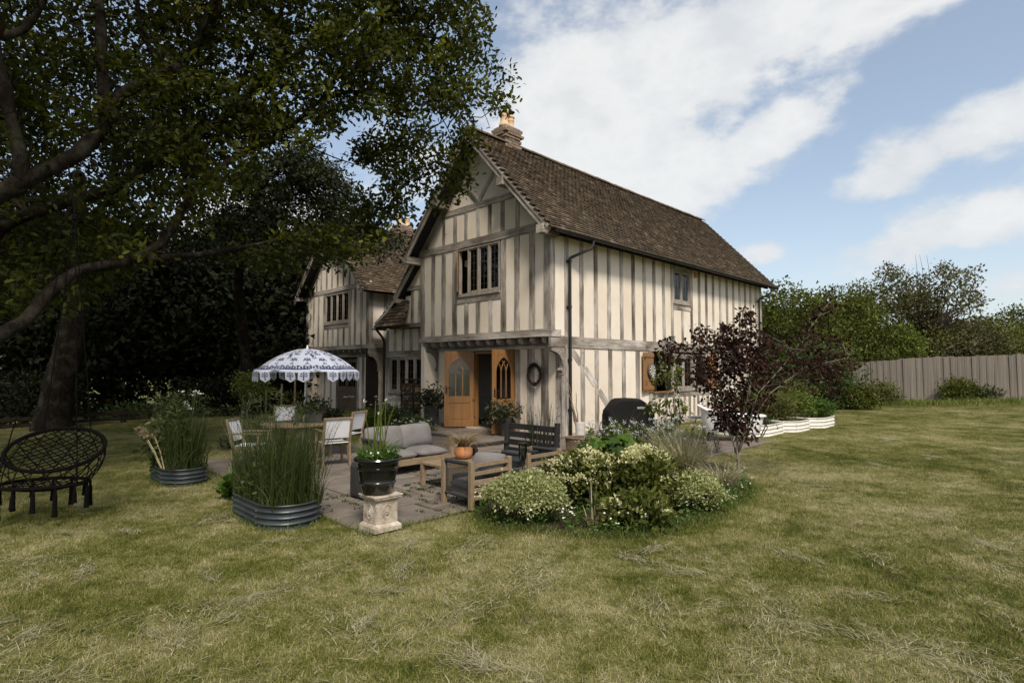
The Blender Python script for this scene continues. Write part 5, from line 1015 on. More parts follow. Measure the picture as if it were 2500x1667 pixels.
def parasol():
    c = at_depth(751, 850, 9.9); base = Vector((c.x - .06, c.y, .0)); t = thing('parasol', 'white parasol block printed with blue palms and a hanging scalloped edge', 'parasol', base)
    zt, zr_, rad, ns = 1.94, 1.53, .89, 8; tilt = Vector((.055, 0, 0))
    m = MB(); m.tube([(0, 0, 0), tuple(tilt * .9 + Vector((0, 0, zt)))], .016, 10); m.build('pole', 'white_sling', t, smooth=True); m = MB(); m.lathe([(.17, 0), (.17, .03), (.05, .05), (.03, .16), (.02, .16)], 20, (0, 0, .026)); m.build('foot', 'iron', t)
    ap = tilt + Vector((0, 0, zt)); nu, nv = 44, 36
    def rib(k): a = 2 * PI * (k + .22) / ns; return Vector((math.cos(a), math.sin(a), 0))
    def S_(k, u, v):                                 # gore k, across u, down v
        d = rib(k).lerp(rib(k + 1), u); s = v; z = (zt - zr_) * (1 - (1 - s ** 1.75)) ; droop = .02 * math.sin(PI * u) * v
        return tilt + Vector((d.x * rad * (s ** .92), d.y * rad * (s ** .92), zt - z + droop * .4))
    def ell(u, v, cu, cv, a, b): return ((u - cu) / a) ** 2 + ((v - cv) / b) ** 2 < 1
    def palm(u, v, cu, cv, s, asp):                   # little block-printed palm
        x, y = (u - cu) * asp / s, (v - cv) / s
        if abs(x) < .07 and -.1 < y < .95: return True
        if abs(x) < .38 and .9 < y < 1.05: return True
        if y > .35 or y < -1.05: return False
        r = math.hypot(x, y + .25)
        if r > .82 or r < .12: return r < .2
        th = math.atan2(y + .25, x); return (math.sin(th * 7) > -.25 and not (y > .05 and abs(x) < .28))
    def bloom(u, v, cu, cv, s, asp):
        x, y = (u - cu) * asp / s, (v - cv) / s; r = math.hypot(x, y * .8)
        if r > 1.05: return False
        th = math.atan2(y, x); return (math.sin(th * 6 + r * 5) + .7 * math.cos(r * 11)) > .15
    for k in range(ns):
        vs = []; fs = []; tt = []
        for j in range(nv + 1):
            for i in range(nu + 1): vs.append(S_(k, i / nu, j / nv))
        for j in range(nv):
            for i in range(nu):
                u, v = (i + .5) / nu, (j + .5) / nv; asp = .8 * v; q = False
                if v > .935: q = .945 < v < .99 and False
                if .82 < v < .945:
                    r = ((u * 6) % 1 - .5); q = not (abs(math.hypot(r, (v - .88) / .10 * .75) - .30) < .075)
                for cu in (.24, .76): q = q or palm(u, v, cu, .70, .088, asp)
                q = q or bloom(u, v, .5, .40, .15, .8 * .40 * 1.25) or bloom(u, v, .5, .60, .05, .5) or (.10 < v < .16 and abs(u - .5) < .25)
                b = j * (nu + 1) + i; fs.append((b, b + 1, b + nu + 2, b + nu + 1)); tt.append(1.0 if q else 0.0)
        o = mesh_np('canopy_panel', np.array(vs), np.array(fs), 'canvas', t, tt, True)
        m = MB(); m.tube([S_(k, 0, s) - Vector((0, 0, .012)) for s in np.linspace(.02, 1, 8)], .006, 5); m.build('rib', 'white_sling', t)
        rs = random.Random(k + 3)
        for i in range(3):                            # hanging flaps
            u0, u1 = i / 3 + .035, (i + 1) / 3 - .035; a, b = S_(k, u0, 1), S_(k, u1, 1); flip = rs.random() < .16; sw = rs.uniform(-.05, .05); h = .165
            dn = Vector((sw, sw, -1)) if not flip else Vector((rs.uniform(-.5, .5), 0, .35)); out = rib(k).lerp(rib(k + 1), (u0 + u1) / 2) * .012; vs = []; fs = []; tt = []; n1, n2 = 20, 22
            for j in range(n2 + 1):
                for q in range(n1 + 1):
                    x = q / n1; y = j / n2; wid = 1 if y < .72 else 1 - (y - .72) / .28; vs.append(a.lerp(b, .5 + (x - .5) * wid) + dn * h * y + out * (1 + math.sin(y * 3 + x * 2) * .5))
            for j in range(n2):
                for q in range(n1):
                    x, y = (q + .5) / n1, (j + .5) / n2; s0 = j * (n1 + 1) + q; fs.append((s0, s0 + 1, s0 + n1 + 2, s0 + n1 + 1)); tt.append(1.0 if palm(x, y, .5, .42, .40, .95) else 0.0)
            mesh_np('flap', np.array(vs), np.array(fs), 'canvas', t, tt)
    m = MB(); m.lathe([(.02, -.02), (.022, .01), (.012, .03), (.015, .045), (.004, .06)], 12, tuple(ap)); m.build('finial', 'white_sling', t, smooth=True)
parasol()
# ------------------------------------------------------------------ corrugated raised beds
def stadium(w, l, n=14):
    """outline of a long round-ended bed, length along +y from 0"""
    r = w / 2; pts = [(r * math.cos(a), r + r * math.sin(a)) for a in np.linspace(PI, 2 * PI, n)] + [(r * math.cos(a), l - r + r * math.sin(a)) for a in np.linspace(0, PI, n)]; return pts
def raised_bed(name, label, loc, ang, w, l, h, mat, waves=4, group=None, soil=True):
    t = thing(name, label, 'raised bed', loc, ang, group); pts = stadium(w, l); m = MB(); n = len(pts); nz = waves * 6; vs = []
    cx, cy = 0, l / 2
    def off(p, o): x, y = p; yc = min(max(y, w / 2), l - w / 2); d = Vector((x, y - yc)); d.normalize(); return x + d.x * o, y + d.y * o
    for j in range(nz + 1):
        z = h * j / nz; o = .014 * math.cos(2 * PI * waves * j / nz); o = max(o, -.006)
        for p in pts: x, y = off(p, o); vs.append((x, y, z))
    m.add(vs, [(j * n + k, j * n + (k + 1) % n, (j + 1) * n + (k + 1) % n, (j + 1) * n + k) for j in range(nz) for k in range(n)])
    b = m.build('wall', mat, t, smooth=True); m = MB(); m.tube([(*off(p, .002), h) for p in pts] + [(*off(pts[0], .002), h)], .011, 6, cap=False); m.build('rim', 'galv_dark' if mat == 'galv' else mat, t, smooth=True)
    bo = MB()
    for k in range(0, n, 5):
        for z in (h * .25, h * .5, h * .75): x, y = off(pts[k], .016); bo.lathe([(.008, -.006), (.008, .004), (.003, .008)], 6, (x, y, z))
    s = bo.build('bolt', 'lead', t); s['kind'] = 'stuff'
    m = MB(); m.add([(x * .985, l / 2 + (y - l / 2) * .99, h - .035) for x, y in pts], [tuple(range(n))]); m.build('soil', 'soil', t); return t
RBF = hw(-7.53, -2.55, .0); RBL = hw(-7.70, .46, .0)
raised_bed('raised_bed', 'grey corrugated metal raised bed in front, packed with tall grasses', hw(-7.28, -2.62), R(45), .62, 1.25, .235, 'galv', group='grey corrugated raised beds')
raised_bed('raised_bed', 'grey corrugated metal raised bed at the left with dried seed heads', hw(-7.46, .38), R(45), .55, 1.15, .225, 'galv', group='grey corrugated raised beds')
# ------------------------------------------------------------------ hanging chair
def hanging_chair():
    P = at_depth(108, 1150, 5.9); t = thing('hanging_chair', 'black macrame hanging chair with tassels over the lawn', 'hanging chair', (P.x, P.y, 0), R(8)); zs, zb = .40, .90
    a1, b1 = .44, .34; ring = lambda a, b, z, n=40, tilt=0: [(a * math.cos(x), b * math.sin(x), z + tilt * math.sin(x)) for x in np.linspace(0, 2 * PI, n)]
    seat = lambda x, r=1: Vector((.40 * r * math.cos(x), .30 * r * math.sin(x), zs))
    def hoop(x): return Vector((.475 * math.cos(x), .16 + .30 * math.sin(x) * .75 - .0, .73 + .20 * math.sin(x)))   # leaning back ring, high at the back
    m = MB(); m.tube([seat(x) for x in np.linspace(0, 2 * PI, 41)], .019, 8, cap=False); m.build('seat_ring', 'macrame', t, smooth=True); m = MB(); m.tube([hoop(x) for x in np.linspace(0, 2 * PI, 49)], .021, 8, cap=False); m.build('back_ring', 'macrame', t, smooth=True)
    m = MB(); n = 16                                   # knotted net of the back and seat
    def net(x, s): q = seat(x).lerp(hoop(x), s); o = .06 * math.sin(PI * s); return q + Vector((math.cos(x) * o, math.sin(x) * o * .6, 0))
    for sg in (-1, 1):
        for k in range(n):
            x0 = PI * 2 * k / n; pts = [net(x0 + sg * s * .75, s) for s in np.linspace(0, 1, 8)]
            if all(-.25 < (math.atan2(math.sin(x0 + sg * s * .75), math.cos(x0 + sg * s * .75)) % (2 * PI)) for s in (0, 1)): m.tube(pts, .0058, 5)
    m.build('back_net', 'macrame', t); m = MB()
    for sg in (-1, 1):
        for k in range(-9, 10):
            pts = []
            for s in np.linspace(-1, 1, 13):
                x = .40 * s; y = k * .075 + sg * x * .9
                if (x / .40) ** 2 + (y / .30) ** 2 < 1: pts.append((x, y, zs - .07 * (1 - (x / .4) ** 2 - (y / .3) ** 2)))
            if len(pts) > 1: m.tube(pts, .006, 5)
    m.build('seat_net', 'macrame', t); m = MB()
    # back fill across the leaning ring, seen as a diamond lattice
    for sg in (-1, 1):
        for k in range(-8, 9):
            pts = []
            for s in np.linspace(-1, 1, 17):
                x = .475 * s; v = k * .215 + sg * s * .95
                if s * s + v * v < .98: q = Vector((x, .16 + .225 * v, .73 + .20 * v)); pts.append(q + Vector((0, .10 * (1 - s * s - v * v), -.03 * (1 - s * s - v * v))))
            if len(pts) > 1: m.tube(pts, .0062, 5)
    m.build('lattice', 'macrame', t)
    for k in range(14):
        x = 2 * PI * k / 14; p = seat(x, 1.03); ln = .20 + .05 * math.sin(k * 2.3) + (.03 if k % 3 else .06); m = MB(); m.tube([p, p - Vector((0, 0, .06)), p - Vector((0, 0, .075)), p - Vector((0, 0, ln * .8)), p - Vector((0, 0, ln))], [.011, .014, .019, .022, .027], 8); m.build('tassel', 'macrame', t)
    top = Vector((0, .35, 3.3)); m = MB(); m.tube([top - Vector((0, 0, .03)), top + Vector((0, 0, .03))], .03, 8); m.build('hanging_knot', 'macrame', t)
    for x in (R(200), R(340), R(60), R(120)): q = hoop(x) if x < PI else seat(x); m = MB(); m.tube([q, top], .006, 5); m.build('rope', 'macrame', t)
    m = MB(); m.tube([top, top + Vector((-.15, .1, .62))], .010, 6); m.build('hanging_rope', 'macrame', t)
    return Vector((P.x, P.y, 0))
HC = hanging_chair()
# ------------------------------------------------------------------ by the long wall
def barbecue():
    c = ground_at(1533, 1088); l = hl(c); t = thing('covered_barbecue', 'barbecue under a fitted black cover against the long wall', 'barbecue', hw(l[0], l[1], .026), A45 - R(38)); w, d = 1.0, .5
    m = MB(); prof = [(-.50, .06), (-.49, .60), (-.47, .70), (-.30, .90), (-.22, .94), (0, .945), (.22, .935), (.31, .88), (.46, .76), (.50, .74), (.505, .60), (.49, .06)]; vs = []
    for y, k in ((-d / 2, .97), (-d / 2 + .06, 1.0), (0, 1.01), (d / 2 - .06, 1.0), (d / 2, .97)):
        for x, z in prof: vs.append((x * k, y + .01 * math.sin(x * 17), z * (k if z > .3 else 1) + .006 * math.sin(x * 23 + y * 9)))
    n = len(prof); m.add(vs, [(j * n + i, j * n + i + 1, (j + 1) * n + i + 1, (j + 1) * n + i) for j in range(4) for i in range(n - 1)] + [tuple(range(n))[::-1], tuple(range(4 * n, 5 * n)), (0, n - 1, 2 * n - 1, n)][:2]); o = m.build('cover', 'cover', t, smooth=True, bevel=.012)
    cu = bpy.data.curves.new('logo', 'FONT'); cu.body = 'everdure'; cu.size = .046; cu.extrude = .001; cu.offset = .0004; cu.align_x = 'CENTER'; tx = bpy.data.objects.new('logo_tmp', cu); COL.objects.link(tx); bpy.context.view_layer.update(); me = bpy.data.meshes.new_from_object(tx.evaluated_get(bpy.context.evaluated_depsgraph_get())); bpy.data.objects.remove(tx)
    me.materials.clear(); me.materials.append(MAT['white_print']); lo = bpy.data.objects.new('printed_logo', me); link(lo, t); lo.location = (.20, -d / 2 - .012, .765); lo.rotation_euler = (R(90), 0, 0)
    m = MB(); m.box(.12, .28, -d / 2 - .013, -d / 2 - .010, .748, .753); m.build('logo_line', 'white_print', t)
    m = MB()
    for x in (-.44, .44):
        for y in (-.18, .18): m.tube([(x, y - .02, .04), (x, y + .02, .04)], .04, 10)
    m.build('castor', 'iron', t)
barbecue()
def basket():
    c = ground_at(1425, 1112); t = thing('wicker_basket', 'dark woven wicker log basket beside the barbecue', 'basket', (c.x, c.y + .25, .026)); a, b, h = .30, .20, .26
    f = lambda x, r: (a * r * math.cos(x), b * r * math.sin(x)); n = 36
    for j in range(11):
        m = MB(); z = .012 + j * .024; m.tube([(*f(x, .92 + .08 * j / 10 + .018 * math.cos(x * n / 2 + j * PI)), z) for x in np.linspace(0, 2 * PI, 73)], .0125, 6, cap=False); m.build('weave', 'wicker', t)
    m = MB(); m.tube([(*f(x, 1.03), h + .012) for x in np.linspace(0, 2 * PI, 40)], .02, 7, cap=False); m.build('rim', 'wicker', t); m = MB(); m.lathe([(.01, .0), (.9, .0), (.9, .02), (.01, .02)], 24, sx=a, sy=b); m.build('base', 'wicker', t)
    P = Vector((c.x + .03, c.y + .25, .026)); q = thing('white_jug', 'chipped white enamel pot holding driftwood by the down pipe', 'jug', hw(-.02, -.45, .03)); m = MB(); m.lathe([(.08, 0), (.095, .01), (.10, .12), (.105, .30), (.115, .38), (.105, .385), (.09, .30), (.08, .05), (.01, .05)], 20); m.build('pot', 'jug', q, smooth=True)
    rs = random.Random(5)
    for k, (dx, h, r) in enumerate(((-.42, 1.32, .02), (-.36, 1.02, .024), (-.12, .95, .016), (-.28, .72, .024))):
        pts = [(rs.uniform(-.02, .02), rs.uniform(-.02, .02), .06)]
        for i in range(1, 7): s = i / 6; pts.append((dx * s * HS + rs.uniform(-.025, .025), -dx * -s * HS * .55 + .20 * s + rs.uniform(-.02, .02), .06 + h * s))
        d = thing('driftwood_branch', ['tall pale driftwood branch leaning on the long wall', 'dark bent driftwood branch leaning left on the wall', 'thin straight driftwood stick against the wall', 'short thick driftwood branch in the white pot'][k], 'branch', q.location); m = MB(); m.tube(pts, [r * (1 - .6 * i / 6) for i in range(7)], 7); m.build('stick', 'driftwood', d, smooth=True)
    g = at_depth(1465, 1075, 10.6); q = thing('wire_lantern', 'black wire lantern with a crook handle between basket and barbecue', 'lantern', (g.x, g.y, .026)); r = .085; m = MB()
    for k in range(12): x = 2 * PI * k / 12; m.tube([(r * math.cos(x), r * math.sin(x), .0), (r * math.cos(x), r * math.sin(x), .27), (r * .55 * math.cos(x), r * .55 * math.sin(x), .38), (0, 0, .43)], .005, 5)
    m.build('cage', 'wire', q); m = MB()
    for z in (.01, .14, .27): m.tube([(r * math.cos(x), r * math.sin(x), z) for x in np.linspace(0, 2 * PI, 20)], .006, 5, cap=False)
    m.build('hoop', 'wire', q); m = MB(); m.tube([(0, 0, .42), (.0, 0, .50), (.03, 0, .57), (.09, 0, .58)], .007, 6); m.build('handle', 'wire', q); m = MB(); m.lathe([(r * .8, .005), (r * .8, .25), (r * .78, .25), (r * .78, .01)], 16); m.build('glass', 'glass', q)
basket()
def wreath():
    y, z = on_x(1310, 914, 0); t = thing('twig_wreath', 'round twig wreath hanging on the gable wall beside the doors', 'wreath', hw(-.06, y, z), A45); m = MB(); rs = random.Random(2)
    for k in range(34):
        a0 = rs.uniform(0, 6.28); r = .215 + rs.uniform(-.04, .035); pts = [(rs.uniform(-.03, .0) - .01, (r + rs.uniform(-.016, .016)) * math.cos(a) * .93, (r * 1.08 + rs.uniform(-.016, .016)) * math.sin(a)) for a in np.linspace(a0, a0 + 4.3, 16)]; m.tube(pts, .006, 4)
    m.build('twigs', 'twig', t)['kind'] = 'stuff'; n = 240; a = rng.random(n) * 2 * PI; r = .215 + rng.normal(size=n) * .04; p = np.stack([-.03 - .03 * rng.random(n), r * np.cos(a) * .93, r * np.sin(a) * 1.08], 1); V, Fc, T = scatter(NEEDL, p, rng.normal(size=(n, 3)), .07); mesh_np('sprigs', V, Fc, 'twig', t); m = MB(); m.tube([(-.02, 0, .23), (-.03, 0, .33), (0, 0, .35)], .008, 5); m.build('hook', 'white_sling', t)
    w2 = thing('dart_board', 'round black and cream dart board on the open shutter', 'dart board', (0, 0, 0)); sh = R(180 + 5); hx, hy = 3.74, -.035; u = (math.cos(sh), math.sin(sh)); k = .20; nx, ny = -math.sin(sh), math.cos(sh)
    w2.location = hw(hx + u[0] * k + nx * .06, hy + u[1] * k + ny * .06, 1.52); w2.rotation_euler = (0, 0, A45 + sh); m = MB(); m.lathe([(.205, -.02), (.21, .0), (.205, .012), (.0, .012)], 32); o = m.build('rim', 'lead', w2); o.rotation_euler = (R(-90), 0, 0)
    for i in range(20):
        a0, a1 = 2 * PI * i / 20, 2 * PI * (i + 1) / 20; m = MB(); m.prism([(r * math.cos(a), .0, r * math.sin(a)) for r, a in ((.02, a0), (.165, a0), (.165, a1), (.02, a1))], (0, 1, 0), .013, .016); m.build('segment', 'dart_light' if i % 2 else 'dart_dark', w2)
wreath()
def log_store():
    t = thing('log_store', 'tall narrow log store stacked with split wood beside the gable', 'log store', hw(-.62, 4.98, .0), A45); w, d, h = .62, .45, 1.25     # stands in front of the link wall, opens towards -x
    for y in (0, w - .05):
        for x in (0, d - .05): m = MB(); m.box(x, x + .05, y, y + .05, 0, h); m.build('post', 'rail_wood', t)
    for z in (.02, .42, .82, h): m = MB(); m.box(-.02, d + .02, -.02, w + .02, z, z + .03); m.build('shelf', 'rail_wood', t)
    rs = random.Random(9)
    for z0 in (.05, .45, .85):
        for j in range(5):
            for i in range(5):
                y = .10 + i * .105 + rs.uniform(-.01, .01); z = z0 + .035 + j * .062; r = rs.uniform(.028, .036); a = rs.uniform(0, 6); m = MB(); x0 = rs.uniform(-.015, .02); ring = [(y + r * math.cos(a + q), z + r * math.sin(a + q)) for q in (0, 1.4, 2.7, 4.2, 5.3)]
                m.add([(x0, p, q) for p, q in ring] + [(d - .06, p, q) for p, q in ring], [tuple(range(5)), tuple(range(5, 10))] + [(k, (k + 1) % 5, 5 + (k + 1) % 5, 5 + k) for k in range(5)]); m.build('log', 'cut_log' if rs.random() < .18 else 'log', t)
log_store()
# ------------------------------------------------------------------ bath, bistro set, white beds
def bathtub():
    c = Vector((4.80, 12.35, .03)); t = thing('roll_top_bath', 'white roll top bath with one high end on a black cradle', 'bathtub', c, R(-14)); m = MB(); n = 40; vs = []
    def ring(f, z0, h_in=0):
        out = []
        for k in range(n): a = 2 * PI * k / n; x, y = .68 * f * math.copysign(abs(math.cos(a)) ** .8, math.cos(a)), .33 * f * math.copysign(abs(math.sin(a)) ** .8, math.sin(a)); hi = .20 * max(0, -math.cos(a)) ** 1.5; out.append((x, y, z0 + hi * z0 / .52))
        return out
    prof = [(.62, .12), (.78, .13), (.86, .20), (.92, .35), (.97, .50), (1.05, .525), (1.06, .545), (1.02, .56), (.95, .545), (.90, .48), (.84, .30), (.74, .20), (.4, .18)]
    for f, z in prof: vs += ring(f, z)
    m.add(vs, [(j * n + k, j * n + (k + 1) % n, (j + 1) * n + (k + 1) % n, (j + 1) * n + k) for j in range(len(prof) - 1) for k in range(n)] + [tuple(range(n))[::-1], tuple((len(prof) - 1) * n + k for k in range(n))]); m.build('tub', 'enamel', t, smooth=True)
    for x in (-.42, .42):
        for y in (-.20, .20): m = MB(); m.tube([(x, y * .8, .15), (x * 1.08, y * 1.15, .10), (x * 1.12, y * 1.3, .02), (x * 1.14, y * 1.45, .0)], [.03, .022, .02, .03], 8); m.build('foot', 'iron', t)
    m = MB(); m.tube([(.62, -.30, .53), (.69, -.24, .30), (.60, -.20, .12), (.5, -.15, .08)], .012, 6); m.tube([(.70, 0, .52), (.69, 0, .3), (.6, 0, .10)], .012, 6); m.build('waste_pipe', 'iron', t)
    q = thing('iron_boot_stand', 'small dark cast iron stand beside the bath', 'stand', ground_at(1822, 1084)); m = MB(); m.lathe([(.07, 0), (.07, .02), (.02, .04), (.02, .13), (.06, .17), (.075, .24), (.05, .31), (.01, .33)], 14, (0, 0, .026)); m.build('stand', 'iron', q, smooth=True)
bathtub()
def bistro():
    t = thing('bistro_table', 'small round grey metal bistro table by the long wall', 'table', at_depth(1712, 1060, 12.9) * 1); t.location.z = .026; m = MB(); m.lathe([(.01, .44), (.30, .44), (.305, .45), (.30, .46), (.01, .462)], 28); m.build('top', 'sage_metal', t)
    for k in range(3): a = 2.1 * k + .4; m = MB(); m.tube([(.10 * math.cos(a), .10 * math.sin(a), .44), (.24 * math.cos(a), .24 * math.sin(a), 0)], .011, 6); m.build('leg', 'sage_metal', t)
    def chair(px, py, rz, lab):
        g = ground_at(px, py); c = thing('bistro_chair', lab, 'chair', (g.x, g.y, .026), rz, 'grey folding bistro chairs')
        for x in (-.18, .18):
            m = MB(); m.tube([(x, .24, 0), (x, -.05, .42), (x, -.22, .74)], .011, 6); m.build('rear_frame', 'sage_metal', c); m = MB(); m.tube([(x * .9, -.22, 0), (x * .9, .20, .42)], .011, 6); m.build('front_frame', 'sage_metal', c)
        for i in range(6): m = MB(); m.box(-.18, .18, -.12 + i * .058, -.075 + i * .058, .415, .428); m.build('seat_slat', 'sage_metal', c)
        for z, y in ((.70, -.205), (.58, -.145)): m = MB(); m.bar((-.18, y, z), (.18, y, z), .012, .055); m.build('back_slat', 'sage_metal', c)
    chair(1768, 1112, R(150), 'grey folding bistro chair standing left of the bath'); chair(1652, 1075, R(60), 'grey folding bistro chair mostly hidden by the flowering shrub near the wall')
bistro()
for k, (x, y, l, lab) in enumerate(((5.05, -2.55, 1.75, 'white corrugated raised bed next to the bath, the nearest of three'), (6.35, -2.75, 1.55, 'white corrugated raised bed in the middle of the row of three'), (7.95, -2.9, 1.7, 'white corrugated raised bed farthest from the bath'))):
    raised_bed('white_raised_bed', lab, hw(x, y), A45 + R(90), 1.05, l, .27, 'white_metal', 3, 'white corrugated raised beds')
# ------------------------------------------------------------------ fences
def fence():
    a, b = Vector((15.3, 25.45, 0)), Vector((30, 17.0, 0)); t = thing('board_fence', 'grey weathered close board fence along the right edge of the lawn', 'fence', a); d = (b - a); L = d.length; d.normalize(); n = Vector((d.y, -d.x, 0)); w = .118; k = int(L / w)
    ms = [MB() for _ in range(5)]
    for i, m in enumerate(ms): m.box(-.058, .058, -.011 - .003 * i, .008, 0, 1.0)
    ms = [m.mesh('board') for m in ms]
    for m in ms: m.materials.append(MAT['fence_wood'])
    for i in range(k):
        p = d * (i * w + .06); z = float(ground_z(a.x + p.x, a.y + p.y)); h = 1.80 + random.uniform(-.014, .014) + (.03 if (i // 16) % 2 else 0)
        if i * w > 22: break
        o = bpy.data.objects.new('board', ms[i % 5]); link(o, t); q = n * (.016 if i % 2 else -.004); o.location = (p.x + q.x, p.y + q.y, z - .02); o.rotation_euler = (random.gauss(0, .006), 0, math.atan2(d.y, d.x) + random.gauss(0, .01)); o.scale = (1, 1, h)
    for z in (.35, 1.0, 1.55): m = MB(); zz = [float(ground_z(a.x + d.x * s, a.y + d.y * s)) for s in (0, L * .5, L)]; q = n * -.05; m.bar(q + Vector((0, 0, z + zz[0])), q + d * L * .5 + Vector((0, 0, z + zz[1])), .04, .08); m.bar(q + d * L * .5 + Vector((0, 0, z + zz[1])), q + d * L + Vector((0, 0, z + zz[2])), .04, .08); m.build('rail', 'fence_wood', t)
    c = a + d * 13.0 + Vector((1.6, 2.2, 0)); s = thing('tarpaulin_cover', 'blue grey tarpaulin over a low stack behind the board fence', 'tarpaulin', (c.x, c.y, float(ground_z(c.x, c.y))), math.atan2(d.y, d.x)); m = MB(); nx, ny = 18, 8; vs = []
    for i in range(nx + 1):
        for j in range(ny + 1): u, v = i / nx, j / ny; e = min(1, 6 * min(v, 1 - v)) * min(1, 8 * min(u, 1 - u)); vs.append(((u - .5) * 6.5, (v - .5) * 2.6, e * (2.05 + .16 * math.sin(u * 5) * math.sin(v * 3 + 1) + .04 * math.sin(u * 31 + v * 9))))
    m.add(vs, [(i * (ny + 1) + j, (i + 1) * (ny + 1) + j, (i + 1) * (ny + 1) + j + 1, i * (ny + 1) + j + 1) for i in range(nx) for j in range(ny)]); m.build('sheet', 'tarp', s, smooth=True)
fence()
def rail_fence():
    pts = [ground_at(-330, 1085), ground_at(150, 1043), ground_at(430, 1022), ground_at(640, 1008)]; t = thing('post_and_rail_fence', 'low dark post and rail fence under the trees at the left', 'fence', pts[0]); o = pts[0]
    for a, b in zip(pts, pts[1:]):
        n = max(1, round((b - a).length / 1.7))
        for i in range(n): p = a.lerp(b, i / n) - o; z = float(ground_z(p.x + o.x, p.y + o.y)); m = MB(); m.box(p.x - .055, p.x + .055, p.y - .055, p.y + .055, z - .05, z + .42); m.build('post', 'rail_wood', t, bevel=.01)
        za, zb = float(ground_z(a.x, a.y)), float(ground_z(b.x, b.y))
        for h in (.14, .30): m = MB(); m.bar(a - o + Vector((0, -.07, h + za)), b - o + Vector((0, -.07, h + zb)), .035, .085); m.build('rail', 'rail_wood', t)
rail_fence()
def car():
    p = at_depth(757, 985, 24.6); z = float(ground_z(p.x, p.y)); t = thing('red_car', 'small red car parked beyond the left wing', 'car', (p.x, p.y, z), R(8))
    # nose points towards +x in its own frame; only the front is clear of the house corner
    side = [(-3.3, .30), (-3.35, .62), (-3.2, .86), (-2.9, .92), (-2.55, 1.30), (-1.35, 1.34), (-.75, .92), (-.05, .80), (.18, .66), (.22, .42), (.15, .28)]; m = MB(); vs = []
    for y, k in ((-.72, .90), (-.66, 1.0), (0, 1.03), (.66, 1.0), (.72, .90)):
        for x, zz in side: vs.append((x * (.985 if k < 1 else 1), y * (.82 if zz > 1 else 1), .28 + (zz - .28) * k))
    n = len(side); m.add(vs, [(j * n + i, j * n + (i + 1) % n, (j + 1) * n + (i + 1) % n, (j + 1) * n + i) for j in range(4) for i in range(n)] + [tuple(range(n))[::-1], tuple(range(4 * n, 5 * n))]); m.build('body', 'car_red', t, smooth=True)
    for y in (-.50, .50): m = MB(); m.tube([(.12, y, .63), (.21, y, .63), (.235, y, .63)], [.12, .115, .08], 18); m.build('headlight', 'chrome', t, smooth=True)
    m = MB(); m.box(.17, .27, -.72, .72, .36, .43); m.build('bumper', 'chrome', t, bevel=.02)
    for x in (-.45, -2.7):
        for y in (-.68, .68): m = MB(); m.tube([(x, y - .08, .28), (x, y + .08, .28)], .28, 20); w = m.build('wheel', 'tyre', t); m = MB(); m.tube([(x, y - .09, .28), (x, y + .09, .28)], .16, 14); m.build('rim', 'chrome', w)
    m = MB(); m.prism([(-.80, -.5, .94), (-.80, .5, .94), (-1.33, .48, 1.33), (-1.33, -.48, 1.33)], (1, 0, .9), .02, .03); m.build('windscreen', 'tyre', t)
car()
# things just inside the doors and by them
def indoors():
    t = thing('side_cabinet', 'dark cabinet with ornaments inside the open french doors', 'cabinet', hw(3.6, 1.5, .05), A45); m = MB(); m.box(0, .45, 0, 1.7, 0, .95); m.build('case', 'dark_wood', t); m = MB(); m.box(-.03, .47, -.03, 1.73, .95, .985); m.build('top', 'floor_wood', t)
    m = MB(); m.box(.1, .3, .3, .7, .985, 1.30); m.build('radio', 'dark_wood', t); m = MB(); m.box(.35, .40, .75, 1.35, 1.1, 1.45); m.build('picture', 'blind', t)
    c = thing('indoor_chair', 'dark bentwood chair just inside the doorway', 'chair', hw(.9, 1.85, .05), A45)
    m = MB(); m.tube([(0, -.2, 0), (0, -.2, .45), (-.04, -.19, .78), (-.06, 0, .84), (-.04, .19, .78), (0, .2, .45), (0, .2, 0)], .014, 7); m.build('back_frame', 'sage_metal', c)
    for y in (-.18, .18): m = MB(); m.tube([(.38, y, 0), (.36, y, .44)], .014, 6); m.build('leg', 'sage_metal', c)
    m = MB(); m.lathe([(.01, .43), (.21, .43), (.215, .445), (.21, .46), (.01, .46)], 20, (.19, 0, 0)); m.build('seat', 'dark_wood', c)
indoors()
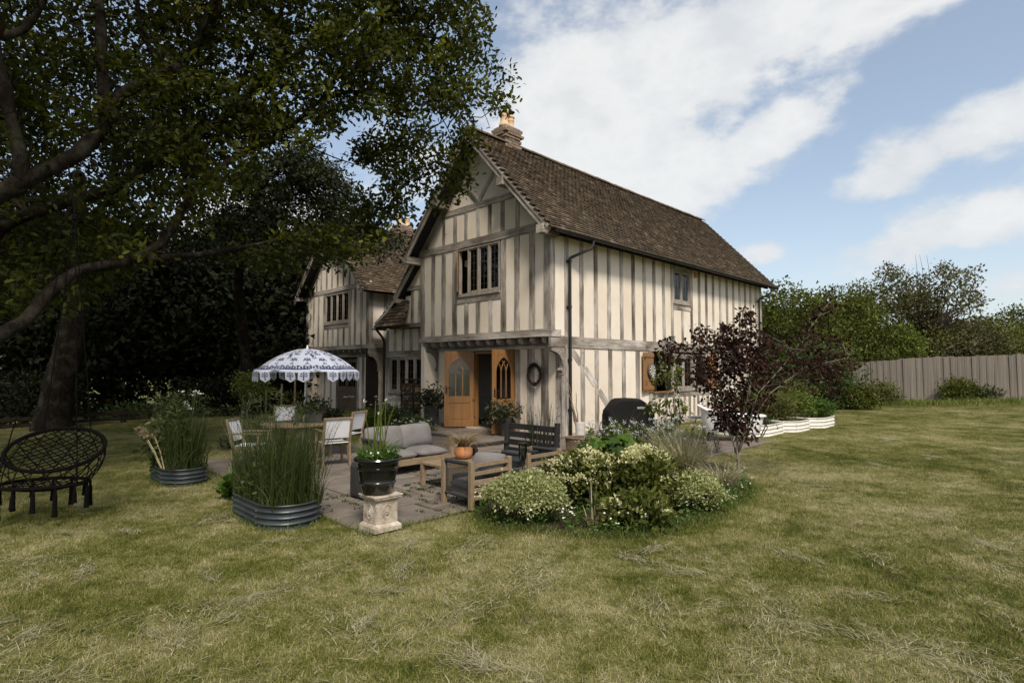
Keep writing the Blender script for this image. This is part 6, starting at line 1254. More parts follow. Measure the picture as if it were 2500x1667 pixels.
def door_pots():
    P = hw(-.50, 4.30, .02); t = thing('tall_planter', 'tall dark planter with a glossy shrub left of the french doors', 'planter', P, A45); m = MB(); a = .15
    m.add([(sx * r, sy * r, z) for r, z in ((a * .8, 0), (a, .55), (a * .9, .55), (a * .88, .5)) for sx, sy in ((-1, -1), (1, -1), (1, 1), (-1, 1))], [(3, 2, 1, 0)] + [(4 * i + k, 4 * i + (k + 1) % 4, 4 * i + 4 + (k + 1) % 4, 4 * i + 4 + k) for i in range(3) for k in range(4)] + [(12, 13, 14, 15)]); m.build('pot', 'planter_grey', t)
    n = 520; p = rng.normal(size=(n, 3)) * np.array([.17, .17, .15]) + np.array([0, 0, .74]); p[:, 2] = np.maximum(p[:, 2], .5); V, Fc, T = scatter(LEAF, p, rng.normal(size=(n, 3)) + np.array([0, 0, .3]), .08 + .04 * rng.random(n)); mesh_np('foliage', V, Fc, 'shade_plant', t, T)
    g = at_depth(1022, 1040, 14.4); t = thing('watering_can', 'pale green rounded watering can among the plants by the doors', 'watering can', (g.x, g.y, .01)); m = MB(); m.lathe([(.13, 0), (.15, .02), (.15, .18), (.12, .25), (.05, .28)], 22); m.build('body', 'sage_can', t, smooth=True); m = MB(); m.tube([(.13, 0, .06), (.26, 0, .18), (.34, 0, .30)], [.025, .018, .03], 8); m.build('spout', 'sage_can', t); m = MB(); m.tube([(-.13, 0, .08), (-.22, 0, .2), (-.1, 0, .32), (0, 0, .28)], .012, 6); m.build('handle', 'sage_can', t)
    P = hw(-.62, 1.25, .02); t = thing('pot_plant', 'dark leafy plants with long strappy leaves right of the french doors', 'plant', P); m = MB(); m.lathe([(.14, 0), (.2, .3), (.22, .32), (.19, .32), (.17, .27), (.01, .27)], 20); m.build('pot', 'planter_grey', t, smooth=True)
    n = 560; p = rng.normal(size=(n, 3)) * np.array([.19, .18, .13]) + np.array([-.12, 0, .52]); p[:, 2] = np.maximum(p[:, 2], .28); V, Fc, T = scatter(LEAF, p, rng.normal(size=(n, 3)) + np.array([0, 0, .3]), .07 + .04 * rng.random(n)); mesh_np('foliage', V, Fc, 'shade_plant', t, T)
    n = 46; a = rng.random(n) * 2 * PI; V, Fc, T = blades(np.stack([.08 * np.cos(a) + .1, .08 * np.sin(a), np.full(n, .27)], 1), .45 + .35 * rng.random(n), a, .4 + .6 * rng.random(n), .022, 6, .25 + .4 * rng.random(n)); mesh_np('long_leaves', V, Fc, 'shade_plant', t, T)
    g = at_depth(1276, 1100, 6.75); t = thing('glass_lantern', 'smoked glass lantern on a thin stake behind the round shrub', 'lantern', (g.x, g.y, 0)); m = MB(); m.tube([(0, 0, 0), (0, 0, .52)], .008, 6); m.build('stake', 'wire', t); m = MB(); m.lathe([(.025, .50), (.042, .52), (.05, .58), (.052, .70), (.048, .70), (.045, .58), (.02, .53)], 18); m.build('shade', 'glass', t, smooth=True); m = MB(); m.tube([(.05 * math.cos(a), .05 * math.sin(a), .705) for a in np.linspace(0, 6.28, 20)], .006, 5, cap=False); m.build('hoop', 'wire', t)
door_pots()
# ================================================================== plants
def rnd_dirs(n, up=.3): d = rng.normal(size=(n, 3)); d[:, 2] += up; return d
def clumps_in(c, r, k, lo=.0, shell=.35, flat=-1.0):
    """k clump centres in a lumpy ellipsoid, more of them towards its surface"""
    d = unit(rng.normal(size=(k, 3))); d[:, 2] = np.where(d[:, 2] < flat, -d[:, 2], d[:, 2]); rad = (shell + (1 - shell) * rng.random(k) ** .6) * (1 + .16 * np.sin(d[:, 0] * 5 + c[0]) * np.sin(d[:, 1] * 4 + d[:, 2] * 6 + c[1]))
    p = np.array(c) + d * rad[:, None] * np.array(r); p[:, 2] = np.maximum(p[:, 2], lo); return p
def leaves_at(centres, per, spread, tpl, size, up=.25, flat=.25, var=.5, tintc=True):
    n = len(centres); P = np.repeat(centres, per, 0); off = rng.normal(size=(n * per, 3)) * spread; off[:, 2] *= .75; P = P + off
    D = off / (np.abs(off).max() + 1e-6) * 3 + rnd_dirs(n * per, up); base = np.repeat(rng.random(n), per) if tintc else rng.random(n * per)
    T = np.clip(.55 * base + .45 * rng.random(n * per), 0, 1); return scatter(tpl, P, D, size * (1 - var / 2 + var * rng.random(n * per)), tint=T, flat=flat)
def limb_mesh(name, paths, mat, parent, n=7):
    m = MB()
    for pts, rad in paths: m.tube(pts, rad, n)
    return m.build(name, mat, parent, smooth=True)
def wob(a, b, k, amp, rs): a, b = Vector(a), Vector(b); L = (b - a).length; return [a.lerp(b, i / k) + Vector((rs.gauss(0, amp), rs.gauss(0, amp), rs.gauss(0, amp * .6))) * L * (math.sin(PI * i / k)) for i in range(k + 1)]
def bush(name, label, cat, base, centre, r, k, per, spread, tpl, size, mat, trunk=.05, nl=7, group=None, bark='bark', lo=.02, shell=.35, flat=-1.0, seed=1, **kw):
    """trunk and limbs reaching into a crown of leaf clumps; centre is relative to base"""
    base = Vector(base); t = thing(name, label, cat, base, 0, group); cl = clumps_in(centre, r, k, lo, shell, flat); rs = random.Random(seed); paths = []
    h = max(.05, centre[2] - r[2] * .6); top = Vector((centre[0] * .35, centre[1] * .35, h)); st = wob((0, 0, -.03), top, 5, .05, rs); paths.append((st, [trunk * (1.25 - .45 * i / 5) for i in range(6)]))
    for j in range(nl): q = Vector(cl[rs.randrange(k)]); paths.append((wob(top, q, 4, .07, rs), [trunk * .6 * (1 - .8 * i / 4) for i in range(5)]))
    limb_mesh('trunk' if cat == 'tree' else 'stems', paths, bark, t); V, Fc, T = leaves_at(cl, per, spread, tpl, size, **kw); mesh_np('crown' if cat == 'tree' else 'foliage', V, Fc, mat, t, T); return t
# ------------------------------------------------------------------ raised beds' planting
def bed_spots(x, y, w, l, n): u = (rng.random(n) - .5) * (w - .08); v = .06 + rng.random(n) * (l - .12); return np.array([hw(x + a, y + b) for a, b in zip(u, v)])
def tall_grass(label, x, y, w, l, h, n, z0, extra):
    c = hw(x, y + l / 2, z0); t = thing('tall_grass_clump', label, 'plant', c); B = bed_spots(x, y, w, l, n) - np.array(c); B[:, 2] = 0; parts = []
    ang = np.arctan2(B[:, 1], B[:, 0]) + rng.normal(size=n) * .7; parts.append(blades(B, h * (.5 + .55 * rng.random(n)), ang, .05 + .45 * rng.random(n) ** 1.6, .0055 + .004 * rng.random(n), 5, .03 + .22 * rng.random(n) ** 2, tint=np.clip(rng.normal(size=n) * .28 + .4, 0, 1)))
    m = int(n * 1.1); B2 = bed_spots(x, y, w, l, m) - np.array(c); B2[:, 2] = 0; parts.append(blades(B2, h * (.22 + .35 * rng.random(m)), rng.random(m) * 2 * PI, .2 + .6 * rng.random(m), .008, 4, .1 + .4 * rng.random(m), tint=.3 + .6 * rng.random(m)))
    V, Fc, T = join_np(parts); mesh_np('blades', V, Fc, 'reed', t, T)
    k = 60; B3 = B[:k] * .9; tip = B3 + np.stack([np.cos(ang[:k]) * .12, np.sin(ang[:k]) * .12, h * (.75 + .35 * rng.random(k))], 1); V, Fc, T = leaves_at(tip, 14, .03, NEEDL, .055, up=.8); mesh_np('seed_heads', V, Fc, 'reed', t, T); return t
tall_grass('dense clump of tall green reedy grass filling the front raised bed', -7.28, -2.62, .62, 1.25, 1.02, 900, .20, 1)
tall_grass('tall leafy grasses growing in the left raised bed', -7.46, .38, .55, 1.15, .95, 600, .19, 1)
bush('leafy_perennial', 'broad green leaves at the left foot of the front raised bed', 'plant', ground_at(583, 1212), (.05, 0, .16), (.22, .2, .15), 30, 14, .06, BIGL, .11, 'lush', .008, 5)
bush('leafy_perennial', 'dark bushy perennial behind the dried seed heads in the left raised bed', 'plant', hw(-7.56, 1.05, .19), (0, 0, .32), (.30, .30, .34), 60, 18, .07, LEAF, .08, 'garden', .01, 8)
bush('leafy_perennial', 'low dark foliage spilling over the back of the front raised bed', 'plant', hw(-7.25, -1.95, .20), (0, 0, .20), (.28, .34, .22), 50, 16, .06, LEAF, .06, 'garden', .008, 6)
def spire_plant(label, p, h):
    t = thing('spire_plant', label, 'plant', p); m = MB(); m.tube([(0, 0, 0), (.01, 0, h * .5), (0, .01, h)], [.008, .006, .004], 6); m.build('stem', 'garden', t); k = 70; z = h * (.12 + .88 * np.sqrt(rng.random(k))); a = rng.random(k) * 6.28; P = np.stack([np.zeros(k), np.zeros(k), z], 1); D = np.stack([np.cos(a), np.sin(a), .15 + .7 * (z / h) ** 3], 1); V, Fc, T = scatter(NEEDL, P, D, .26 - .12 * z / h, flat=1); mesh_np('leaves', V, Fc, 'garden', t, T)
spire_plant('tall lily stem with whorled leaves in the left raised bed', hw(-7.50, .98, .19), 1.0)
def alliums():
    rs = random.Random(1)
    for k, (px, py, px2, py2, lab) in enumerate(((398, 1150, 352, 1058, 'pale dried allium seed head leaning left over the left raised bed'), (397, 1150, 342, 1050, 'taller dried allium seed head leaning farthest left'), (402, 1150, 376, 1062, 'small dried allium seed head beside the two larger ones'))):
        a, b = at_depth(px, py, 7.75), at_depth(px2, py2, 7.7 + .06 * k); t = thing('dried_allium', lab, 'plant', a); d = b - a; m = MB(); m.tube([(0, 0, 0), d * .5 + Vector((.02, 0, 0)), d], [.009, .007, .006], 6); m.build('stem', 'straw', t); n = 110; u = unit(rng.normal(size=(n, 3))); s = .075 if k < 2 else .055; V, Fc, T = scatter(NEEDL, np.array([d] * n), u, s * (.7 + .5 * rng.random(n))); mesh_np('seed_head', V, Fc, 'dead', t, T)
alliums()
def white_umbels(label, p, n, h, spread, group=None):
    t = thing('white_flower_plant', label, 'plant', p); m = MB(); hd = []; rs = random.Random(int(p[0] * 100))
    for i in range(n): x, y = rs.gauss(0, spread), rs.gauss(0, spread * .6); hh = h * rs.uniform(.75, 1.05); m.tube([(x * .5, y * .5, 0), (x * .8, y * .8, hh * .6), (x, y, hh)], [.004, .003, .0025], 5); hd.append((x, y, hh))
    m.build('stems', 'garden', t); hd = np.array(hd); k = 12; P = np.repeat(hd, k, 0) + rng.normal(size=(n * k, 3)) * np.array([.02, .02, .008]); V, Fc, T = scatter(PETAL5, P, rng.normal(size=(n * k, 3)), .022, normal=np.array([[0, -.6, .9]] * (n * k))); mesh_np('flowers', V, Fc, 'white_flower', t, T)
white_umbels('white flower heads on thin stems above the left raised bed', hw(-7.3, 1.1, .19), 8, 1.02, .10)
# ------------------------------------------------------------------ the flower bed
gz = lambda px, py: ground_at(px, py)
bush('round_shrub', 'round pale variegated shrub at the left end of the flower bed', 'shrub', gz(1284, 1283), (0, .15, .24), (.40, .34, .235), 300, 34, .035, LEAF2, .034, 'variegated', .02, 10, group='round variegated shrubs', lo=.03, shell=.72, flat=-.2)
bush('round_shrub', 'round pale variegated shrub at the right end of the flower bed', 'shrub', gz(1700, 1258), (0, .16, .20), (.31, .28, .20), 230, 34, .035, LEAF2, .034, 'variegated', .02, 10, group='round variegated shrubs', lo=.03, shell=.72, flat=-.2)
def flowering_bush(label, p, r, n, heads, hs=.05):
    t = bush('flowering_shrub', label, 'shrub', p, (0, 0, r[2]), r, n, 22, .075, LEAF, .072, 'hedge', .012, 9, lo=.04, shell=.45, flat=-.4); c = clumps_in((0, 0, r[2] * 1.02), (r[0], r[1], r[2] * 1.06), heads, .1, .98, -.1); c = c[(c[:, 2] > r[2] * .8)] * np.array([1.05, 1.05, 1.04]) + np.array([0, 0, .035])
    V, Fc, T = leaves_at(c, 46, hs * .60, PETAL5, .027, up=1, flat=.8); mesh_np('flower_heads', V, Fc, 'cream_flower', t, T)
flowering_bush('cream flowered shrub in the middle of the flower bed', ground_at(1440, 1255) + Vector((0, .32, 0)), (.44, .32, .28), 110, 50)
flowering_bush('cream flowered shrub beside the right round shrub', ground_at(1590, 1262) + Vector((0, .25, 0)), (.32, .28, .31), 100, 44)
flowering_bush('low cream flowered shrub at the front of the flower bed', ground_at(1530, 1300) + Vector((.12, .18, 0)), (.30, .20, .13), 60, 14, .035)
def big_leaves():
    t = thing('large_leaf_plant', 'big bright green lobed leaves at the heart of the flower bed', 'plant', ground_at(1495, 1185)); n = 90; d = clumps_in((0, 0, .36), (.46, .36, .30), n, .10, .75, .0); D = rng.normal(size=(n, 3)) * np.array([1, 1, .3]) + d * np.array([1, 1, 0]) * 3 + np.array([0, -.5, -.35]); ms = []
    for k in range(6):
        V, Fc, T = scatter(BIGL, np.zeros((1, 3)), np.array([[0., 1, 0]]), 1.0, np.array([[0., 0, 1]]), np.array([(k + .5) / 6])); V[:, 2] += .08 * np.sin(V[:, 0] * 7 + k) * np.abs(V[:, 0]); o = mesh_np('leaf', V, Fc, 'lush', t, T); ms.append(o.data); bpy.data.objects.remove(o)
    for k in range(n):
        y = Vector(D[k]).normalized(); z = (Vector(rng.normal(size=3)) * .4 + Vector((0, 0, 1.3))); z = (z - y * z.dot(y)).normalized(); x = y.cross(z); o = bpy.data.objects.new('leaf', ms[k % 6]); link(o, t); sz = .15 + .08 * rng.random()
        o.matrix_local = Matrix(((x.x * sz, y.x * sz, z.x * sz, d[k][0]), (x.y * sz, y.y * sz, z.y * sz, d[k][1]), (x.z * sz, y.z * sz, z.z * sz, d[k][2]), (0, 0, 0, 1)))
    m = MB()
    for q in d[::3]: m.tube([(q[0] * .15, q[1] * .15, 0), (q[0] * .6, q[1] * .6, q[2] * .75), tuple(q)], [.006, .005, .003], 5)
    m.build('stems', 'garden', t)
big_leaves()
def rushes(label, p, n, h, w, mat='reed', lean=.10, wid=.004, heads=True, name='rush_clump', droop=.02):
    t = thing(name, label, 'plant', p); a = rng.random(n) * 2 * PI; r = np.sqrt(rng.random(n)) * w; B = np.stack([r * np.cos(a), r * np.sin(a), np.zeros(n)], 1); hh = h * (.45 + .6 * rng.random(n)); V, Fc, T = blades(B, hh, a + rng.normal(size=n) * .5, lean * (.4 + 1.2 * rng.random(n)), wid * (.7 + .6 * rng.random(n)), 5, droop * (.3 + 1.6 * rng.random(n))); mesh_np('blades', V, Fc, mat, t, T)
    if heads: k = n // 7; tip = B[:k] + np.stack([np.cos(a[:k]) * lean * hh[:k] * .7, np.sin(a[:k]) * lean * hh[:k] * .7, hh[:k] * (.8 + .2 * rng.random(k))], 1); V, Fc, T = leaves_at(tip, 10, .018, NEEDL, .045, up=1.2); mesh_np('seed_heads', V, Fc, mat, t, T)
    return t
rushes('tall thin dark rush stems in front of the bench', ground_at(1318, 1165), 120, 1.14, .22, 'shade_plant', .10, .014, True)
rushes('green sword leaves below the rush stems', ground_at(1335, 1195), 120, .55, .18, 'garden', .25, .014, False, 'sword_leaf_plant', .1)
rushes('tan feathery ornamental grass behind the right round shrub', ground_at(1672, 1172), 800, .84, .16, 'tan_grass', .45, .011, False, 'ornamental_grass', .28)
rushes('tan ornamental grass arching towards the purple tree', ground_at(1762, 1196), 520, .46, .13, 'tan_grass', .6, .010, False, 'ornamental_grass', .30)
rushes('pale tan ornamental grass farther back by the terrace', ground_at(1640, 1140), 700, .80, .17, 'tan_grass', .50, .011, False, 'ornamental_grass', .28)
rushes('wiry green grass arching in front of the covered barbecue', ground_at(1515, 1112), 220, .95, .14, 'reed', .55, .008, False, 'ornamental_grass', .2)
rushes('rusty brown grass tuft beside the wicker basket', ground_at(1398, 1118), 260, .32, .12, 'brown_grass', .5, .004, False, 'ornamental_grass', .2)
rushes('dried straw coloured leaves collapsed at the front of the bed', ground_at(1450, 1290), 60, .26, .06, 'dead', .5, .012, False, 'withered_plant', .3)
rushes('lone straw stalks rising from the withered leaves', ground_at(1447, 1286), 7, .62, .04, 'tan_grass', .12, .006, False, 'straw_stalks', .05)
rushes('loose leafy stems sticking up between the two cream flowered shrubs', ground_at(1535, 1240), 90, .80, .22, 'fresh', .35, .012, True, 'leafy_perennial', .1)
def phlox():
    for k, (px, py, n, h, lab) in enumerate(((1500, 1130, 60, .62, 'pale blue flowers on leafy stems in front of the covered barbecue'), (1600, 1115, 60, .62, 'lavender blue flowers on leafy stems under the dogwood'), (1668, 1108, 40, .5, 'grey lavender haze of flowers near the bistro table'))):
        p = ground_at(px, py); t = thing('blue_perennial', lab, 'plant', p); m = MB(); rs = random.Random(k); hd = []; lf = []
        for i in range(n):
            x, y = rs.gauss(0, .26), rs.gauss(0, .16); hh = h * rs.uniform(.5, 1.15); m.tube([(x * .8, y * .8, 0), (x, y, hh)], [.004, .003], 4); hd.append((x, y, hh)); lf += [(x, y, hh * s) for s in (.15, .25, .35, .45, .55, .65, .75, .85)]
        m.build('stems', 'garden', t); lf = np.array(lf); lf = np.repeat(lf, 3, 0); V, Fc, T = scatter(NEEDL if k else LEAF, lf, rnd_dirs(len(lf), .6), .06 + .05 * rng.random(len(lf))); mesh_np('leaves', V, Fc, 'fresh' if k == 0 else 'garden', t, T)
        hd = np.array(hd)[:int(n * .62)]; q = 16; P = np.repeat(hd, q, 0) + rng.normal(size=(len(hd) * q, 3)) * .022; V, Fc, T = scatter(PETAL5, P, rng.normal(size=(len(P), 3)), .026, flat=.5); mesh_np('flowers', V, Fc, 'blue_flower', t, T)
phlox()
def ground_cover():
    P = rng.random((5200, 2)) * np.array([4.5, 4.0]) + np.array([-.6, 5.2]); ok = inpoly(P[:, 0], P[:, 1], BED); P = P[ok]; px, py, _ = project(np.column_stack([P, np.zeros(len(P))])); ok = (py > 1170) & (rng.random(len(P)) < np.where(px < 1450, .6, .85)); P = P[ok]
    c = np.column_stack([P, .02 + .10 * rng.random(len(P)) ** 1.5]); V, Fc, T = leaves_at(c, 7, .035, LEAF2, .035, up=.6, flat=.5, tintc=True); o = mesh_np('ground_cover', V, Fc, 'lush', None, T); tag(o, 'low leafy green ground cover along the front of the flower bed', 'ground cover', kind='stuff')
    w = c[(rng.random(len(c)) < .07)]; w = np.repeat(w, 3, 0) + rng.normal(size=(len(w) * 3, 3)) * .02; w[:, 2] = .12 + .12 * rng.random(len(w)); V, Fc, T = scatter(PETAL5, w, rng.normal(size=(len(w), 3)), .026, normal=np.array([[0, -.6, 1]] * len(w))); o = mesh_np('daisies', V, Fc, 'white_flower', None, T); tag(o, 'small white daisies dotted over the ground cover', 'flowers', kind='stuff')
    # rough grass fringe round the bed, the pedestal and the raised beds
    E = []; n = len(BED)
    for i in range(7):
        a, b = np.array(BED[i]), np.array(BED[i + 1]); k = int(np.linalg.norm(b - a) * 520); t = rng.random((k, 1)); E.append(a + (b - a) * t + rng.normal(size=(k, 2)) * .075)
    for c0, r in ((PED, .2),): a = rng.random(160) * 6.28; E.append(np.stack([c0.x + (r + .05 * rng.random(160)) * np.cos(a), c0.y + (r + .05 * rng.random(160)) * np.sin(a)], 1))
    for x, y, w, l in ((-7.28, -2.62, .62, 1.25), (-7.46, .38, .55, 1.15)):
        pts = stadium(w + .05, l + .05); 
        for (x0, y0), (x1, y1) in zip(pts, pts[1:] + pts[:1]):
            k = max(2, int(math.hypot(x1 - x0, y1 - y0) * 200)); s = rng.random(k); u = x0 + (x1 - x0) * s; v = y0 + (y1 - y0) * s - .025; E.append(np.array([hw(x + a, y + b)[:2] for a, b in zip(u, v)]) + rng.normal(size=(k, 2)) * .018)
    E.append(np.array([hw(a, b)[:2] for a, b in zip(-6.97 + rng.normal(size=900) * .03, -3.30 + rng.random(900) * 5.8)])); E.append(np.array([hw(a, b)[:2] for a, b in zip(-6.95 + rng.random(420) * 1.6, -3.32 + rng.normal(size=420) * .03)]))
    E = np.vstack(E); k = len(E); V, Fc, T = blades(np.column_stack([E, np.zeros(k)]), .035 + .075 * rng.random(k) ** 2, rng.random(k) * 6.28, .3 + .9 * rng.random(k), .005, 3, .1); o = mesh_np('grass_fringe', V, Fc, 'fresh', None, T); tag(o, 'longer green grass fringing the flower bed, patio edge and raised beds', 'grass', kind='stuff')
ground_cover()
# ------------------------------------------------------------------ planting by the house
for px, py, lab, c, r, k, mat in ((905, 1052, 'bright green border plants below the left wing', (0, 0, .25), (.55, .35, .26), 90, 'fresh'), (960, 1048, 'dark green border plants below the link window', (0, 0, .26), (.5, .35, .28), 90, 'garden'), (1010, 1060, 'low mixed foliage behind the sofa by the doors', (0, 0, .18), (.45, .3, .2), 70, 'garden'), (800, 1035, 'dark low shrub in front of the wing doors', (0, 0, .2), (.5, .3, .2), 60, 'shade_plant')):
    bush('border_plant', lab, 'plant', ground_at(px, py), c, r, k, 16, .08, LEAF, .085, mat, .01, 6)
white_umbels('white lilies and dark buds standing in the border below the left wing', ground_at(925, 1055), 14, .92, .35); white_umbels('small white flowers behind the sofa by the doors', ground_at(1005, 1062), 26, .36, .16); white_umbels('single white lily in front of the wing doors', ground_at(783, 1040), 3, .72, .05)
rushes('thin wispy stems growing up the link wall', ground_at(1000, 1036), 60, 1.0, .35, 'garden', .12, .006, True, 'wispy_plant', .05)
def sapling():
    p = ground_at(606, 1030); bush('garden_sapling', 'small bright sapling on a thin stem behind the dining chairs', 'tree', p, (.1, 0, 1.05), (.55, .45, .42), 70, 18, .09, LEAF, .08, 'fresh', .02, 8, bark='pale_bark')
    bush('low_bush', 'dark low bush on the lawn left of the dining chairs', 'shrub', ground_at(575, 1098), (0, 0, .14), (.30, .22, .14), 40, 14, .06, LEAF, .06, 'shade_plant', .01, 5)
    for k, (px, lab) in enumerate(((648, 'slim bare wooden stake left of the parasol pole'), (686, 'slim bare wooden stake between sapling and parasol pole'), (718, 'slim bare wooden stake just left of the parasol pole'))): q = ground_at(px, 1022); t = thing('tree_stake', lab, 'stake', q); m = MB(); m.tube([(0, 0, -.02), (.01, 0, 1.0 + .1 * k)], .03, 7); m.build('stake', 'driftwood', t)
sapling()
def dogwood():
    p = ground_at(1655, 1098); t = thing('dogwood', 'young dogwood with white star flowers in front of the long wall', 'tree', p); D = p.y; px = np.array([[1612, 890], [1618, 870], [1640, 878], [1665, 905], [1612, 935], [1640, 930], [1590, 985], [1620, 975], [1650, 965], [1675, 985], [1600, 1000], [1640, 1010], [1630, 1045], [1660, 1010], [1610, 1060], [1632, 905], [1622, 905], [1625, 1030]], float); paths = []; rs = random.Random(4); P = []
    for a, b in px:
        for _ in range(3): q = at_depth(a + rs.gauss(0, 9), b + rs.gauss(0, 7), D + rs.gauss(0, .13)); P.append(q - p)
    st = [Vector((0, 0, 0)), Vector((-.08, 0, .45)), Vector((-.18, 0, .9)), Vector((-.24, .02, 1.5))]; paths.append((st, [.014, .012, .010, .006])); paths.append(([Vector((.06, 0, 0)), Vector((.02, 0, .5)), Vector((-.05, 0, 1.0)), Vector((.02, 0, 1.35))], [.012, .01, .008, .005]))
    for q in P[::3]: z = max(.15, q.z - .25); s = Vector((-.16 * z, 0, z)); paths.append((wob(s, q, 3, .06, rs), [.006, .005, .004, .003]))
    limb_mesh('trunk', paths, 'pale_bark', t, 5); P = np.array(P); n = len(P); per = 9; Q = np.repeat(P, per, 0) + rng.normal(size=(n * per, 3)) * .045; V, Fc, T = scatter(LEAF, Q, rng.normal(size=(n * per, 3)) * .6 + np.array([0, 0, -.9]), .085 + .03 * rng.random(n * per)); mesh_np('crown', V, Fc, 'hedge', t, T)
    w = P[rng.random(n) < .75]; w = np.repeat(w, 4, 0) + rng.normal(size=(len(w) * 4, 3)) * .035 + np.array([0, -.02, .05]); k = len(w)
    V, Fc, T = scatter(LEAF2, np.repeat(w, 4, 0), unit(rng.normal(size=(k * 4, 3)) * np.array([1, 1, .3])), .045, flat=2.5); mesh_np('flowers', V, Fc, 'white_flower', t, T)
dogwood()
def purple_tree():
    p = ground_at(1803, 1180); t = thing('purple_tree', 'young purple leaved tree on a slim grey trunk right of the flower bed', 'tree', p); D = p.y; rs = random.Random(12)
    poly = [(1775, 1058), (1752, 1030), (1728, 990), (1695, 945), (1672, 880), (1600, 870), (1640, 835), (1690, 840), (1690, 795), (1740, 815), (1765, 790), (1800, 800), (1812, 745), (1838, 760), (1850, 800), (1900, 830), (1960, 800), (1990, 760), (2035, 715), (2040, 760), (1985, 800), (2075, 840), (2050, 880), (2110, 880), (2030, 920), (2060, 965), (1960, 950), (1900, 960), (1860, 990), (1842, 1025), (1832, 1055), (1840, 1075), (1805, 1066)]
    P = []
    while len(P) < 520:
        a, b = rs.uniform(1590, 2115), rs.uniform(710, 1135)
        if not inpoly(np.array([a]), np.array([b]), poly)[0]: continue
        if a > 1890 and rs.random() < .5: continue
        P.append(at_depth(a, b, D + rs.gauss(0, .30 if a < 1880 else .36)) - p)
    for _ in range(80): P.append(at_depth(min(1862, max(1725, rs.gauss(1798, 34))), rs.uniform(830, 1050), D + rs.gauss(0, .22)) - p)
    # trunk, then ascending leaders with side shoots
    lead = [((0, 0, .30), (1800, 1120), (1795, 1000), (1790, 880), (1815, 760)), ((0, 0, .42), (1810, 1090), (1850, 960), (1908, 898), (2030, 730)), ((0, 0, .36), (1790, 1080), (1745, 980), (1710, 880), (1620, 855)), ((0, 0, .45), (1800, 1060), (1830, 950), (1850, 850), (1845, 780)), ((0, 0, .45), (1815, 1060), (1880, 960), (1960, 900), (2080, 870)), ((0, 0, .4), (1785, 1070), (1760, 960), (1755, 860), (1740, 810))]
    paths = [([Vector((0, 0, -.02)), Vector((.005, 0, .2)), Vector((-.005, 0, .45))], [.030, .024, .020])]; nodes = []
    for L in lead:
        pts = [Vector(L[0])] + [at_depth(a, b, D + rs.gauss(0, .12)) - p for a, b in L[1:]]; fine = []
        for u, v in zip(pts, pts[1:]): fine += [u.lerp(v, i / 4) for i in range(4)]
        fine.append(pts[-1]); paths.append((fine, [.012 * (1 - .75 * i / len(fine)) for i in range(len(fine))])); nodes += fine
    for q in P[::2]:
        s = min(nodes, key=lambda c: (c - q).length + (.25 if c.z > q.z else 0)); 
        if .05 < (s - q).length < .7: paths.append((wob(s, q, 3, .05, rs), [.005, .004, .003, .002]))
    limb_mesh('trunk', paths, 'pale_bark', t, 6); V, Fc, T = leaves_at(np.array(P), 9, .046, LEAF, .068, up=-.5, flat=.1); mesh_np('crown', V, Fc, 'purple', t, T)
purple_tree()
# white beds' planting
for k, (x, y, lab, r, mat, tp, sz) in enumerate(((4.9, -2.2, 'feathery green clump at the back of the nearest white raised bed', (.34, .34, .42), 'fresh', NEEDL, .14), (3.9, -2.7, 'tiny low seedlings in the nearest white raised bed', (.4, .2, .07), 'garden', LEAF, .05), (5.5, -2.6, 'wispy olive herbs in the middle white raised bed', (.42, .34, .40), 'hedge_olive', NEEDL, .15), (6.0, -2.4, 'white flowered herb at the end of the middle white raised bed', (.3, .3, .36), 'hedge', LEAF, .07), (6.7, -2.7, 'yellow green leafy herb in the farthest white raised bed', (.38, .35, .36), 'fresh', LEAF, .08), (7.5, -3.0, 'bright grassy clump at the end of the farthest white raised bed', (.34, .3, .24), 'lush', NEEDL, .17), (8.9, -2.0, 'rounded yellow green bush beyond the white raised beds', (.6, .5, .6), 'hedge', LEAF, .09))):
    bush('bed_plant', lab, 'plant', hw(x, y, .22 if x < 8 else 0), (0, 0, r[2] * .95), r, 80, 18, .08, tp, sz, mat, .01, 6)
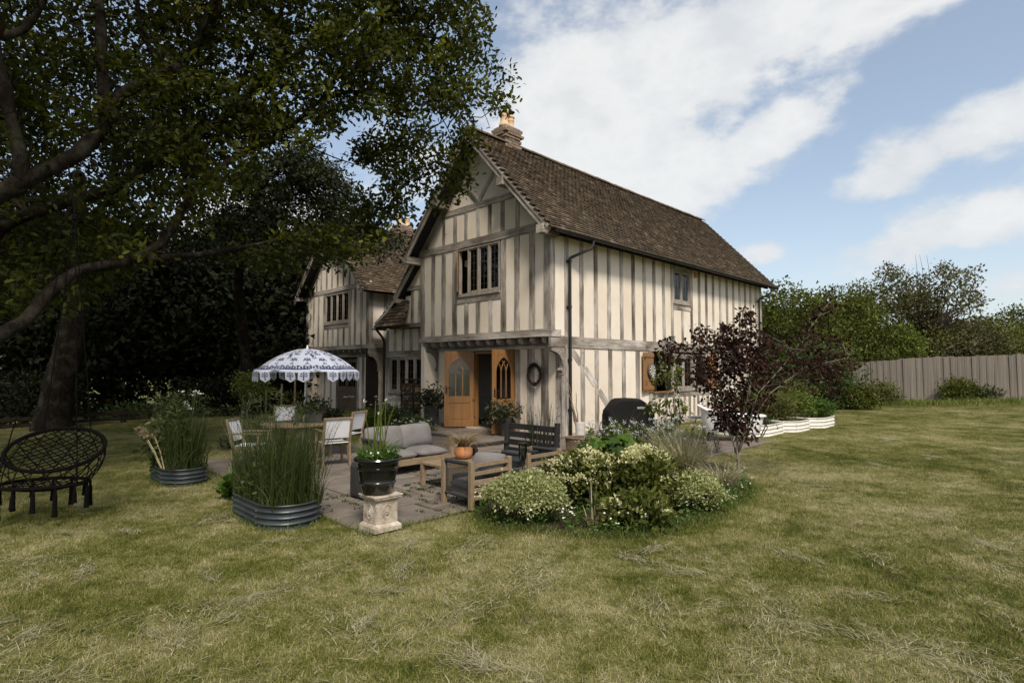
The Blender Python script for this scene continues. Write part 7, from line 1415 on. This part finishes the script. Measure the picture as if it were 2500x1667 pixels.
# ================================================================== trees
def oak():
    """large oak rooted out of frame at the left; its limbs hang over the lawn and carry the hanging chair"""
    base = Vector((-8.7, 5.2, 0)); t = thing('oak_tree', 'spreading oak whose limbs and leaves hang over the upper left', 'tree', base); rs = random.Random(21); pt = lambda a, b, d: at_depth(a, b, d) - base
    fork = Vector((.25, .2, 2.4)); trunk = [Vector((0, 0, -.1)), Vector((.03, .02, .5)), Vector((.12, .08, 1.5)), fork, Vector((.5, .6, 3.8)), Vector((.9, 1.2, 6.0)), Vector((1.2, 1.6, 9.0))]; paths = [(trunk, [.62, .50, .44, .42, .28, .20, .08])]
    limbs = [([(-150, 640, 7.0), (-40, 505, 7.1), (60, 440, 7.2), (190, 375, 7.5), (262, 305, 7.8), (295, 230, 8.0), (420, 175, 8.3), (480, 105, 8.6), (520, 0, 8.9), (550, -140, 9.3)], .145, .045),
             ([(262, 305, 7.8), (250, 190, 7.8), (246, 60, 7.9), (235, -120, 8.0)], .095, .05),
             ([(-120, 660, 7.4), (30, 540, 7.9), (178, 491, 8.2), (268, 464, 8.5), (357, 411, 8.8), (446, 357, 9.0), (536, 295, 9.2), (640, 205, 9.4), (740, 120, 9.6), (870, 40, 9.9), (960, -60, 10.1)], .135, .022),
             ([(-120, 900, 6.4), (0, 815, 6.8), (58, 785, 7.0), (150, 688, 7.4), (210, 656, 7.6), (310, 640, 8.0), (400, 588, 8.3), (450, 505, 8.7), (510, 432, 9.0), (600, 372, 9.3), (703, 314, 9.6), (791, 240, 9.9), (868, 224, 10.1), (960, 218, 10.3), (1032, 222, 10.5), (1090, 186, 10.7), (1150, 150, 10.9)], .115, .018),
             ([(310, 640, 8.0), (400, 628, 8.3), (487, 621, 8.6), (606, 602, 9.2), (683, 587, 9.6), (797, 595, 10.1), (880, 565, 10.5)], .06, .012),
             ([(536, 295, 9.2), (600, 180, 9.3), (640, 60, 9.4), (690, -80, 9.6)], .05, .02), ([(791, 240, 9.9), (850, 140, 9.9), (930, 60, 10.0), (1000, -60, 10.1)], .045, .015), ([(868, 224, 10.1), (930, 300, 10.2), (985, 370, 10.3), (1010, 420, 10.4)], .014, .005),
             ([(1032, 222, 10.5), (1080, 290, 10.6), (1110, 360, 10.7), (1105, 430, 10.8)], .014, .005), ([(1090, 186, 10.7), (1150, 220, 10.8), (1180, 270, 10.9), (1195, 310, 11)], .012, .004), ([(703, 314, 9.6), (760, 360, 9.7), (830, 390, 9.8), (905, 412, 10)], .016, .006),
             ([(178, 491, 8.2), (140, 600, 8.0), (110, 680, 7.9)], .04, .01), ([(60, 440, 7.2), (20, 250, 7.0), (-20, 60, 7.0), (-40, -150, 7)], .09, .04), ([(0, 90, 6.6), (60, 70, 6.8), (110, 0, 7.0)], .05, .03), ([(420, 175, 8.3), (350, 90, 8.2), (330, -60, 8.2)], .05, .02), ([(640, 205, 9.4), (760, 210, 9.4), (850, 180, 9.6), (940, 130, 9.8), (1060, 60, 10), (1150, 30, 10.2)], .035, .008)]
    nodes = []
    for L, r0, r1 in limbs:
        pts = [pt(*q) for q in L]
        if L[0][0] < -100 or L[0][1] > 890: pts = [fork + Vector((0, 0, .5 * (L[0][1] < 700))), fork.lerp(pts[0], .5) + Vector((0, 0, .15))] + pts
        fine = []
        for i, (u, v) in enumerate(zip(pts, pts[1:])):
            k = max(2, int((v - u).length / .18)); a0 = pts[max(0, i - 1)]; b1 = pts[min(len(pts) - 1, i + 2)]
            for j in range(k): s = j / k; m1, m2 = (v - a0) * .5, (b1 - u) * .5; h = u * (2 * s ** 3 - 3 * s * s + 1) + m1 * (s ** 3 - 2 * s * s + s) + v * (-2 * s ** 3 + 3 * s * s) + m2 * (s ** 3 - s * s); fine.append(h + Vector((rs.gauss(0, 1), rs.gauss(0, 1), rs.gauss(0, 1))) * r0 * .07)
        fine.append(pts[-1]); n = len(fine); paths.append((fine, [(r0 + (r1 - r0) * (i / n) ** .8) * (1 + .08 * math.sin(i * 1.3)) for i in range(n)])); nodes += fine
    N = np.array(nodes)
    # leaf clumps: inside the outline the crown has in the picture, and all through the crown outside the frame
    dense = [(-300, -500), (1130, -500), (1160, -60), (1110, 20), (1150, 60), (1230, 160), (1262, 235), (1215, 262), (1180, 310), (1105, 330), (1010, 340), (930, 330), (850, 330), (760, 345), (660, 385), (590, 440), (520, 520), (420, 610), (330, 655), (260, 720), (120, 760), (-300, 830)]
    C = []
    def add(n, poly, d0, d1, keep=1.0):
        xs = [q[0] for q in poly]; ys = [q[1] for q in poly]; k = 0
        while k < n:
            a, b = rs.uniform(min(xs), max(xs)), rs.uniform(min(ys), max(ys))
            if inpoly(np.array([a]), np.array([b]), poly)[0]: C.append(pt(a, b, rs.uniform(d0, d1) + 1.2 * max(0, a) / 1250)); k += 1
    add(1120, dense, 7.3, 10.6); add(300, [(380, -100), (1140, -100), (1200, 100), (1120, 290), (700, 330), (420, 420)], 8.2, 9.8)
    add(30, [(850, 330), (1010, 340), (1020, 420), (960, 500), (900, 430)], 8.6, 9.6); add(20, [(1040, 330), (1180, 320), (1190, 420), (1150, 470), (1060, 540), (1015, 470)], 8.9, 9.7); add(18, [(860, 480), (990, 500), (960, 590), (870, 560)], 9, 9.6); add(26, [(480, 600), (700, 575), (900, 545), (960, 600), (820, 640), (600, 650)], 8.4, 9.2)
    out = 0
    while out < 760:                                  # unseen crown over and left of the camera, thickened to shade the lawn
        q = Vector((rs.uniform(-15, -1), rs.uniform(-2, 11), rs.uniform(3.5, 11)))
        if ((q.x + 7.8) / 6.6) ** 2 + ((q.y - 4.6) / 6) ** 2 + ((q.z - 7) / 4) ** 2 > 1: continue
        px, py, f = project(np.array(q)); 
        if f[0] > .3 and -60 < px[0] < 2560 and py[0] > -60: continue
        C.append(q - base); out += 1
    C = np.array(C)
    for c in C[rs.randrange(3)::2]:                  # twigs out to the clumps
        d = np.linalg.norm(N - c, axis=1) + np.maximum(0, N[:, 2] - c[2]) * .4; i = int(np.argmin(d)); a = Vector(N[i]); b = Vector(c)
        if .1 < (a - b).length < 3.2: k = max(3, int((a - b).length / .25)); w = .0065 + .006 * (a - b).length; q = wob(a, b, k, .05, rs); paths.append((q, [w * (1 - .78 * j / k) for j in range(k + 1)]))
    limb_mesh('trunk', paths[:1 + len(limbs)], 'bark', t, 12); limb_mesh('twigs', paths[1 + len(limbs):], 'twig', t, 5)['kind'] = 'stuff'
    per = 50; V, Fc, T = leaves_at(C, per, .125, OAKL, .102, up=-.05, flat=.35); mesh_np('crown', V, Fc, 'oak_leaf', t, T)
oak()
def trunk_tree():
    b = ground_at(130, 1050); t = thing('old_tree', 'thick trunked tree at the far left edge of the lawn', 'tree', b); pt = lambda a, y, d: at_depth(a, y, d) - b; D = b.y; rs = random.Random(2)
    st = [Vector((-.05, 0, -.05)), pt(132, 1000, D), pt(145, 930, D), pt(165, 860, D), pt(176, 800, D), pt(190, 730, D + .2), pt(200, 600, D + .3), pt(190, 420, D + .4)]
    paths = [(st, [.46, .36, .33, .31, .28, .25, .2, .12])]
    for a, y, d in ((60, 640, D), (330, 560, D + 1), (20, 480, D + .5), (420, 420, D + 1.5), (300, 300, D)): paths.append((wob(st[5], pt(a, y, d), 5, .05, rs), [.16, .13, .10, .08, .05, .03]))
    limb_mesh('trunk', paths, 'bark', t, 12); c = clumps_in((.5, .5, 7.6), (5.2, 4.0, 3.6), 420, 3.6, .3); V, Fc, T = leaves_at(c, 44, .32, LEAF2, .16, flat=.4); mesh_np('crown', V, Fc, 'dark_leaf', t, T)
trunk_tree()
def conifer():
    b = ground_at(604, 1022); t = thing('evergreen_tree', 'dark evergreen reaching in front of the left wing roof', 'tree', b); D = b.y - 1.6; rs = random.Random(6); C = []
    poly = [(600, 420), (650, 385), (760, 355), (800, 400), (850, 420), (860, 480), (900, 500), (890, 545), (960, 570), (985, 600), (930, 625), (880, 600), (800, 640), (740, 615), (650, 660), (560, 640), (520, 560), (560, 480)]
    while len(C) < 400:
        a, y = rs.uniform(500, 990), rs.uniform(350, 665)
        if inpoly(np.array([a]), np.array([y]), poly)[0]: C.append(at_depth(a, y, D + rs.uniform(-1.0, 1.4)) - b)
    st = [Vector((0, 0, -.05)), Vector((.0, -.2, 2)), Vector((-.1, -.6, 4)), at_depth(590, 560, D) - b, at_depth(640, 450, D) - b, at_depth(740, 370, D) - b]; paths = [(st, [.20, .17, .15, .12, .08, .03])]; N = [st[2].lerp(st[3], .7), st[3], st[3].lerp(st[4], .5), st[4], st[4].lerp(st[5], .5)]
    for c in C[::5]: s = min(N, key=lambda q: (q - c).length); paths.append((wob(s, c, 4, .05, rs), [.04, .03, .022, .014, .006]))
    limb_mesh('trunk', paths, 'bark', t, 8); V, Fc, T = leaves_at(np.array(C), 60, .15, LEAF2, .12, up=-.1, flat=.4); mesh_np('crown', V, Fc, 'conifer', t, T)
conifer()
# the dark wood behind the left lawn
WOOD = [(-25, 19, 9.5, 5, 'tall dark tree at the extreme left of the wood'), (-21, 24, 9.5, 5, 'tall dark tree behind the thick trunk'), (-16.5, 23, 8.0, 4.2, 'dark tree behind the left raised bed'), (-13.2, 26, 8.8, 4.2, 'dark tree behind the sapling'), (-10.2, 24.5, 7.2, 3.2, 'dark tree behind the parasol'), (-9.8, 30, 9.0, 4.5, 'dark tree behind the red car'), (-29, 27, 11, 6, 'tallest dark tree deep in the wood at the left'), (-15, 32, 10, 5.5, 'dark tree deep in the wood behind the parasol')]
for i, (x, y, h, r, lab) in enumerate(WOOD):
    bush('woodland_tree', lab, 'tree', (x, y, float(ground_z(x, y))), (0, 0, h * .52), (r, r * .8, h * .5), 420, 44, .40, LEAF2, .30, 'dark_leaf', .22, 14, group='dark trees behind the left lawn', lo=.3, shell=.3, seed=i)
for i, (px, py, lab, r, mat) in enumerate(((40, 1046, 'dark undergrowth at the far left edge of the lawn', (1.4, .8, .8), 'dark_leaf'), (330, 1014, 'sunlit weeds beyond the rail fence', (1.6, .6, .3), 'garden'), (480, 1005, 'dark undergrowth behind the left raised bed', (1.8, .8, .9), 'dark_leaf'), (590, 1002, 'dark undergrowth behind the sapling', (1.4, .8, 1.1), 'dark_leaf'))):
    p = ground_at(px, py); bush('undergrowth', lab, 'shrub', (p.x, p.y + .6, float(ground_z(p.x, p.y + .6))), (0, 0, r[2] * .8), r, 140, 24, .18, LEAF2, .13, mat, .03, 8, lo=.03)
# hedges and trees on the right
HEDGE = [(1935, 24, (2.0, 1.8, 2.6), 2.5, 'hedge', 'bright green bushy tree just right of the house', 420, .15), (2050, 27, (2.6, 2.0, 2.7), 2.6, 'hedge', 'broad green tree behind the purple leaves', 420, .16), (2160, 30, (3.0, 2.2, 2.9), 2.9, 'hedge_olive', 'olive green tree behind the start of the board fence', 420, .17), (2290, 30.5, (3.0, 2.2, 2.0), 2.2, 'hedge_brown', 'dull brownish green thicket behind the board fence', 420, .17), (2400, 31, (2.6, 2.2, 1.9), 2.0, 'hedge_olive', 'olive thicket behind the right half of the board fence', 380, .17), (2510, 34, (3.4, 2.5, 2.6), 2.3, 'hedge', 'dark green tree at the extreme right edge', 380, .18), (2620, 33, (3.4, 2.5, 2.6), 2.6, 'hedge_olive', 'olive tree beyond the right edge of the fence', 240, .18), (1870, 29, (2.6, 2.2, 2.6), 2.5, 'hedge_olive', 'olive green tree behind the far corner of the house', 300, .17)]
for i, (px, D, r, cz, mat, lab, k, sz) in enumerate(HEDGE):
    p = at_depth(px, 898, D); z = float(ground_z(p.x, p.y)); bush('hedgerow_tree', lab, 'tree', (p.x, p.y, z), (0, 0, cz), r, k, 40, .24, LEAF2, sz, mat, .12, 12, group='trees along the right hedgerow', lo=.25, shell=.42, seed=40 + i)
def sparse_tree():
    p = at_depth(2275, 898, 28.6); z = float(ground_z(p.x, p.y)); b = Vector((p.x, p.y, z)); t = thing('thin_topped_tree', 'sparse brownish tree rising above the hedgerow at the right', 'tree', b); rs = random.Random(8); poly = [(2140, 690), (2165, 640), (2200, 645), (2230, 680), (2270, 660), (2310, 640), (2330, 670), (2370, 650), (2400, 660), (2390, 720), (2400, 750), (2330, 770), (2270, 790), (2200, 780), (2150, 740)]; C = []
    while len(C) < 170:
        a, y = rs.uniform(2130, 2405), rs.uniform(635, 790)
        if inpoly(np.array([a]), np.array([y]), poly)[0]: C.append(at_depth(a, y, 28.6 + rs.gauss(0, .9)) - b)
    top = Vector((0, 0, 3.0)); paths = [(wob((0, 0, -.1), top, 4, .03, rs), [.16, .14, .12, .1, .09])]
    for c in C[::3]: paths.append((wob(top, c, 5, .05, rs), [.05, .04, .03, .022, .014, .006]))
    for a in (2235, 2245, 2262): paths.append((wob(top, at_depth(a, 622, 28.6) - b, 5, .03, rs), [.03, .025, .02, .015, .01, .004]))
    limb_mesh('trunk', paths, 'twig', t, 5); V, Fc, T = leaves_at(np.array(C), 26, .17, LEAF2, .16); mesh_np('crown', V, Fc, 'hedge_brown', t, T)
sparse_tree()
for i, (px, py, c, r, mat, lab, k, sz) in enumerate(((2215, 990, (0, 0, 2.4), (.75, .6, 1.0), 'fresh', 'pale green young tree leaning over the board fence', 120, .13), (2095, 1000, (0, 0, .42), (.62, .5, .46), 'hedge', 'rounded yellow green shrub at the left end of the fence', 140, .11), (2010, 1000, (0, 0, 1.3), (1.5, .8, 1.3), 'garden', 'dark green thicket between the white raised beds and the fence', 260, .12), (2150, 992, (0, 0, .4), (.8, .4, .5), 'hedge_olive', 'low scrub against the left part of the fence', 90, .1), (2340, 985, (0, 0, .4), (.6, .3, .42), 'hedge', 'bramble growing up the middle of the fence', 110, .1), (2410, 985, (0, 0, .25), (.7, .3, .25), 'garden', 'low dark bramble right of the middle of the fence', 90, .1), (1905, 1010, (0, 0, 1.1), (1.0, .7, 1.1), 'garden', 'dark green bush behind the white raised beds', 200, .12))):
    p = ground_at(px, py) if py > 995 else at_depth(px, py, 26.3 if i == 0 else 23.2); z = float(ground_z(p.x, p.y)); bush('hedge_shrub', lab, 'shrub', (p.x, p.y, z), c, r, k, 26, .14, LEAF2, sz, mat, .03, 9, lo=.04, seed=70 + i)
def fence_grass():
    n = 5200; s = rng.random(n); a, b = np.array([13.2, 24.0]), np.array([29.0, 15.2]); P = a + (b - a) * s[:, None] + rng.normal(size=(n, 2)) * .55; V, Fc, T = blades(np.column_stack([P, ground_z(P[:, 0], P[:, 1])]), .10 + .22 * rng.random(n), rng.random(n) * 6.28, .2 + .6 * rng.random(n), .02, 2, .1); o = mesh_np('rough_grass', V, Fc, 'fresh', None, T); tag(o, 'strip of longer green grass along the foot of the board fence', 'grass', kind='stuff')
fence_grass()
